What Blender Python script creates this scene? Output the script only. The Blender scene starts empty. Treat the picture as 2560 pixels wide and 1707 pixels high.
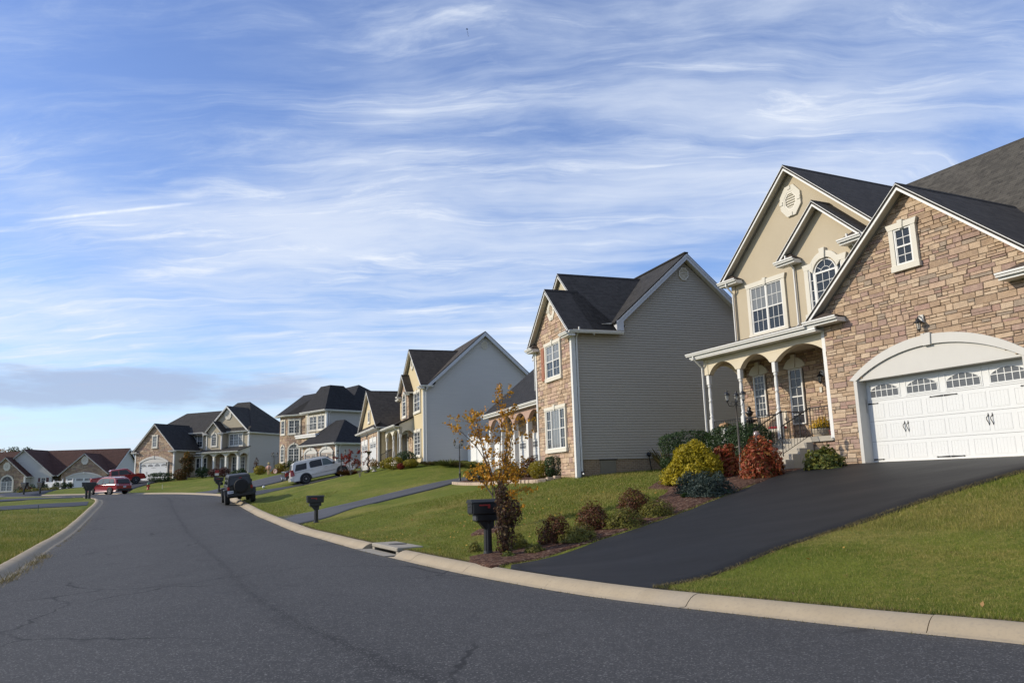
import bpy, bmesh, math, random
import numpy as np
from mathutils import Vector, Matrix, Quaternion, noise as mnoise

# ------------------------------------------------------------------ camera, light, sky, exposure
S = bpy.context.scene
COL = S.collection
R_ = math.radians
rnd = random.Random(7)

cam_d = bpy.data.cameras.new('camera')
cam = bpy.data.objects.new('camera', cam_d)
COL.objects.link(cam)
cam_d.sensor_width = 23.6
cam_d.lens = 1953.0 / 2560.0 * 23.6
cam_d.clip_start = 0.1
cam_d.clip_end = 3000
PITCH, ROLL = R_(10.2), R_(1.73)
_cp, _sp, _cr, _sr = math.cos(PITCH), math.sin(PITCH), math.cos(ROLL), math.sin(ROLL)
_right = Vector((1, 0, 0)); _fwd = Vector((0, _cp, _sp)); _up = Vector((0, -_sp, _cp))
_r2 = _cr * _right - _sr * _up
_u2 = _sr * _right + _cr * _up
cam.matrix_world = Matrix(((_r2.x, _u2.x, -_fwd.x, 0), (_r2.y, _u2.y, -_fwd.y, 0), (_r2.z, _u2.z, -_fwd.z, 1.7), (0, 0, 0, 1)))
S.camera = cam

SUN_EL, SUN_AZ = R_(27.0), R_(184.0)          # direction TO the sun, measured from +X towards +Y
sun_dir = Vector((math.cos(SUN_EL) * math.cos(SUN_AZ), math.cos(SUN_EL) * math.sin(SUN_AZ), math.sin(SUN_EL)))
sun_d = bpy.data.lights.new('sun', 'SUN')
sun_d.energy = 3.5
sun_d.angle = R_(0.53)
sun_d.color = (1.0, 0.90, 0.74)
sun = bpy.data.objects.new('sun', sun_d)
COL.objects.link(sun)
sun.rotation_euler = (-sun_dir).to_track_quat('-Z', 'Y').to_euler()

S.view_settings.view_transform = 'Standard'
S.view_settings.look = 'None'
S.view_settings.gamma = 1.0
S.view_settings.use_curve_mapping = False
S.view_settings.exposure = 0.22


class NT:
    """tiny node-tree helper"""
    def __init__(s, tree):
        s.t = tree
        s.t.nodes.clear()
    def n(s, kind, _props=None, **inp):
        nd = s.t.nodes.new(kind)
        for k, v in (_props or {}).items():
            setattr(nd, k, v)
        for k, v in inp.items():
            key = int(k[1:]) if k[0] == '_' and k[1:].isdigit() else k.replace('_', ' ')
            s.set(nd, key, v)
        return nd
    def set(s, nd, key, v):
        sock = nd.inputs[key]
        if isinstance(v, bpy.types.NodeSocket):
            s.t.links.new(v, sock)
        elif isinstance(v, bpy.types.Node):
            s.t.links.new(v.outputs[0], sock)
        else:
            sock.default_value = v
    def math(s, op, a, b=0.0, clamp=False):
        return s.n('ShaderNodeMath', dict(operation=op, use_clamp=clamp), _0=a, _1=b).outputs[0]
    def mix(s, f, a, b, blend='MIX'):
        nd = s.n('ShaderNodeMix', dict(data_type='RGBA', blend_type=blend, clamp_factor=True))
        s.set(nd, 0, f); s.set(nd, 6, a); s.set(nd, 7, b)
        return nd.outputs[2]
    def ramp(s, f, stops, interp='LINEAR'):
        nd = s.n('ShaderNodeValToRGB', Fac=f)
        cr = nd.color_ramp
        cr.interpolation = interp
        while len(cr.elements) < len(stops):
            cr.elements.new(0.5)
        for e, (p, c) in zip(cr.elements, stops):
            e.position = p
            e.color = (c, c, c, 1) if isinstance(c, (int, float)) else (*c[:3], 1)
        return nd.outputs[0]
    def noise(s, vec, scale, detail=4, rough=0.55, dist=0.0, out=0):
        nd = s.n('ShaderNodeTexNoise', None, Scale=scale, Detail=detail, Roughness=rough, Distortion=dist)
        if vec is not None:
            s.set(nd, 'Vector', vec)
        return nd.outputs[out]
    def mapv(s, vec, scale=(1, 1, 1), rot=(0, 0, 0), loc=(0, 0, 0)):
        return s.n('ShaderNodeMapping', None, Vector=vec, Scale=scale, Rotation=rot, Location=loc).outputs[0]


world = bpy.data.worlds.new('World')
S.world = world
world.use_nodes = True
w = NT(world.node_tree)
sky = w.n('ShaderNodeTexSky', dict(sky_type='NISHITA', sun_disc=False, sun_elevation=SUN_EL,
          sun_rotation=(math.pi / 2 - SUN_AZ), altitude=150, air_density=1.0, dust_density=0.6, ozone_density=2.2))
tc = w.n('ShaderNodeTexCoord').outputs['Generated']
sep = w.n('ShaderNodeSeparateXYZ', None, Vector=tc)
zc = w.math('MAXIMUM', sep.outputs[2], 0.0)
zz = w.math('ADD', zc, 0.10)
px_ = w.math('DIVIDE', sep.outputs[0], zz)
py_ = w.math('DIVIDE', sep.outputs[1], zz)
pl = w.n('ShaderNodeCombineXYZ', None, X=px_, Y=py_, Z=0.0).outputs[0]
# cirrus sheets lie on a plane high above the town
warp = w.noise(pl, 0.8, 4, 0.55, out=1)
wv = w.n('ShaderNodeVectorMath', dict(operation='MULTIPLY_ADD'), _0=warp, _1=(0.55, 0.55, 0), _2=pl).outputs[0]
c1 = w.noise(w.mapv(wv, (0.55, 1.25, 1), (0, 0, R_(-24))), 1.15, 9, 0.62, 0.25)
c2 = w.noise(w.mapv(wv, (0.55, 2.4, 1), (0, 0, R_(26)), (3.1, 1.7, 0)), 2.1, 9, 0.66, 0.35)
c3 = w.noise(w.mapv(pl, (.8, 1.2, 1), (0, 0, R_(8)), (2.3, 4.4, 0)), 0.62, 5, 0.55, 0.3)
cc = w.math('ADD', w.math('MULTIPLY', c1, 0.5), w.math('MULTIPLY', c2, 0.5))
cc = w.math('ADD', cc, w.math('MULTIPLY', w.math('SUBTRACT', c3, 0.5), 0.85))
low = w.math('SUBTRACT', 1.0, w.math('MULTIPLY', zc, 2.0, True), True)      # more cloud towards the horizon
cc = w.math('ADD', cc, w.math('MULTIPLY', low, 0.10))
el0 = w.math('ARCSINE', sep.outputs[2])
eb = w.math('MULTIPLY', w.math('ADD', el0, -0.27), 6.2)
cc = w.math('ADD', cc, w.math('MULTIPLY', w.math('MAXIMUM', w.math('SUBTRACT', 1.0, w.math('MULTIPLY', eb, eb)), 0.0), 0.085))      # a denser veil half-way up
eg = w.math('MULTIPLY', w.math('ADD', el0, -0.47), 11.0)
cc = w.math('SUBTRACT', cc, w.math('MULTIPLY', w.math('MAXIMUM', w.math('SUBTRACT', 1.0, w.math('MULTIPLY', eg, eg)), 0.0), -0.018))
c4 = w.noise(w.mapv(wv, (0.42, 3.4, 1), (0, 0, R_(12)), (1.2, 6.1, 0)), 2.6, 10, 0.68, 0.5)
c5 = w.noise(w.mapv(wv, (0.8, 2.6, 1), (0, 0, R_(-38)), (4.2, 2.1, 0)), 2.0, 9, 0.66, 0.6)
wisp = w.math('MULTIPLY', w.ramp(w.math('MAXIMUM', c4, c5), [(0.55, 0.0), (0.64, 0.35), (0.80, 1.0)]), w.ramp(cc, [(0.36, 0.2), (0.56, 1.0)]))
cov = w.ramp(cc, [(0.39, 0.0), (0.50, 0.20), (0.61, 0.50), (0.76, 0.80)], 'B_SPLINE')
cov = w.math('ADD', cov, w.math('MULTIPLY', wisp, 0.55), True)
skyc = w.n('ShaderNodeHueSaturation', None, Hue=0.512, Saturation=1.05, Value=1.0, Fac=1.0, Color=sky.outputs[0]).outputs[0]
skyc = w.mix(1.0, skyc, (0.96, 1.05, 1.18, 1), 'MULTIPLY')
withc = w.mix(cov, skyc, w.mix(cov, (3.6, 4.4, 5.7, 1), (5.3, 5.6, 6.1, 1)))
hz = w.math('SUBTRACT', 1.0, w.math('MULTIPLY', zc, 7.0), True)
withc = w.mix(w.math('MULTIPLY', hz, 0.72), withc, (3.7, 4.4, 5.45, 1))
# one long flat grey stratus bank low in the north-west
az = w.math('ARCTAN2', sep.outputs[0], sep.outputs[1])
el = w.math('ARCSINE', sep.outputs[2])
bn = w.noise(w.n('ShaderNodeCombineXYZ', None, X=w.math('MULTIPLY', az, 3.0), Y=w.math('MULTIPLY', el, 16.0), Z=0.3).outputs[0], 2.2, 5, 0.6)
ea = w.math('MULTIPLY', w.math('ADD', az, 0.46), 3.3)
ee = w.math('MULTIPLY', w.math('ADD', el, -0.119), 33.0)
rr = w.math('ADD', w.math('MULTIPLY', ea, ea), w.math('MULTIPLY', ee, ee))
bank = w.math('ADD', w.math('SUBTRACT', 0.85, rr), w.math('MULTIPLY', w.math('SUBTRACT', bn, 0.5), 2.4))
bank = w.ramp(w.math('MULTIPLY', bank, 1.3), [(0.0, 0.0), (1.0, 0.75)], 'EASE')
withc = w.mix(bank, withc, (2.5, 2.95, 4.1, 1))
# an old contrail, bright at its western end
cdot = w.n('ShaderNodeVectorMath', dict(operation='DOT_PRODUCT'), _0=tc, _1=(0.07563, 0.38372, -0.92035)).outputs['Value']
cw = w.math('SUBTRACT', 1.0, w.math('DIVIDE', w.math('ABSOLUTE', cdot), 0.0026), True)
cw = w.math('MULTIPLY', cw, w.ramp(w.noise(tc, 38, 4, 0.6), [(0.3, 0.4), (0.6, 1.0)]))
cr1 = w.ramp(w.math('ADD', az, 1.0), [(0.415, 0.0), (0.47, 0.75), (0.56, 0.75), (0.60, 0.16), (0.95, 0.14), (1.0, 0.0)])
withc = w.mix(w.math('MULTIPLY', cw, cr1), withc, (6.3, 6.5, 6.8, 1))
bg = w.n('ShaderNodeBackground', None, Color=withc, Strength=0.145)
wo = w.n('ShaderNodeOutputWorld', None, Surface=bg)

# ------------------------------------------------------------------ the lie of the land
ZR = np.array([(-60, 0), (0, 0), (31, 0), (37.7, .18), (41.9, .32), (46.7, .55), (51, .80), (61, 1.28), (71, 1.55), (81, 1.70), (100, 1.9), (200, 2.4)], float)
def zr(y):
    return np.interp(y, ZR[:, 0], ZR[:, 1])

# gutter lines of the two kerbs, seen from above
KR = [(17, -12), (11.6, -1.5), (7.9, 4.0), (4.88, 8.0), (4.29, 8.55), (3.54, 9.26), (2.64, 10.22), (1.66, 11.25), (0.68, 12.53), (-.67, 14.73), (-1.73, 16.67),
      (-2.94, 19.07), (-4.29, 21.81), (-7.17, 28.21), (-8.7, 31.46), (-10.45, 35.2), (-11.76, 38.02), (-13.77, 42.25), (-15.95, 46.86),
      (-17.84, 50.84), (-19.45, 54.23), (-22.3, 60.4), (-25.4, 65.2), (-31.8, 72.4), (-39.5, 79.0), (-50, 86), (-65, 93), (-85, 99), (-120, 104)]
KL = [(2, -16), (-3, -5), (-7.2, 7.5), (-10.42, 16.23), (-12.46, 20.73), (-14.54, 24.97), (-17.02, 30.09), (-19.64, 35.8), (-22.28, 41.37), (-25.04, 47.3),
      (-28.07, 53.88), (-30.6, 59.0), (-33.2, 63.2), (-37.5, 67.8), (-44, 73), (-54, 79.5), (-69, 86), (-90, 91), (-120, 95)]

def smooth_poly(P, step):
    """Catmull-Rom through the points, resampled at about `step` metres"""
    P = np.array(P, float)
    Q = np.vstack([2 * P[0] - P[1], P, 2 * P[-1] - P[-2]])
    out = []
    for i in range(1, len(Q) - 2):
        L = np.linalg.norm(Q[i + 1] - Q[i])
        n = max(1, int(round(L / step)))
        for k in range(n):
            t = k / n
            a, b, c, d = Q[i - 1], Q[i], Q[i + 1], Q[i + 2]
            out.append(0.5 * ((2 * b) + (c - a) * t + (2 * a - 5 * b + 4 * c - d) * t * t + (3 * b - a - 3 * c + d) * t ** 3))
    out.append(P[-1])
    return np.array(out)

def normals2(P):
    T = np.gradient(P, axis=0)
    T /= np.linalg.norm(T, axis=1)[:, None]
    return np.stack([T[:, 1], -T[:, 0]], 1)     # to the right of travel

KERB_W = 0.60
PR = smooth_poly(KR, 0.8)
PL = smooth_poly(KL, 0.8)
PRt = PR + normals2(PR) * KERB_W               # back of kerb, right
PLt = PL - normals2(PL) * KERB_W

def sdist(X, P, sign):
    """signed distance of points X to polyline P, positive on the lot side (sign=+1 right, -1 left)"""
    A, B = P[:-1], P[1:]
    D = B - A
    L2 = (D * D).sum(1)
    best = np.full(len(X), 1e9)
    sg = np.zeros(len(X))
    for a, d, l2 in zip(A, D, L2):
        v = X - a
        t = np.clip((v @ d) / l2, 0, 1)
        q = v - t[:, None] * d
        dd = np.hypot(q[:, 0], q[:, 1])
        m = dd < best
        best[m] = dd[m]
        sg[m] = np.sign(d[1] * v[m, 0] - d[0] * v[m, 1])
    return best * sg * sign

_cps = []
for P, far in ((PRt[::3], 0), (PLt[::3], 0)):
    for x, y in P:
        if y > 0:
            _cps.append((x, y, float(zr(y)) + .12))
_cps += [(9.71, 24.04, 1.92), (11.2, 20.9, 1.92), (12.77, 17.74, 1.92), (8.16, 24.96, 1.84), (7.28, 29.5, 1.76), (21.4, 28.6, 2.2), (25, 18, 2.3), (15, 13.5, 1.95),
         (2.58, 32.99, 1.83), (6.35, 34.34, 2.06), (12, 36.4, 2.2), (.88, 36.84, 1.86), (-1.4, 48.6, 2.2), (8, 48, 2.6),
         (-6.29, 54.6, 3.2), (1.2, 57.4, 3.3), (-13.6, 70, 3.1), (-10.8, 62.5, 3.15), (2, 70, 3.6),
         (-19.98, 80, 3.55), (-25.4, 87.3, 3.6), (-14.4, 82.9, 3.7), (-20, 95, 4.0),
         (-45.4, 99.5, 3.3), (-39.5, 98.2, 3.45), (-34.3, 96.3, 3.7), (-30.6, 106.6, 3.9), (-48, 110, 3.6),
         (-85, 121, 2.45), (-72, 121, 2.5), (-62, 120, 2.65), (-75, 140, 2.6), (-75, 108, 2.2), (-150, 120, 2.3), (-150, 60, 1.5),
         (-60, 20, .3), (-60, 52, .95), (-60, 63, 1.45), (-60, -10, .1), (60, 60, 3.5), (40, 20, 2.8), (60, -20, 2.4), (17, 3, 1.75), (22, -8, 1.9), (0, 140, 5), (-60, 190, 3.4), (60, 140, 5), (-30, 190, 4.5),
         (-.3, 17.3, .22), (-8.4, 33.9, .22), (-15.6, 64.2, 2.27), (-17.9, 67.2, 2.07)]
_cps = np.array(_cps)

def _tps_fit(C, lam=0.02):
    n = len(C)
    X = C[:, :2] / 50
    r2 = ((X[:, None] - X[None]) ** 2).sum(-1)
    K = np.where(r2 > 0, r2 * np.log(np.maximum(r2, 1e-12)) / 2, 0) + lam * np.eye(n) * 0.05
    Pm = np.hstack([np.ones((n, 1)), X])
    A = np.block([[K, Pm], [Pm.T, np.zeros((3, 3))]])
    return np.linalg.solve(A, np.concatenate([C[:, 2], np.zeros(3)])), X
_tw, _tX = _tps_fit(_cps)

def _tps(X):
    X = np.asarray(X, float) / 50
    r2 = ((X[:, None] - _tX[None]) ** 2).sum(-1)
    U = np.where(r2 > 0, r2 * np.log(np.maximum(r2, 1e-12)) / 2, 0)
    return U @ _tw[:-3] + _tw[-3] + X @ _tw[-2:]

def ground_arr(X, full=False):
    X = np.asarray(X, float)
    dR = sdist(X, PRt, 1)
    dL = sdist(X, PLt, -1)
    z0 = zr(X[:, 1])
    d = np.maximum(dR, dL)
    t = np.concatenate([_tps(X[i:i + 4000]) for i in range(0, len(X), 4000)])
    wgt = np.clip(d / 3.0, 0, 1)
    wgt = wgt * wgt * (3 - 2 * wgt)
    z = (z0 + .12) * (1 - wgt) + t * wgt
    z = np.where(d < 0, np.where(d > -.16, z0 + .12, z0), z)
    return (z, d, dR, dL) if full else z

def gz(x, y):
    return float(ground_arr([(x, y)])[0])

# ------------------------------------------------------------------ materials
MATS = {}
def mat(name, build):
    if name not in MATS:
        m = bpy.data.materials.new(name)
        m.use_nodes = True
        t = NT(m.node_tree)
        build(t)
        MATS[name] = m
    return MATS[name]

def out_bsdf(t, color, rough=0.7, bump=None, bstr=0.3, bdist=0.01, metal=0.0, spec=0.5, **kw):
    b = t.n('ShaderNodeBsdfPrincipled', None, Roughness=rough, Metallic=metal)
    t.set(b, 'Base Color', color if not isinstance(color, tuple) else (*color[:3], 1))
    b.inputs['Specular IOR Level'].default_value = spec
    for k, v in kw.items():
        t.set(b, k.replace('_', ' '), v)
    if bump is not None:
        bn = t.n('ShaderNodeBump', None, Strength=bstr, Distance=bdist, Height=bump)
        t.set(b, 'Normal', bn.outputs[0])
    t.n('ShaderNodeOutputMaterial', None, Surface=b)
    return b

def obj_co(t): return t.n('ShaderNodeTexCoord').outputs['Object']
def wld_co(t): return t.n('ShaderNodeNewGeometry').outputs['Position']
def isl(t): return t.n('ShaderNodeNewGeometry').outputs['Random Per Island']

def C4(c, k=1.0): return (c[0] * k, c[1] * k, c[2] * k, 1)

def plain(name, c, rough=0.6, metal=0.0, spec=0.5, var=0.08, nscale=3.0, **kw):
    def b(t):
        f = t.noise(obj_co(t), nscale, 4, 0.6)
        col = t.mix(f, C4(c, 1 - var), C4(c, 1 + var))
        out_bsdf(t, col, rough, metal=metal, spec=spec, **kw)
    return mat(name, b)

def m_road():
    def b(t):
        p = wld_co(t)
        k = t.n('ShaderNodeAttribute', dict(attribute_type='GEOMETRY', attribute_name='across')).outputs['Fac']
        big = t.noise(p, 0.30, 4, 0.6)
        strk = t.noise(t.mapv(p, (1.3, .10, 1), (0, 0, R_(27))), 1.0, 4, 0.6)
        fine = t.noise(p, 70, 2, 0.6)
        med = t.noise(p, 7, 4, 0.7)
        v = t.n('ShaderNodeTexVoronoi', dict(feature='F1'), Vector=p, Scale=72.0).outputs['Color']
        vs = t.n('ShaderNodeSeparateColor', None, Color=v).outputs[0]
        chips = t.ramp(vs, [(0.0, 0), (0.84, 0.0), (0.94, 0.7), (1, 1)])
        base = t.mix(t.math('ADD', t.math('MULTIPLY', big, .5), t.math('MULTIPLY', strk, .5)), (.030, .0302, .031, 1), (.084, .083, .083, 1))
        # tyre-polished lanes are a little paler, the crown and seam darker
        lane = t.ramp(k, [(0, .0), (.14, .25), (.27, .75), (.40, .1), (.50, .0), (.62, .15), (.74, .75), (.86, .2), (1, 0)], 'B_SPLINE')
        base = t.mix(t.math('MULTIPLY', lane, .30), base, (.105, .103, .102, 1))
        kw = t.math('ADD', k, t.math('MULTIPLY', t.math('SUBTRACT', t.noise(p, .6, 3, .5), .5), .018))
        seam = t.ramp(t.math('ABSOLUTE', t.math('SUBTRACT', kw, .47)), [(0, .75), (.004, .6), (.012, .18), (.04, 0)])
        base = t.mix(seam, base, (.022, .022, .023, 1))
        edge = t.ramp(t.math('ABSOLUTE', t.math('SUBTRACT', k, .5)), [(0, 0), (.46, 0), (.497, .6)])
        base = t.mix(t.math('MULTIPLY', edge, t.noise(p, 3, 4, .6)), base, (.13, .115, .09, 1))
        base = t.mix(t.ramp(fine, [(.35, 0), (.65, 1)]), base, t.mix(0.55, base, (.016, .016, .017, 1)))
        base = t.mix(t.math('MULTIPLY', t.ramp(med, [(.5, 0), (.75, 1)]), .35), base, (.10, .097, .094, 1))
        base = t.mix(t.math('MULTIPLY', chips, .55), base, (.27, .26, .25, 1))
        w1 = t.noise(p, 1.3, 4, 0.6, out=1)
        pv = t.n('ShaderNodeVectorMath', dict(operation='MULTIPLY_ADD'), _0=w1, _1=(.7, .7, 0), _2=p).outputs[0]
        ve = t.n('ShaderNodeTexVoronoi', dict(feature='DISTANCE_TO_EDGE'), Vector=pv, Scale=0.26).outputs['Distance']
        cr = t.math('MULTIPLY', t.ramp(ve, [(0.0, 1), (.004, 1), (.008, 0)]), t.ramp(t.noise(p, .23, 2, .5), [(.46, 0), (.58, .85)]))
        base = t.mix(cr, base, (.016, .016, .017, 1))
        st = t.ramp(t.noise(p, .9, 3, .5, .6), [(.66, 0), (.74, .5)])      # old oil drips
        base = t.mix(st, base, (.022, .022, .022, 1))
        h = t.math('ADD', fine, t.math('MULTIPLY', vs, .6))
        out_bsdf(t, base, 0.85, h, 0.6, 0.006, spec=0.28)
    return mat('asphalt_road', b)

def m_drive(name, lo, hi, rough=0.6):
    def b(t):
        p = wld_co(t)
        big = t.noise(t.mapv(p, (.45, 1.3, 1), (0, 0, R_(35))), 0.9, 4, 0.6)
        fine = t.noise(p, 70, 2, 0.6)
        base = t.mix(big, C4(lo), C4(hi))
        base = t.mix(t.ramp(fine, [(.45, 0), (.7, .6)]), base, C4(hi, 1.7))
        out_bsdf(t, base, t.math('ADD', t.math('MULTIPLY', big, -.22), rough + .1), fine, 0.35, 0.004, spec=.22)
    return mat(name, b)

def m_kerb():
    def b(t):
        p = wld_co(t)
        n1 = t.noise(p, 1.7, 5, 0.65)
        n2 = t.noise(p, 24, 3, 0.6)
        n3 = t.noise(p, .5, 3, 0.5)
        c = t.mix(n1, (.285, .228, .150, 1), (.42, .345, .24, 1))
        c = t.mix(t.ramp(n2, [(.5, 0), (.8, .5)]), c, (.22, .19, .15, 1))
        c = t.mix(t.ramp(n3, [(.55, 0), (.72, .35)]), c, (.27, .25, .225, 1))
        out_bsdf(t, c, .85, n2, .25, .004, spec=.3)
    return mat('kerb_concrete', b)

def lawn_color(t, p):
    big = t.noise(p, 0.22, 4, 0.6, 0.4)
    med = t.noise(p, 0.9, 4, 0.65)
    fin = t.noise(p, 7.5, 4, 0.7)
    stripe = t.n('ShaderNodeTexWave', dict(wave_type='BANDS', bands_direction='X', wave_profile='SIN'), Vector=t.mapv(p, (1, 1, 0), (0, 0, R_(-18))), Scale=0.55, Distortion=3.0, Detail=2.0, Detail_Scale=.6).outputs['Fac'] if False else med
    g = t.mix(t.ramp(med, [(.3, 0), (.7, 1)]), (.118, .150, .016, 1), (.215, .235, .032, 1))
    g = t.mix(t.ramp(fin, [(.3, 0), (.75, 1)]), t.mix(.35, g, (.06, .09, .010, 1)), g)
    straw = t.math('ADD', t.math('MULTIPLY', big, .65), t.math('MULTIPLY', fin, .35))
    g = t.mix(t.ramp(straw, [(.50, 0), (.66, .72)]), g, (.36, .275, .085, 1))
    return g, fin, med

def m_lawn():
    def b(t):
        p = wld_co(t)
        g, fin, med = lawn_color(t, p)
        fine = t.noise(p, 34, 3, 0.7)
        g = t.mix(t.ramp(fine, [(.35, .55), (.6, 0)]), g, (.055, .07, .012, 1))
        out_bsdf(t, g, .9, t.math('ADD', fine, fin), .9, .05, spec=.15)
    return mat('lawn', b)

def m_blade():
    def b(t):
        p = wld_co(t)
        g, fin, med = lawn_color(t, p)
        r = isl(t)
        g = t.mix(t.ramp(r, [(0, .0), (.72, .0), (.86, .75), (1, .9)]), g, (.44, .35, .13, 1))
        g = t.mix(t.ramp(r, [(0, .5), (.3, 0)]), g, (.075, .125, .014, 1))
        bs = t.n('ShaderNodeBsdfPrincipled', None, Roughness=.62)
        t.set(bs, 'Base Color', g)
        bs.inputs['Specular IOR Level'].default_value = .25
        tr = t.n('ShaderNodeBsdfTranslucent', None, Color=g)
        ms = t.n('ShaderNodeMixShader', None, Fac=.3, _1=bs, _2=tr)
        t.n('ShaderNodeOutputMaterial', None, Surface=ms)
    return mat('grass_blade', b)

def m_mulch():
    def b(t):
        p = wld_co(t)
        v = t.n('ShaderNodeTexVoronoi', dict(feature='F1'), Vector=t.mapv(p, (1, 1.8, 1), (0, 0, .6)), Scale=22.0)
        s = t.n('ShaderNodeSeparateColor', None, Color=v.outputs['Color']).outputs[0]
        c = t.ramp(s, [(0, (.030, .014, .009)), (.45, (.075, .034, .021)), (.8, (.135, .065, .040)), (.95, (.26, .17, .115)), (1, (.30, .21, .15))])
        n = t.noise(p, 30, 4, .7)
        out_bsdf(t, c, .9, t.math('ADD', n, s), 1.0, .035, spec=.2)
    return mat('mulch', b)

STONE_PAL = [(0, (.400, .285, .190)), (.16, (.470, .350, .240)), (.34, (.335, .235, .158)), (.50, (.425, .300, .215)), (.62, (.330, .225, .182)),
             (.74, (.490, .375, .265)), (.86, (.300, .238, .182)), (.95, (.350, .225, .180)), (1, (.240, .185, .145))]
def m_stone(name='stone', k=1.0):
    def b(t):
        p = obj_co(t)
        r = isl(t)
        c = t.ramp(r, [(q, tuple(v * k for v in cc)) for q, cc in STONE_PAL], 'CONSTANT')
        n = t.noise(p, 7, 5, .65)
        n2 = t.noise(p, 26, 4, .7)
        c = t.mix(t.ramp(n, [(.32, .45), (.52, 0)]), c, C4((.25, .19, .14), k))
        c = t.mix(t.ramp(n, [(.52, 0), (.75, .45)]), c, C4((.56, .43, .29), k))
        c = t.mix(t.ramp(n2, [(.28, .4), (.45, 0)]), c, C4((.13, .10, .08), k))
        out_bsdf(t, c, .9, t.math('ADD', n, t.math('MULTIPLY', n2, .5)), .8, .03, spec=.25)
    return mat(name, b)

def m_stucco(name, c):
    def b(t):
        p = obj_co(t)
        n = t.noise(p, 30, 4, .65)
        n1 = t.noise(p, .8, 4, .6)
        col = t.mix(n1, C4(c, .88), C4(c, 1.08))
        out_bsdf(t, col, .92, n, .35, .008, spec=.2)
    return mat(name, b)

def m_siding(name, c):
    def b(t):
        p = obj_co(t)
        n = t.noise(t.mapv(p, (.7, .7, 9)), 1.0, 3, .5)
        n2 = t.noise(t.mapv(p, (2, 2, 60)), 1.5, 3, .6)
        col = t.mix(n, C4(c, .93), C4(c, 1.06))
        out_bsdf(t, col, .55, n2, .08, .004, spec=.35)
    return mat(name, b)

def m_shingle(name, dark, light):
    def b(t):
        uv = t.n('ShaderNodeTexCoord').outputs['UV']
        br = t.n('ShaderNodeTexBrick', dict(offset=.37, offset_frequency=2), Vector=uv, Scale=1.0, Mortar_Size=.008, Brick_Width=.31, Row_Height=.142, Bias=0.0)
        br.inputs['Color1'].default_value = C4(dark); br.inputs['Color2'].default_value = C4(light)
        br.inputs['Mortar'].default_value = C4(dark, .35)
        w = t.n('ShaderNodeTexWhiteNoise', dict(noise_dimensions='3D'), Vector=t.n('ShaderNodeVectorMath', dict(operation='SNAP'), _0=uv, _1=(.155, .142, 1)).outputs[0]).outputs[0]
        n = t.noise(uv, 1.1, 4, .6)
        n2 = t.noise(uv, 60, 3, .6)
        c = t.mix(t.math('MULTIPLY', w, .6), br.outputs[0], C4(light, 1.25))
        c = t.mix(t.ramp(n, [(.4, 0), (.7, .35)]), c, C4(dark, .8))
        c = t.mix(t.ramp(n2, [(.4, .35), (.6, 0)]), c, C4(dark, .4))
        sv = t.n('ShaderNodeSeparateXYZ', None, Vector=uv).outputs[1]
        saw = t.math('SUBTRACT', 1.0, t.math('FRACT', t.math('DIVIDE', sv, .142)))
        h = t.math('ADD', t.math('MULTIPLY', saw, 1.0), t.math('MULTIPLY', w, .35))
        out_bsdf(t, c, .88, h, .75, .02, spec=.25)
    return mat(name, b)

def m_glass(name='window_glass', c=(.02, .026, .034)):
    def b(t):
        n = t.noise(obj_co(t), .8, 2, .5)
        bs = out_bsdf(t, C4(c), .06, n, .035, .02, spec=.42)
    return mat(name, b)

def m_leaf(name, cols, transl=.28, rough=.55):
    def b(t):
        r = isl(t)
        n = len(cols)
        c = t.ramp(r, [(i / max(1, n - 1), cc) for i, cc in enumerate(cols)])
        bs = t.n('ShaderNodeBsdfPrincipled', None, Roughness=rough)
        t.set(bs, 'Base Color', c)
        bs.inputs['Specular IOR Level'].default_value = .3
        tr = t.n('ShaderNodeBsdfTranslucent', None, Color=c)
        ms = t.n('ShaderNodeMixShader', None, Fac=transl, _1=bs, _2=tr)
        t.n('ShaderNodeOutputMaterial', None, Surface=ms)
    return mat(name, b)

def m_brick():
    def b(t):
        uv = t.n('ShaderNodeTexCoord').outputs['UV']
        br = t.n('ShaderNodeTexBrick', dict(offset=.5), Vector=uv, Scale=1.0, Mortar_Size=.009, Brick_Width=.205, Row_Height=.075, Bias=-.2)
        br.inputs['Color1'].default_value = (.30, .21, .125, 1); br.inputs['Color2'].default_value = (.20, .135, .085, 1); br.inputs['Mortar'].default_value = (.36, .30, .22, 1)
        n = t.noise(uv, 14, 4, .7)
        c = t.mix(t.ramp(n, [(.35, .6), (.5, 0)]), br.outputs[0], (.10, .075, .055, 1))
        out_bsdf(t, c, .9, br.outputs['Fac'], -.6, .01, spec=.2)
    return mat('foundation_brick', b)

def m_paint(name, c, rough=.25, coat=.6, metal=0.0, spec=.5):
    def b(t):
        n = t.noise(obj_co(t), 4, 3, .5)
        out_bsdf(t, t.mix(n, C4(c, .93), C4(c, 1.05)), rough, spec=spec, metal=metal, Coat_Weight=coat, Coat_Roughness=.06)
    return mat(name, b)

WHITE = lambda: plain('white_trim', (.66, .65, .615), .5, var=.05)
CREAM = lambda: m_stucco('cast_stone', (.62, .585, .50))
BLACK = lambda: plain('black_iron', (.012, .012, .013), .42, var=.2)
CONC = lambda: plain('concrete', (.36, .325, .265), .88, var=.18, nscale=6)

# ------------------------------------------------------------------ mesh builder and object helpers
def tag(o, label=None, cat=None, group=None, kind=None):
    if label: o['label'] = label
    if cat: o['category'] = cat
    if group: o['group'] = group
    if kind: o['kind'] = kind
    return o

def empty(name, loc=(0, 0, 0), rz=0.0, label=None, cat=None, group=None, rot=None):
    o = bpy.data.objects.new(name, None)
    COL.objects.link(o)
    o.location = loc
    o.rotation_euler = rot if rot else (0, 0, rz)
    o.empty_display_size = .2
    return tag(o, label, cat, group)

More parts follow.
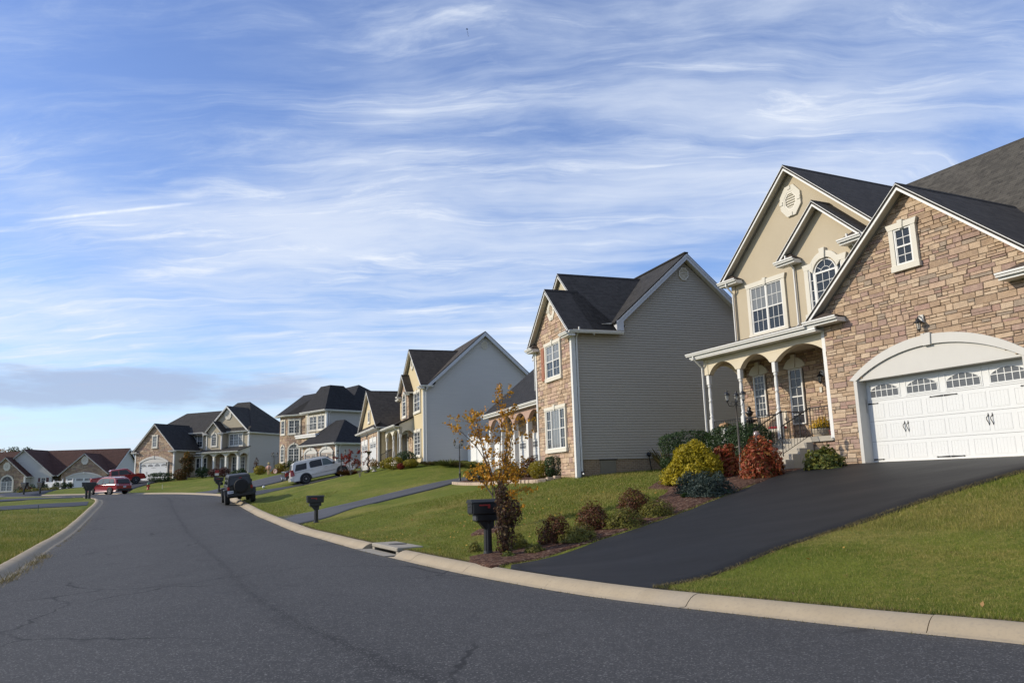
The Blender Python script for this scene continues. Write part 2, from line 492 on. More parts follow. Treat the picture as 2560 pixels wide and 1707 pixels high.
class MB:
    def __init__(s):
        s.v = []; s.f = []; s.m = []; s.u = []; s.sm = []
    def face(s, pts, m=0, uv=None, sm=False):
        b = len(s.v)
        s.v.extend([tuple(p) for p in pts])
        s.f.append(tuple(range(b, b + len(pts))))
        s.m.append(m); s.u.append(uv); s.sm.append(sm)
    def grid(s, rows, m=0, close_u=False, close_v=False, sm=True):
        """rows: list of equal-length lists of points, shared vertices"""
        b = len(s.v); nr = len(rows); nc = len(rows[0])
        for r in rows: s.v.extend([tuple(p) for p in r])
        for i in range(nr if close_v else nr - 1):
            for j in range(nc if close_u else nc - 1):
                i2 = (i + 1) % nr; j2 = (j + 1) % nc
                s.f.append((b + i * nc + j, b + i * nc + j2, b + i2 * nc + j2, b + i2 * nc + j))
                s.m.append(m); s.u.append(None); s.sm.append(sm)
    def box(s, x0, x1, y0, y1, z0, z1, m=0):
        s.hexa([(x0, y0, z0), (x1, y0, z0), (x1, y1, z0), (x0, y1, z0), (x0, y0, z1), (x1, y0, z1), (x1, y1, z1), (x0, y1, z1)], m)
    def hexa(s, p, m=0):
        for q in ((3, 2, 1, 0), (4, 5, 6, 7), (0, 1, 5, 4), (1, 2, 6, 5), (2, 3, 7, 6), (3, 0, 4, 7)):
            s.face([p[i] for i in q], m)
    def bevbox(s, x0, x1, y0, y1, z0, z1, r=.01, m=0):
        """box with chamfered vertical and horizontal edges (as a stack of 4 rings)"""
        def ring(i, z):
            return [(x0 + i + r, y0 + i, z), (x1 - i - r, y0 + i, z), (x1 - i, y0 + i + r, z), (x1 - i, y1 - i - r, z), (x1 - i - r, y1 - i, z), (x0 + i + r, y1 - i, z), (x0 + i, y1 - i - r, z), (x0 + i, y0 + i + r, z)]
        R = [ring(r, z0), ring(0, z0 + r), ring(0, z1 - r), ring(r, z1)]
        s.grid(R, m, close_u=True, sm=False)
        s.face(R[0][::-1], m); s.face(R[-1], m)
    def prism(s, poly, P, n0, n1, m=0, mside=None):
        """poly: (a,z) outline, P(a,n,z)->point; from depth n0 (back) to n1 (front)"""
        f = [P(a, n1, z) for a, z in poly]; b = [P(a, n0, z) for a, z in poly]
        s.face(f, m); s.face(b[::-1], m)
        k = len(poly)
        for i in range(k):
            j = (i + 1) % k
            s.face([f[j], f[i], b[i], b[j]], m if mside is None else mside)
    def tube(s, pts, r, n=8, m=0, cap=True, sm=True):
        pts = [Vector(p) for p in pts]
        rs = r if isinstance(r, (list, tuple)) else [r] * len(pts)
        rows = []
        prev = None
        for i, p in enumerate(pts):
            d = (pts[min(i + 1, len(pts) - 1)] - pts[max(i - 1, 0)]).normalized()
            if prev is None:
                a = d.orthogonal().normalized()
            else:
                a = (prev - d * prev.dot(d))
                a = a.normalized() if a.length > 1e-6 else d.orthogonal().normalized()
            prev = a
            b = d.cross(a)
            rows.append([p + (a * math.cos(2 * math.pi * k / n) + b * math.sin(2 * math.pi * k / n)) * rs[i] for k in range(n)])
        s.grid(rows, m, close_u=True, sm=sm)
        if cap:
            s.face(rows[0][::-1], m); s.face(rows[-1], m)
    def lathe(s, prof, c=(0, 0, 0), n=16, m=0, axis=None, sm=True):
        c = Vector(c)
        ax = Vector(axis).normalized() if axis else Vector((0, 0, 1))
        a = ax.orthogonal().normalized() if axis else Vector((1, 0, 0))
        b = ax.cross(a)
        rows = [[c + ax * z + (a * math.cos(2 * math.pi * k / n) + b * math.sin(2 * math.pi * k / n)) * r for k in range(n)] for r, z in prof]
        s.grid(rows, m, close_u=True, sm=sm)
        if prof[0][0] > 1e-4: s.face(rows[0][::-1], m)
        if prof[-1][0] > 1e-4: s.face(rows[-1], m)
    def slab(s, poly, th, m=0, ms=None, up=None):
        """roof slab: planar 3D polygon (its upper face), thickness th downwards; uv in metres along / up the slope"""
        P = [Vector(p) for p in poly]
        n = Vector((0, 0, 0))
        for i in range(len(P)):
            n += (P[i] - P[0]).cross(P[(i + 1) % len(P)] - P[0])
        n.normalize()
        if n.z < 0:
            P.reverse(); n = -n
        e = Vector((0, 0, 1)).cross(n)
        e = e.normalized() if e.length > 1e-5 else Vector((1, 0, 0))
        v = n.cross(e)
        s.face(P, m, [(p.dot(e), p.dot(v)) for p in P])
        ms = m if ms is None else ms
        Q = [p - n * th for p in P]
        s.face(Q[::-1], ms)
        for i in range(len(P)):
            j = (i + 1) % len(P)
            s.face([P[j], P[i], Q[i], Q[j]], ms)
    def build(s, name, mats, parent=None, weld=False):
        me = bpy.data.meshes.new(name)
        me.from_pydata(s.v, [], s.f)
        if not isinstance(mats, (list, tuple)): mats = [mats]
        for m in mats: me.materials.append(m)
        me.polygons.foreach_set('material_index', s.m)
        me.polygons.foreach_set('use_smooth', s.sm)
        if any(u is not None for u in s.u):
            uvl = me.uv_layers.new(name='UVMap')
            d = np.zeros(len(me.loops) * 2, np.float32)
            i = 0
            for f, u in zip(s.f, s.u):
                if u is not None:
                    d[2 * i:2 * (i + len(f))] = np.array(u, np.float32).ravel()
                i += len(f)
            uvl.data.foreach_set('uv', d)
        if weld:
            bm = bmesh.new(); bm.from_mesh(me)
            bmesh.ops.remove_doubles(bm, verts=bm.verts, dist=1e-4)
            bmesh.ops.recalc_face_normals(bm, faces=bm.faces)
            bm.to_mesh(me); bm.free()
        me.update()
        o = bpy.data.objects.new(name, me)
        COL.objects.link(o)
        if parent: o.parent = parent
        return o

def np_mesh(name, V, F, mats, parent=None, uv=None, smooth=False):
    """V (n,3), F (m,k) arrays with constant k"""
    V = np.asarray(V, np.float32); F = np.asarray(F, np.int32)
    me = bpy.data.meshes.new(name)
    k = F.shape[1]
    me.vertices.add(len(V)); me.vertices.foreach_set('co', V.ravel())
    me.loops.add(F.size); me.loops.foreach_set('vertex_index', F.ravel())
    me.polygons.add(len(F))
    me.polygons.foreach_set('loop_start', np.arange(0, F.size, k, dtype=np.int32))
    me.polygons.foreach_set('loop_total', np.full(len(F), k, np.int32))
    if smooth: me.polygons.foreach_set('use_smooth', np.ones(len(F), bool))
    if not isinstance(mats, (list, tuple)): mats = [mats]
    for m in mats: me.materials.append(m)
    me.update(calc_edges=True); me.validate()
    o = bpy.data.objects.new(name, me)
    COL.objects.link(o)
    if parent: o.parent = parent
    return o

def copy_tree(o, parent=None):
    c = o.copy(); COL.objects.link(c)
    if parent:
        c.parent = parent
        c.matrix_parent_inverse = o.matrix_parent_inverse
    for ch in list(o.children): copy_tree(ch, c)
    return c

# ------------------------------------------------------------------ ground sheet, lawns, road, kerbs, driveways
def spaced(a, b, fine0, fine1, f, c):
    out = [fine0 + i * f for i in range(int((fine1 - fine0) / f) + 1)]
    x = fine1
    while x < b: x += c; c *= 1.25; out.append(x)
    x = fine0; c = f * 3
    pre = []
    while x > a: x -= c; c *= 1.25; pre.append(x)
    return np.array(pre[::-1] + out)

gxs = spaced(-1500, 1500, -62, 16, .6, 1.2)
gys = spaced(-400, 2000, -2, 108, .6, 1.2)
GX, GY = np.meshgrid(gxs, gys)
_pts = np.stack([GX.ravel(), GY.ravel()], 1)
_far = np.clip(_pts, [-140, -60], [60, 185])
gZ, gD, gR, gL = ground_arr(_far, True)
ins = np.clip(gD, -1, 9)
drop = np.where(gD < 0, .45, .30 * np.clip(1 - gD / 3.2, 0, 1) + .02)
out_d = np.linalg.norm(_pts - _far, axis=1)
gZ = gZ - drop - np.clip(out_d, 0, 400) * .006
nx, ny = len(gxs), len(gys)
idx = np.arange(nx * ny).reshape(ny, nx)
Fq = np.stack([idx[:-1, :-1], idx[:-1, 1:], idx[1:, 1:], idx[1:, :-1]], -1).reshape(-1, 4)
ter = np_mesh('ground', np.column_stack([_pts, gZ]), Fq, m_lawn(), smooth=True)
tag(ter, kind='structure')

def lawn_strip(name, P, sign):
    n = normals2(P) * sign
    T = [-.10, 0, .2, .45, .8, 1.2, 1.8, 2.5, 3.3, 4.2, 5.0]
    rows = []
    for t in T:
        q = P + n * t
        z = ground_arr(P + n * max(t, .02))
        rows.append(np.column_stack([q, z + (.012 if 0 < t < 4.5 else (-.06 if t <= 0 else -.05))]))
    V = np.concatenate(rows); k = len(P)
    I = np.arange(len(V)).reshape(len(T), k)
    F = np.stack([I[:-1, :-1], I[:-1, 1:], I[1:, 1:], I[1:, :-1]], -1).reshape(-1, 4)
    if sign > 0: F = F[:, ::-1]
    return tag(np_mesh(name, V, F, m_lawn(), smooth=True), kind='structure')
lawn_strip('lawn', PRt, 1)
lawn_strip('lawn', PLt, -1)

def resample(P, n):
    P = np.asarray(P, float)
    s = np.concatenate([[0], np.cumsum(np.linalg.norm(np.diff(P, axis=0), axis=1))])
    t = np.linspace(0, s[-1], n)
    return np.column_stack([np.interp(t, s, P[:, i]) for i in range(P.shape[1])])

# road: cross-rows between the two gutter lines, slightly crowned
A_, B_ = resample(PR, 260), resample(PL, 260)
rows = []
for k in np.linspace(-.004, 1.004, 15):
    q = A_ * (1 - k) + B_ * k
    rows.append(np.column_stack([q, zr(q[:, 1]) + .07 * (1 - (2 * k - 1) ** 2) + .004]))
V = np.concatenate(rows); I = np.arange(len(V)).reshape(15, 260)
rd = tag(np_mesh('road', V, np.stack([I[:-1, :-1], I[:-1, 1:], I[1:, 1:], I[1:, :-1]], -1).reshape(-1, 4)[:, ::-1], m_road(), smooth=True), kind='structure')
at_ = rd.data.attributes.new('across', 'FLOAT', 'POINT')
at_.data.foreach_set('value', np.repeat(np.linspace(-.004, 1.004, 15), 260).astype(np.float32))

KPROF = [(-.02, -.12), (0, .0), (.215, -.012), (.25, .004), (.30, .045), (.37, .088), (.45, .116), (.53, .128), (.60, .122), (.612, -.10)]
def kerb(P, sign, skip=None):
    """swept rolled kerb; cut into 3 m castings by saw joints"""
    n = normals2(P) * sign
    s = np.concatenate([[0], np.cumsum(np.linalg.norm(np.diff(P, axis=0), axis=1))])
    mb = MB()
    J = np.arange(0, s[-1] - .3, 3.05)
    for j in J:
        ts = np.linspace(j + .006, min(j + 3.044, s[-1]), 6)
        jit = (rnd.random() - .5) * .010
        rows = []
        for t in ts:
            x = np.array([np.interp(t, s, P[:, 0]), np.interp(t, s, P[:, 1])])
            m = np.array([np.interp(t, s, n[:, 0]), np.interp(t, s, n[:, 1])]); m /= np.linalg.norm(m)
            z = float(zr(x[1]))
            if skip and math.hypot(x[0] + m[0] * .3 - skip[0], x[1] + m[1] * .3 - skip[1]) < skip[2]:
                rows.append(None); continue
            rows.append([(x[0] + m[0] * a, x[1] + m[1] * a, z + b + jit) for a, b in KPROF])
        run = []
        for r in rows + [None]:
            if r is None:
                if len(run) > 1:
                    mb.grid(run if sign < 0 else [q[::-1] for q in run], 0, sm=True)
                    mb.face(run[0]); mb.face(run[-1][::-1])
                run = []
            else: run.append(r)
    return mb
INLET = (-3.50, 21.35)
kb = kerb(PR, 1, (INLET[0], INLET[1], 1.15)).build('kerb', m_kerb()); tag(kb, kind='structure')
kb = kerb(PL, -1).build('kerb', m_kerb()); tag(kb, kind='structure')

def drape(name, left, right, m, n=40, k=9, dz=.03, wob=.04, kind='structure', snap=None):
    Lp, Rp = resample(left, n), resample(right, n)
    rows = []
    if snap is not None:      # the street end follows the back of the kerb
        ia, ib = [int(np.argmin(np.hypot(snap[:, 0] - p[0], snap[:, 1] - p[1]))) for p in (Lp[0], Rp[0])]
    for i, t in enumerate(np.linspace(0, 1, k)):
        q = Lp * (1 - t) + Rp * t
        if i in (0, 1, k - 2, k - 1) and wob:
            d = (Rp - Lp); d /= np.linalg.norm(d, axis=1)[:, None]
            q = q + d * np.array([wob * mnoise.noise((a * 1.9, b * 1.9, i // 4 * 7.0)) for a, b in q])[:, None]
        if snap is not None:
            f = ia + (ib - ia) * t; j = min(int(f), len(snap) - 2)
            q = q.copy(); q[0] = snap[j] * (1 - (f - j)) + snap[j + 1] * (f - j)
            if n > 3: q[1] = q[0] * .4 + q[2] * .6
        zz_ = ground_arr(q) + dz
        if snap is not None: zz_[0] = zr(q[0][1]) + .126
        rows.append(np.column_stack([q, zz_]))
    d = (Rp - Lp); d /= np.linalg.norm(d, axis=1)[:, None]
    lo = rows[0].copy(); lo[:, :2] -= d * .03; lo[:, 2] -= dz + .05
    hi = rows[-1].copy(); hi[:, :2] += d * .03; hi[:, 2] -= dz + .05
    rows = [lo] + rows + [hi]
    V = np.concatenate(rows); I = np.arange(len(V)).reshape(len(rows), n)
    F = np.stack([I[:-1, :-1], I[:-1, 1:], I[1:, 1:], I[1:, :-1]], -1).reshape(-1, 4)
    a, b, c = V[F[0][0]], V[F[0][1]], V[F[0][3]]
    mid = F[len(F) // 2]
    nz = np.cross(V[mid[1]] - V[mid[0]], V[mid[3]] - V[mid[0]])[2]
    if nz < 0: F = F[:, ::-1]
    o = np_mesh(name, V, F, m, smooth=True)
    return tag(o, kind=kind)

DRV_A = m_drive('driveway_sealed', (.0085, .0085, .0085), (.0185, .018, .018))
DRV_B = m_drive('driveway_asphalt', (.050, .052, .058), (.085, .086, .092), .75)
DRV_C = m_drive('driveway_dark', (.026, .027, .031), (.045, .046, .051), .7)
drape('driveway', [(-.50, 15.18), (.85, 16.4), (2.29, 17.45), (3.82, 18.85), (5.8, 20.75), (7.72, 22.9), (8.8, 23.95), (9.35, 23.95), (9.95, 23.25)],
      [(1.88, 11.78), (3.96, 13.26), (5.72, 14.27), (7.73, 15.34), (10.62, 16.61), (13.0, 17.2)], DRV_A, 60, 13, .03, .07, snap=PRt)
drape('driveway', [(-11.95, 39.9), (-9.5, 41.7), (-6.56, 44.9), (-4.6, 46.9), (-1.6, 49)], [(-9.35, 34.35), (-7.9, 39.2), (-4.5, 43.6), (-3.6, 45.5), (-.6, 46.4)], DRV_B, snap=PRt)
drape('driveway', [(-22.75, 62.2), (-19.5, 66.5), (-14.2, 70.4)], [(-20.45, 57.1), (-17.2, 58.8), (-10.9, 62.3)], DRV_C, snap=PRt)
drape('driveway', [(-28.4, 68.8), (-25.5, 75.5), (-22.2, 82.3)], [(-25.0, 65.2), (-22.0, 71.0), (-17.8, 78.1)], DRV_B, snap=PRt)
drape('driveway', [(-43.5, 81.6), (-48.0, 90), (-48.4, 100.7)], [(-38.9, 78.7), (-42.2, 88), (-43.3, 98.8)], DRV_C, snap=PRt)
drape('driveway', [(-30.9, 57.4), (-34.1, 52.5), (-38, 46.5)], [(-28.55, 52.85), (-31.5, 48.5), (-35, 43.5)], DRV_C)
drape('driveway', [(-38.3, 69.0), (-41.4, 63.5), (-46, 56)], [(-35.2, 65.2), (-38.6, 59.4), (-43, 52)], DRV_C)
drape('driveway', [(-74, 92.5), (-71, 104), (-67.5, 120.5)], [(-52, 86.3), (-58, 100), (-61.0, 120.3)], DRV_C, dz=.05)

def bed(name, pts, c, m=None, dz=.045):
    """mulch bed: an outline fan-filled in rings from its centre line"""
    P = resample(pts + [pts[0]], 90)[:-1]
    c = np.array(c, float)
    P = P + np.array([[.10 * mnoise.noise((a * 2.3, b * 2.3, 3)), .10 * mnoise.noise((a * 2.3, b * 2.3, 9))] for a, b in P])
    rows = []
    for k, t in enumerate((1.03, .98, .85, .65, .45, .25, .02)):
        q = c + (P - c) * t
        rows.append(np.column_stack([q, ground_arr(q) + (-.06 if k == 0 else dz * (1.2 if k > 1 else .5))]))
    V = np.concatenate(rows); n = len(P)
    I = np.arange(len(V)).reshape(len(rows), n); I2 = np.roll(I, -1, 1)
    F = np.stack([I[:-1], I2[:-1], I2[1:], I[1:]], -1).reshape(-1, 4)
    mid = F[2 * n + 3]
    if np.cross(V[mid[1]] - V[mid[0]], V[mid[3]] - V[mid[0]])[2] < 0: F = F[:, ::-1]
    o = np_mesh(name, V, F, m or m_mulch(), smooth=True)
    return tag(o, kind='structure')
bed('mulch_bed', [(-.55, 15.35), (.8, 16.55), (2.25, 17.6), (3.75, 19.0), (3.2, 20.0), (1.6, 18.6), (.2, 17.95), (-.6, 18.25), (-1.15, 17.6), (-1.05, 16.6)], (.75, 17.4))
bed('mulch_bed', [(3.75, 19.0), (5.75, 20.9), (7.65, 23.0), (8.7, 24.05), (8.4, 25.3), (7.3, 29.4), (5.2, 28.6), (4.2, 25.6), (4.6, 23.9), (3.6, 21.6), (3.2, 20.0)], (5.9, 24.0))
bed('mulch_bed', [(-1.3, 21.6), (-.6, 21.3), (0, 21.9), (-.5, 22.6), (-1.2, 22.4)], (-.7, 22.0))
bed('mulch_bed', [(2.0, 34.3), (.75, 33.75), (-.9, 40), (-3.5, 45.4), (-3.2, 46.4), (-1.2, 47), (.2, 42), (1.3, 37)], (-.4, 41.5))

# ------------------------------------------------------------------ house building kit
class Wall:
    """a vertical wall plane in house coordinates: point(a along, n outward, z)"""
    def __init__(s, o, t):
        s.o = Vector((o[0], o[1])); s.t = Vector(t).normalized(); s.n = Vector((s.t.y, -s.t.x))
    def P(s, a, n, z):
        q = s.o + s.t * a + s.n * n
        return (q.x, q.y, z)

def clip_poly(poly, a, b, keep):
    """clip polygon by half-plane f(p)>=0 with f given by two points line a->b, keep left"""
    out = []
    def f(p): return (b[0] - a[0]) * (p[1] - a[1]) - (b[1] - a[1]) * (p[0] - a[0])
    for i in range(len(poly)):
        p, q = poly[i], poly[(i + 1) % len(poly)]
        fp, fq = f(p) * keep, f(q) * keep
        if fp >= 0: out.append(p)
        if fp * fq < 0:
            t = fp / (fp - fq)
            out.append((p[0] + (q[0] - p[0]) * t, p[1] + (q[1] - p[1]) * t))
    return out

def clip_to(poly, convex):
    n = len(convex)
    area = sum(convex[i][0] * convex[(i + 1) % n][1] - convex[(i + 1) % n][0] * convex[i][1] for i in range(n))
    k = 1 if area > 0 else -1
    for i in range(n):
        poly = clip_poly(poly, convex[i], convex[(i + 1) % n], k)
        if len(poly) < 3: return []
    return poly

def sub_rect(r, h):
    """rect (a0,a1,z0,z1) minus hole"""
    a0, a1, z0, z1 = r; b0, b1, y0, y1 = h
    if b0 >= a1 or b1 <= a0 or y0 >= z1 or y1 <= z0: return [r]
    out = []
    if b0 > a0: out.append((a0, b0, z0, z1))
    if b1 < a1: out.append((b1, a1, z0, z1))
    m0, m1 = max(a0, b0), min(a1, b1)
    if y0 > z0: out.append((m0, m1, z0, y0))
    if y1 < z1: out.append((m0, m1, y1, z1))
    return [q for q in out if q[1] - q[0] > .05 and q[3] - q[2] > .03]

def stones(mb, W, poly, holes=(), hmin=.07, hmax=.19, wmin=.14, wmax=.48, seed=1, m=0, th=.05, n0=0.0):
    """ledge-stone veneer: every stone a chamfered block, clipped to the (convex) wall outline"""
    g = random.Random(seed)
    A0 = min(p[0] for p in poly); A1 = max(p[0] for p in poly)
    Z0 = min(p[1] for p in poly); Z1 = max(p[1] for p in poly)
    z = Z0
    gap = .007
    rects = []
    while z < Z1:
        H = g.uniform(hmin * 1.3, hmax)
        a = A0 - g.uniform(0, .3)
        while a < A1:
            wd = g.uniform(wmin, wmax) * (.8 + .5 * (H / hmax))
            q = g.random()
            if q < .30 and H > hmin * 1.7:
                f = g.uniform(.38, .62) * H
                rects.append((a, a + wd, z, z + f)); rects.append((a, a + wd, z + f, z + H))
            elif q < .40 and H > hmin * 1.7:
                f = g.uniform(.38, .62) * H; u = g.uniform(.4, .6) * wd
                rects.append((a, a + wd, z, z + f)); rects.append((a, a + u, z + f, z + H)); rects.append((a + u, a + wd, z + f, z + H))
            else:
                rects.append((a, a + wd, z, z + H))
            a += wd
        z += H
    for r in rects:
        R = [r]
        for h in holes:
            R = [p for q in R for p in sub_rect(q, h)]
        for (a0, a1, z0, z1) in R:
            j = lambda: g.uniform(-.006, .006)
            P4 = [(a0 + gap + j(), z0 + gap + j()), (a1 - gap + j(), z0 + gap + j()), (a1 - gap + j(), z1 - gap + j()), (a0 + gap + j(), z1 - gap + j())]
            P4 = clip_to(P4, poly)
            if len(P4) < 3: continue
            ca = sum(p[0] for p in P4) / len(P4); cz = sum(p[1] for p in P4) / len(P4)
            t = th * g.uniform(.55, 1.0)
            tl, tl2 = g.uniform(-.10, .10), g.uniform(-.07, .07)
            ch = .012
            inner = []
            for p in P4:
                da, dz_ = p[0] - ca, p[1] - cz
                L = max(abs(da), abs(dz_), .03)
                k = max(.5, 1 - ch / L)
                inner.append((ca + da * k, cz + dz_ * k))
            back = [W.P(p[0], n0, p[1]) for p in P4]
            mid = [W.P(p[0], n0 + t * .72, p[1]) for p in P4]
            fr = [W.P(p[0], n0 + t + (p[0] - ca) * tl * .3 + (p[1] - cz) * tl2, p[1]) for p in inner]
            b = len(mb.v); k = len(P4)
            mb.v.extend(back + mid + fr)
            for i in range(k):
                i2 = (i + 1) % k
                mb.f.append((b + i, b + i2, b + k + i2, b + k + i)); mb.f.append((b + k + i, b + k + i2, b + 2 * k + i2, b + 2 * k + i))
                mb.m += [m, m]; mb.u += [None, None]; mb.sm += [False, False]
            mb.f.append(tuple(b + 2 * k + i for i in range(k)))
            mb.m.append(m); mb.u.append(None); mb.sm.append(False)

def xr_at(poly, z):
    xs = []
    for i in range(len(poly)):
        (a, p), (b, q) = poly[i], poly[(i + 1) % len(poly)]
        if (p - z) * (q - z) <= 0 and p != q:
            xs.append(a + (b - a) * (z - p) / (q - p))
        elif p == q == z: xs += [a, b]
    return (min(xs), max(xs)) if xs else None

def siding(mb, W, poly, course=.115, m=0, n0=0.0, lap=.030):
    """lapped vinyl courses: each a sloping face with its own bottom lip"""
    Z0 = min(p[1] for p in poly); Z1 = max(p[1] for p in poly)
    z = Z0
    k = 0
    while z < Z1 - .01:
        zt = min(z + course, Z1 - .002)
        lo = xr_at(poly, z + .001); hi = xr_at(poly, zt)
        if lo and hi and hi[1] - hi[0] > .01:
            mb.face([W.P(lo[0], n0 + lap, z + .006), W.P(lo[1], n0 + lap, z + .006), W.P(hi[1], n0 + .006, zt), W.P(hi[0], n0 + .006, zt)], m)
            mb.face([W.P(lo[0], n0 + .001, z + .030), W.P(lo[1], n0 + .001, z + .030), W.P(lo[1], n0 + lap, z + .006), W.P(lo[0], n0 + lap, z + .006)], m)
            mb.face([W.P(lo[0], n0 - .002, z - .012), W.P(lo[1], n0 - .002, z - .012), W.P(lo[1], n0 + .001, z + .030), W.P(lo[0], n0 + .001, z + .030)], m)
        z += course

def gable_poly(a0, a1, z0, ze, slope):
    c = (a0 + a1) / 2
    return [(a0, z0), (a1, z0), (a1, ze), (c, ze + slope * (a1 - a0) / 2), (a0, ze)]

def gable_roof(house, W, a0, a1, ze, slope, n_front, n_back, oh=.35, th=.09, shingle=None, rake=True, ret=True, name='roof', retlen=.85, gut=True, pent=False, back_fn=None, retn=None):
    """gable roof over wall span a0..a1 on wall frame W; ridge runs along -n. n_front is the rake plane (out), n_back behind."""
    sh = shingle
    wt = WHITE()
    c = (a0 + a1) / 2
    A0, A1 = a0 - oh, a1 + oh
    zt = ze + slope * (c - a0) + th * .8
    zl = ze - slope * oh + th * .8
    nb0 = nb1 = nbr = n_back
    if back_fn: nb0, nbr, nb1 = back_fn
    mb = MB()
    for (ae, nbe) in ((A0, nb0), (A1, nb1)):
        mb.slab([W.P(ae, n_front, zl), W.P(c, n_front, zt), W.P(c, nbr, zt), W.P(ae, nbe, zl)], th, 0, 0)
    # ridge cap
    mb.prism([(c - .13, zt - .13 * slope + .012), (c, zt + .02), (c + .13, zt - .13 * slope + .012), (c, zt - .02)], W.P, nbr, n_front + .005, 0)
    roof = mb.build(name, [sh], house)
    if rake:
        tb = MB()
        for ae, sg in ((A0, 1), (A1, -1)):
            # rake board, two stepped fascias, and the soffit under the overhang
            for (n0, n1, d0, d1) in ((n_front - .045, n_front - .006, -.10, .135), (n_front - .012, n_front + .022, -.10, -.028)):
                z_a = zl - th * 1.0; z_c = zt - th * 1.0
                tb.prism([(ae, z_a + .10 - .10 - d1 + .02), (c, z_c - d1 + .02), (c, z_c + .07), (ae, z_a + .07)] if sg > 0 else
                         [(c, z_c - d1 + .02), (ae, z_a - d1 + .02), (ae, z_a + .07), (c, z_c + .07)], W.P, n0, n1, 0)
        for ae, aw in ((A0, a0), (A1, a1)):
            z_a, z_c = zl - th - .035, zt - th - .035
            wi = n_front - .05
            tb.prism([(ae, z_a), (c, z_c), (c, z_c + .02), (ae, z_a + .02)], W.P, min(0.0, wi - .05), wi, 1)
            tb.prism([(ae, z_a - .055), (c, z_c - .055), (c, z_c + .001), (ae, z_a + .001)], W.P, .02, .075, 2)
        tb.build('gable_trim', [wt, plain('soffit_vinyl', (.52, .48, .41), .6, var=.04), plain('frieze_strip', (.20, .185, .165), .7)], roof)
    if ret:
        rn = n_front if retn is None else retn
        for ae, sg in ((A0, 1), (A1, -1)):
            rb = MB()
            q = [ae - sg * .02, ae + sg * retlen]
            b0, b1 = min(q), max(q)
            zb = zl - th - .16
            rb.box_W(W, b0, b1, .03, rn + .02, zb, zb + .06, 0)                       # soffit box
            rb.box_W(W, b0 + .012, b1 - .012, .05, rn + .0, zb + .055, zb + .13, 0)
            rb.gutter_W(W, b0 - .02, b1 + .02, rn + .02, zb + .07)
            # little hipped shingle cap on the return
            e, f = ae + sg * .30, ae + sg * retlen
            rb.face([W.P(e, .04, zb + .50), W.P(f, rn + .06, zb + .17), W.P(ae, rn + .06, zb + .17)], 1)
            rb.face([W.P(e, .04, zb + .50), W.P(f, .04, zb + .17), W.P(f, rn + .06, zb + .17)], 1)
            rb.face([W.P(e, .04, zb + .50), W.P(ae, rn + .06, zb + .17), W.P(ae, .04, zb + .17)], 1)
            rb.build('eave_return', [wt, plain('copper_brown', (.060, .045, .036), .6)], roof)
    if gut:
        for ae, nbe in ((A0, nb0), (A1, nb1)):
            gb = MB()
            sg = -1 if ae < c else 1
            WW = Wall((W.P(ae, 0, 0)[0], W.P(ae, 0, 0)[1]), (W.n.x, W.n.y) if sg < 0 else (-W.n.x, -W.n.y))
            if sg > 0: gb.gutter_W(WW, -n_front, -nbe, .0, zl - th - .04)
            else: gb.gutter_W(WW, nbe, n_front, .0, zl - th - .04)
            gb.build('gutter', [wt], roof)
    return roof

def _box_W(s, W, a0, a1, n0, n1, z0, z1, m=0):
    s.hexa([W.P(a0, n1, z0), W.P(a1, n1, z0), W.P(a1, n0, z0), W.P(a0, n0, z0), W.P(a0, n1, z1), W.P(a1, n1, z1), W.P(a1, n0, z1), W.P(a0, n0, z1)], m)
def _gutter_W(s, W, a0, a1, n, z, m=0):
    """K-style gutter: stepped moulded front, open top"""
    prof = [(0, 0), (.075, .0), (.085, .045), (.115, .06), (.118, .105), (.105, .107), (.10, .07), (.0, .06)]
    f0 = [W.P(a0, n + p[0], z + p[1]) for p in prof]; f1 = [W.P(a1, n + p[0], z + p[1]) for p in prof]
    k = len(prof)
    for i in range(k):
        j = (i + 1) % k
        s.face([f0[i], f1[i], f1[j], f0[j]], m)
    s.face(f0[::-1], m); s.face(f1, m)
MB.box_W = _box_W; MB.gutter_W = _gutter_W

def downspout(house, W, a, n, ztop, zbot, n_out=.35, kick=True, name='downspout', boot=False):
    mb = MB()
    pts = [W.P(a, n_out, ztop), W.P(a, n_out, ztop - .10), W.P(a, n + .075, ztop - .10 - (n_out - n) * .75), W.P(a, n + .075, zbot + .12)]
    if kick: pts += [W.P(a, n + .22, zbot)]
    mb.tube(pts, .038, 4, 0, sm=False)
    o = mb.build(name, [WHITE()], house)
    if boot:
        b2 = MB(); b2.box_W(W, a - .06, a + .06, n + .02, n + .16, zbot - .25, zbot + .12)
        b2.build('drain_boot', [BLACK()], o)
    return o

def arc(a0, a1, z, rise, n=14):
    """points of a segmental arch from (a0,z) to (a1,z) with given rise"""
    c = (a0 + a1) / 2; h = (a1 - a0) / 2
    R = (h * h + rise * rise) / (2 * rise); zc = z + rise - R
    t0 = math.asin(min(1, h / R))
    return [(c + R * math.sin(t), zc + R * math.cos(t)) for t in np.linspace(-t0, t0, n + 1)]

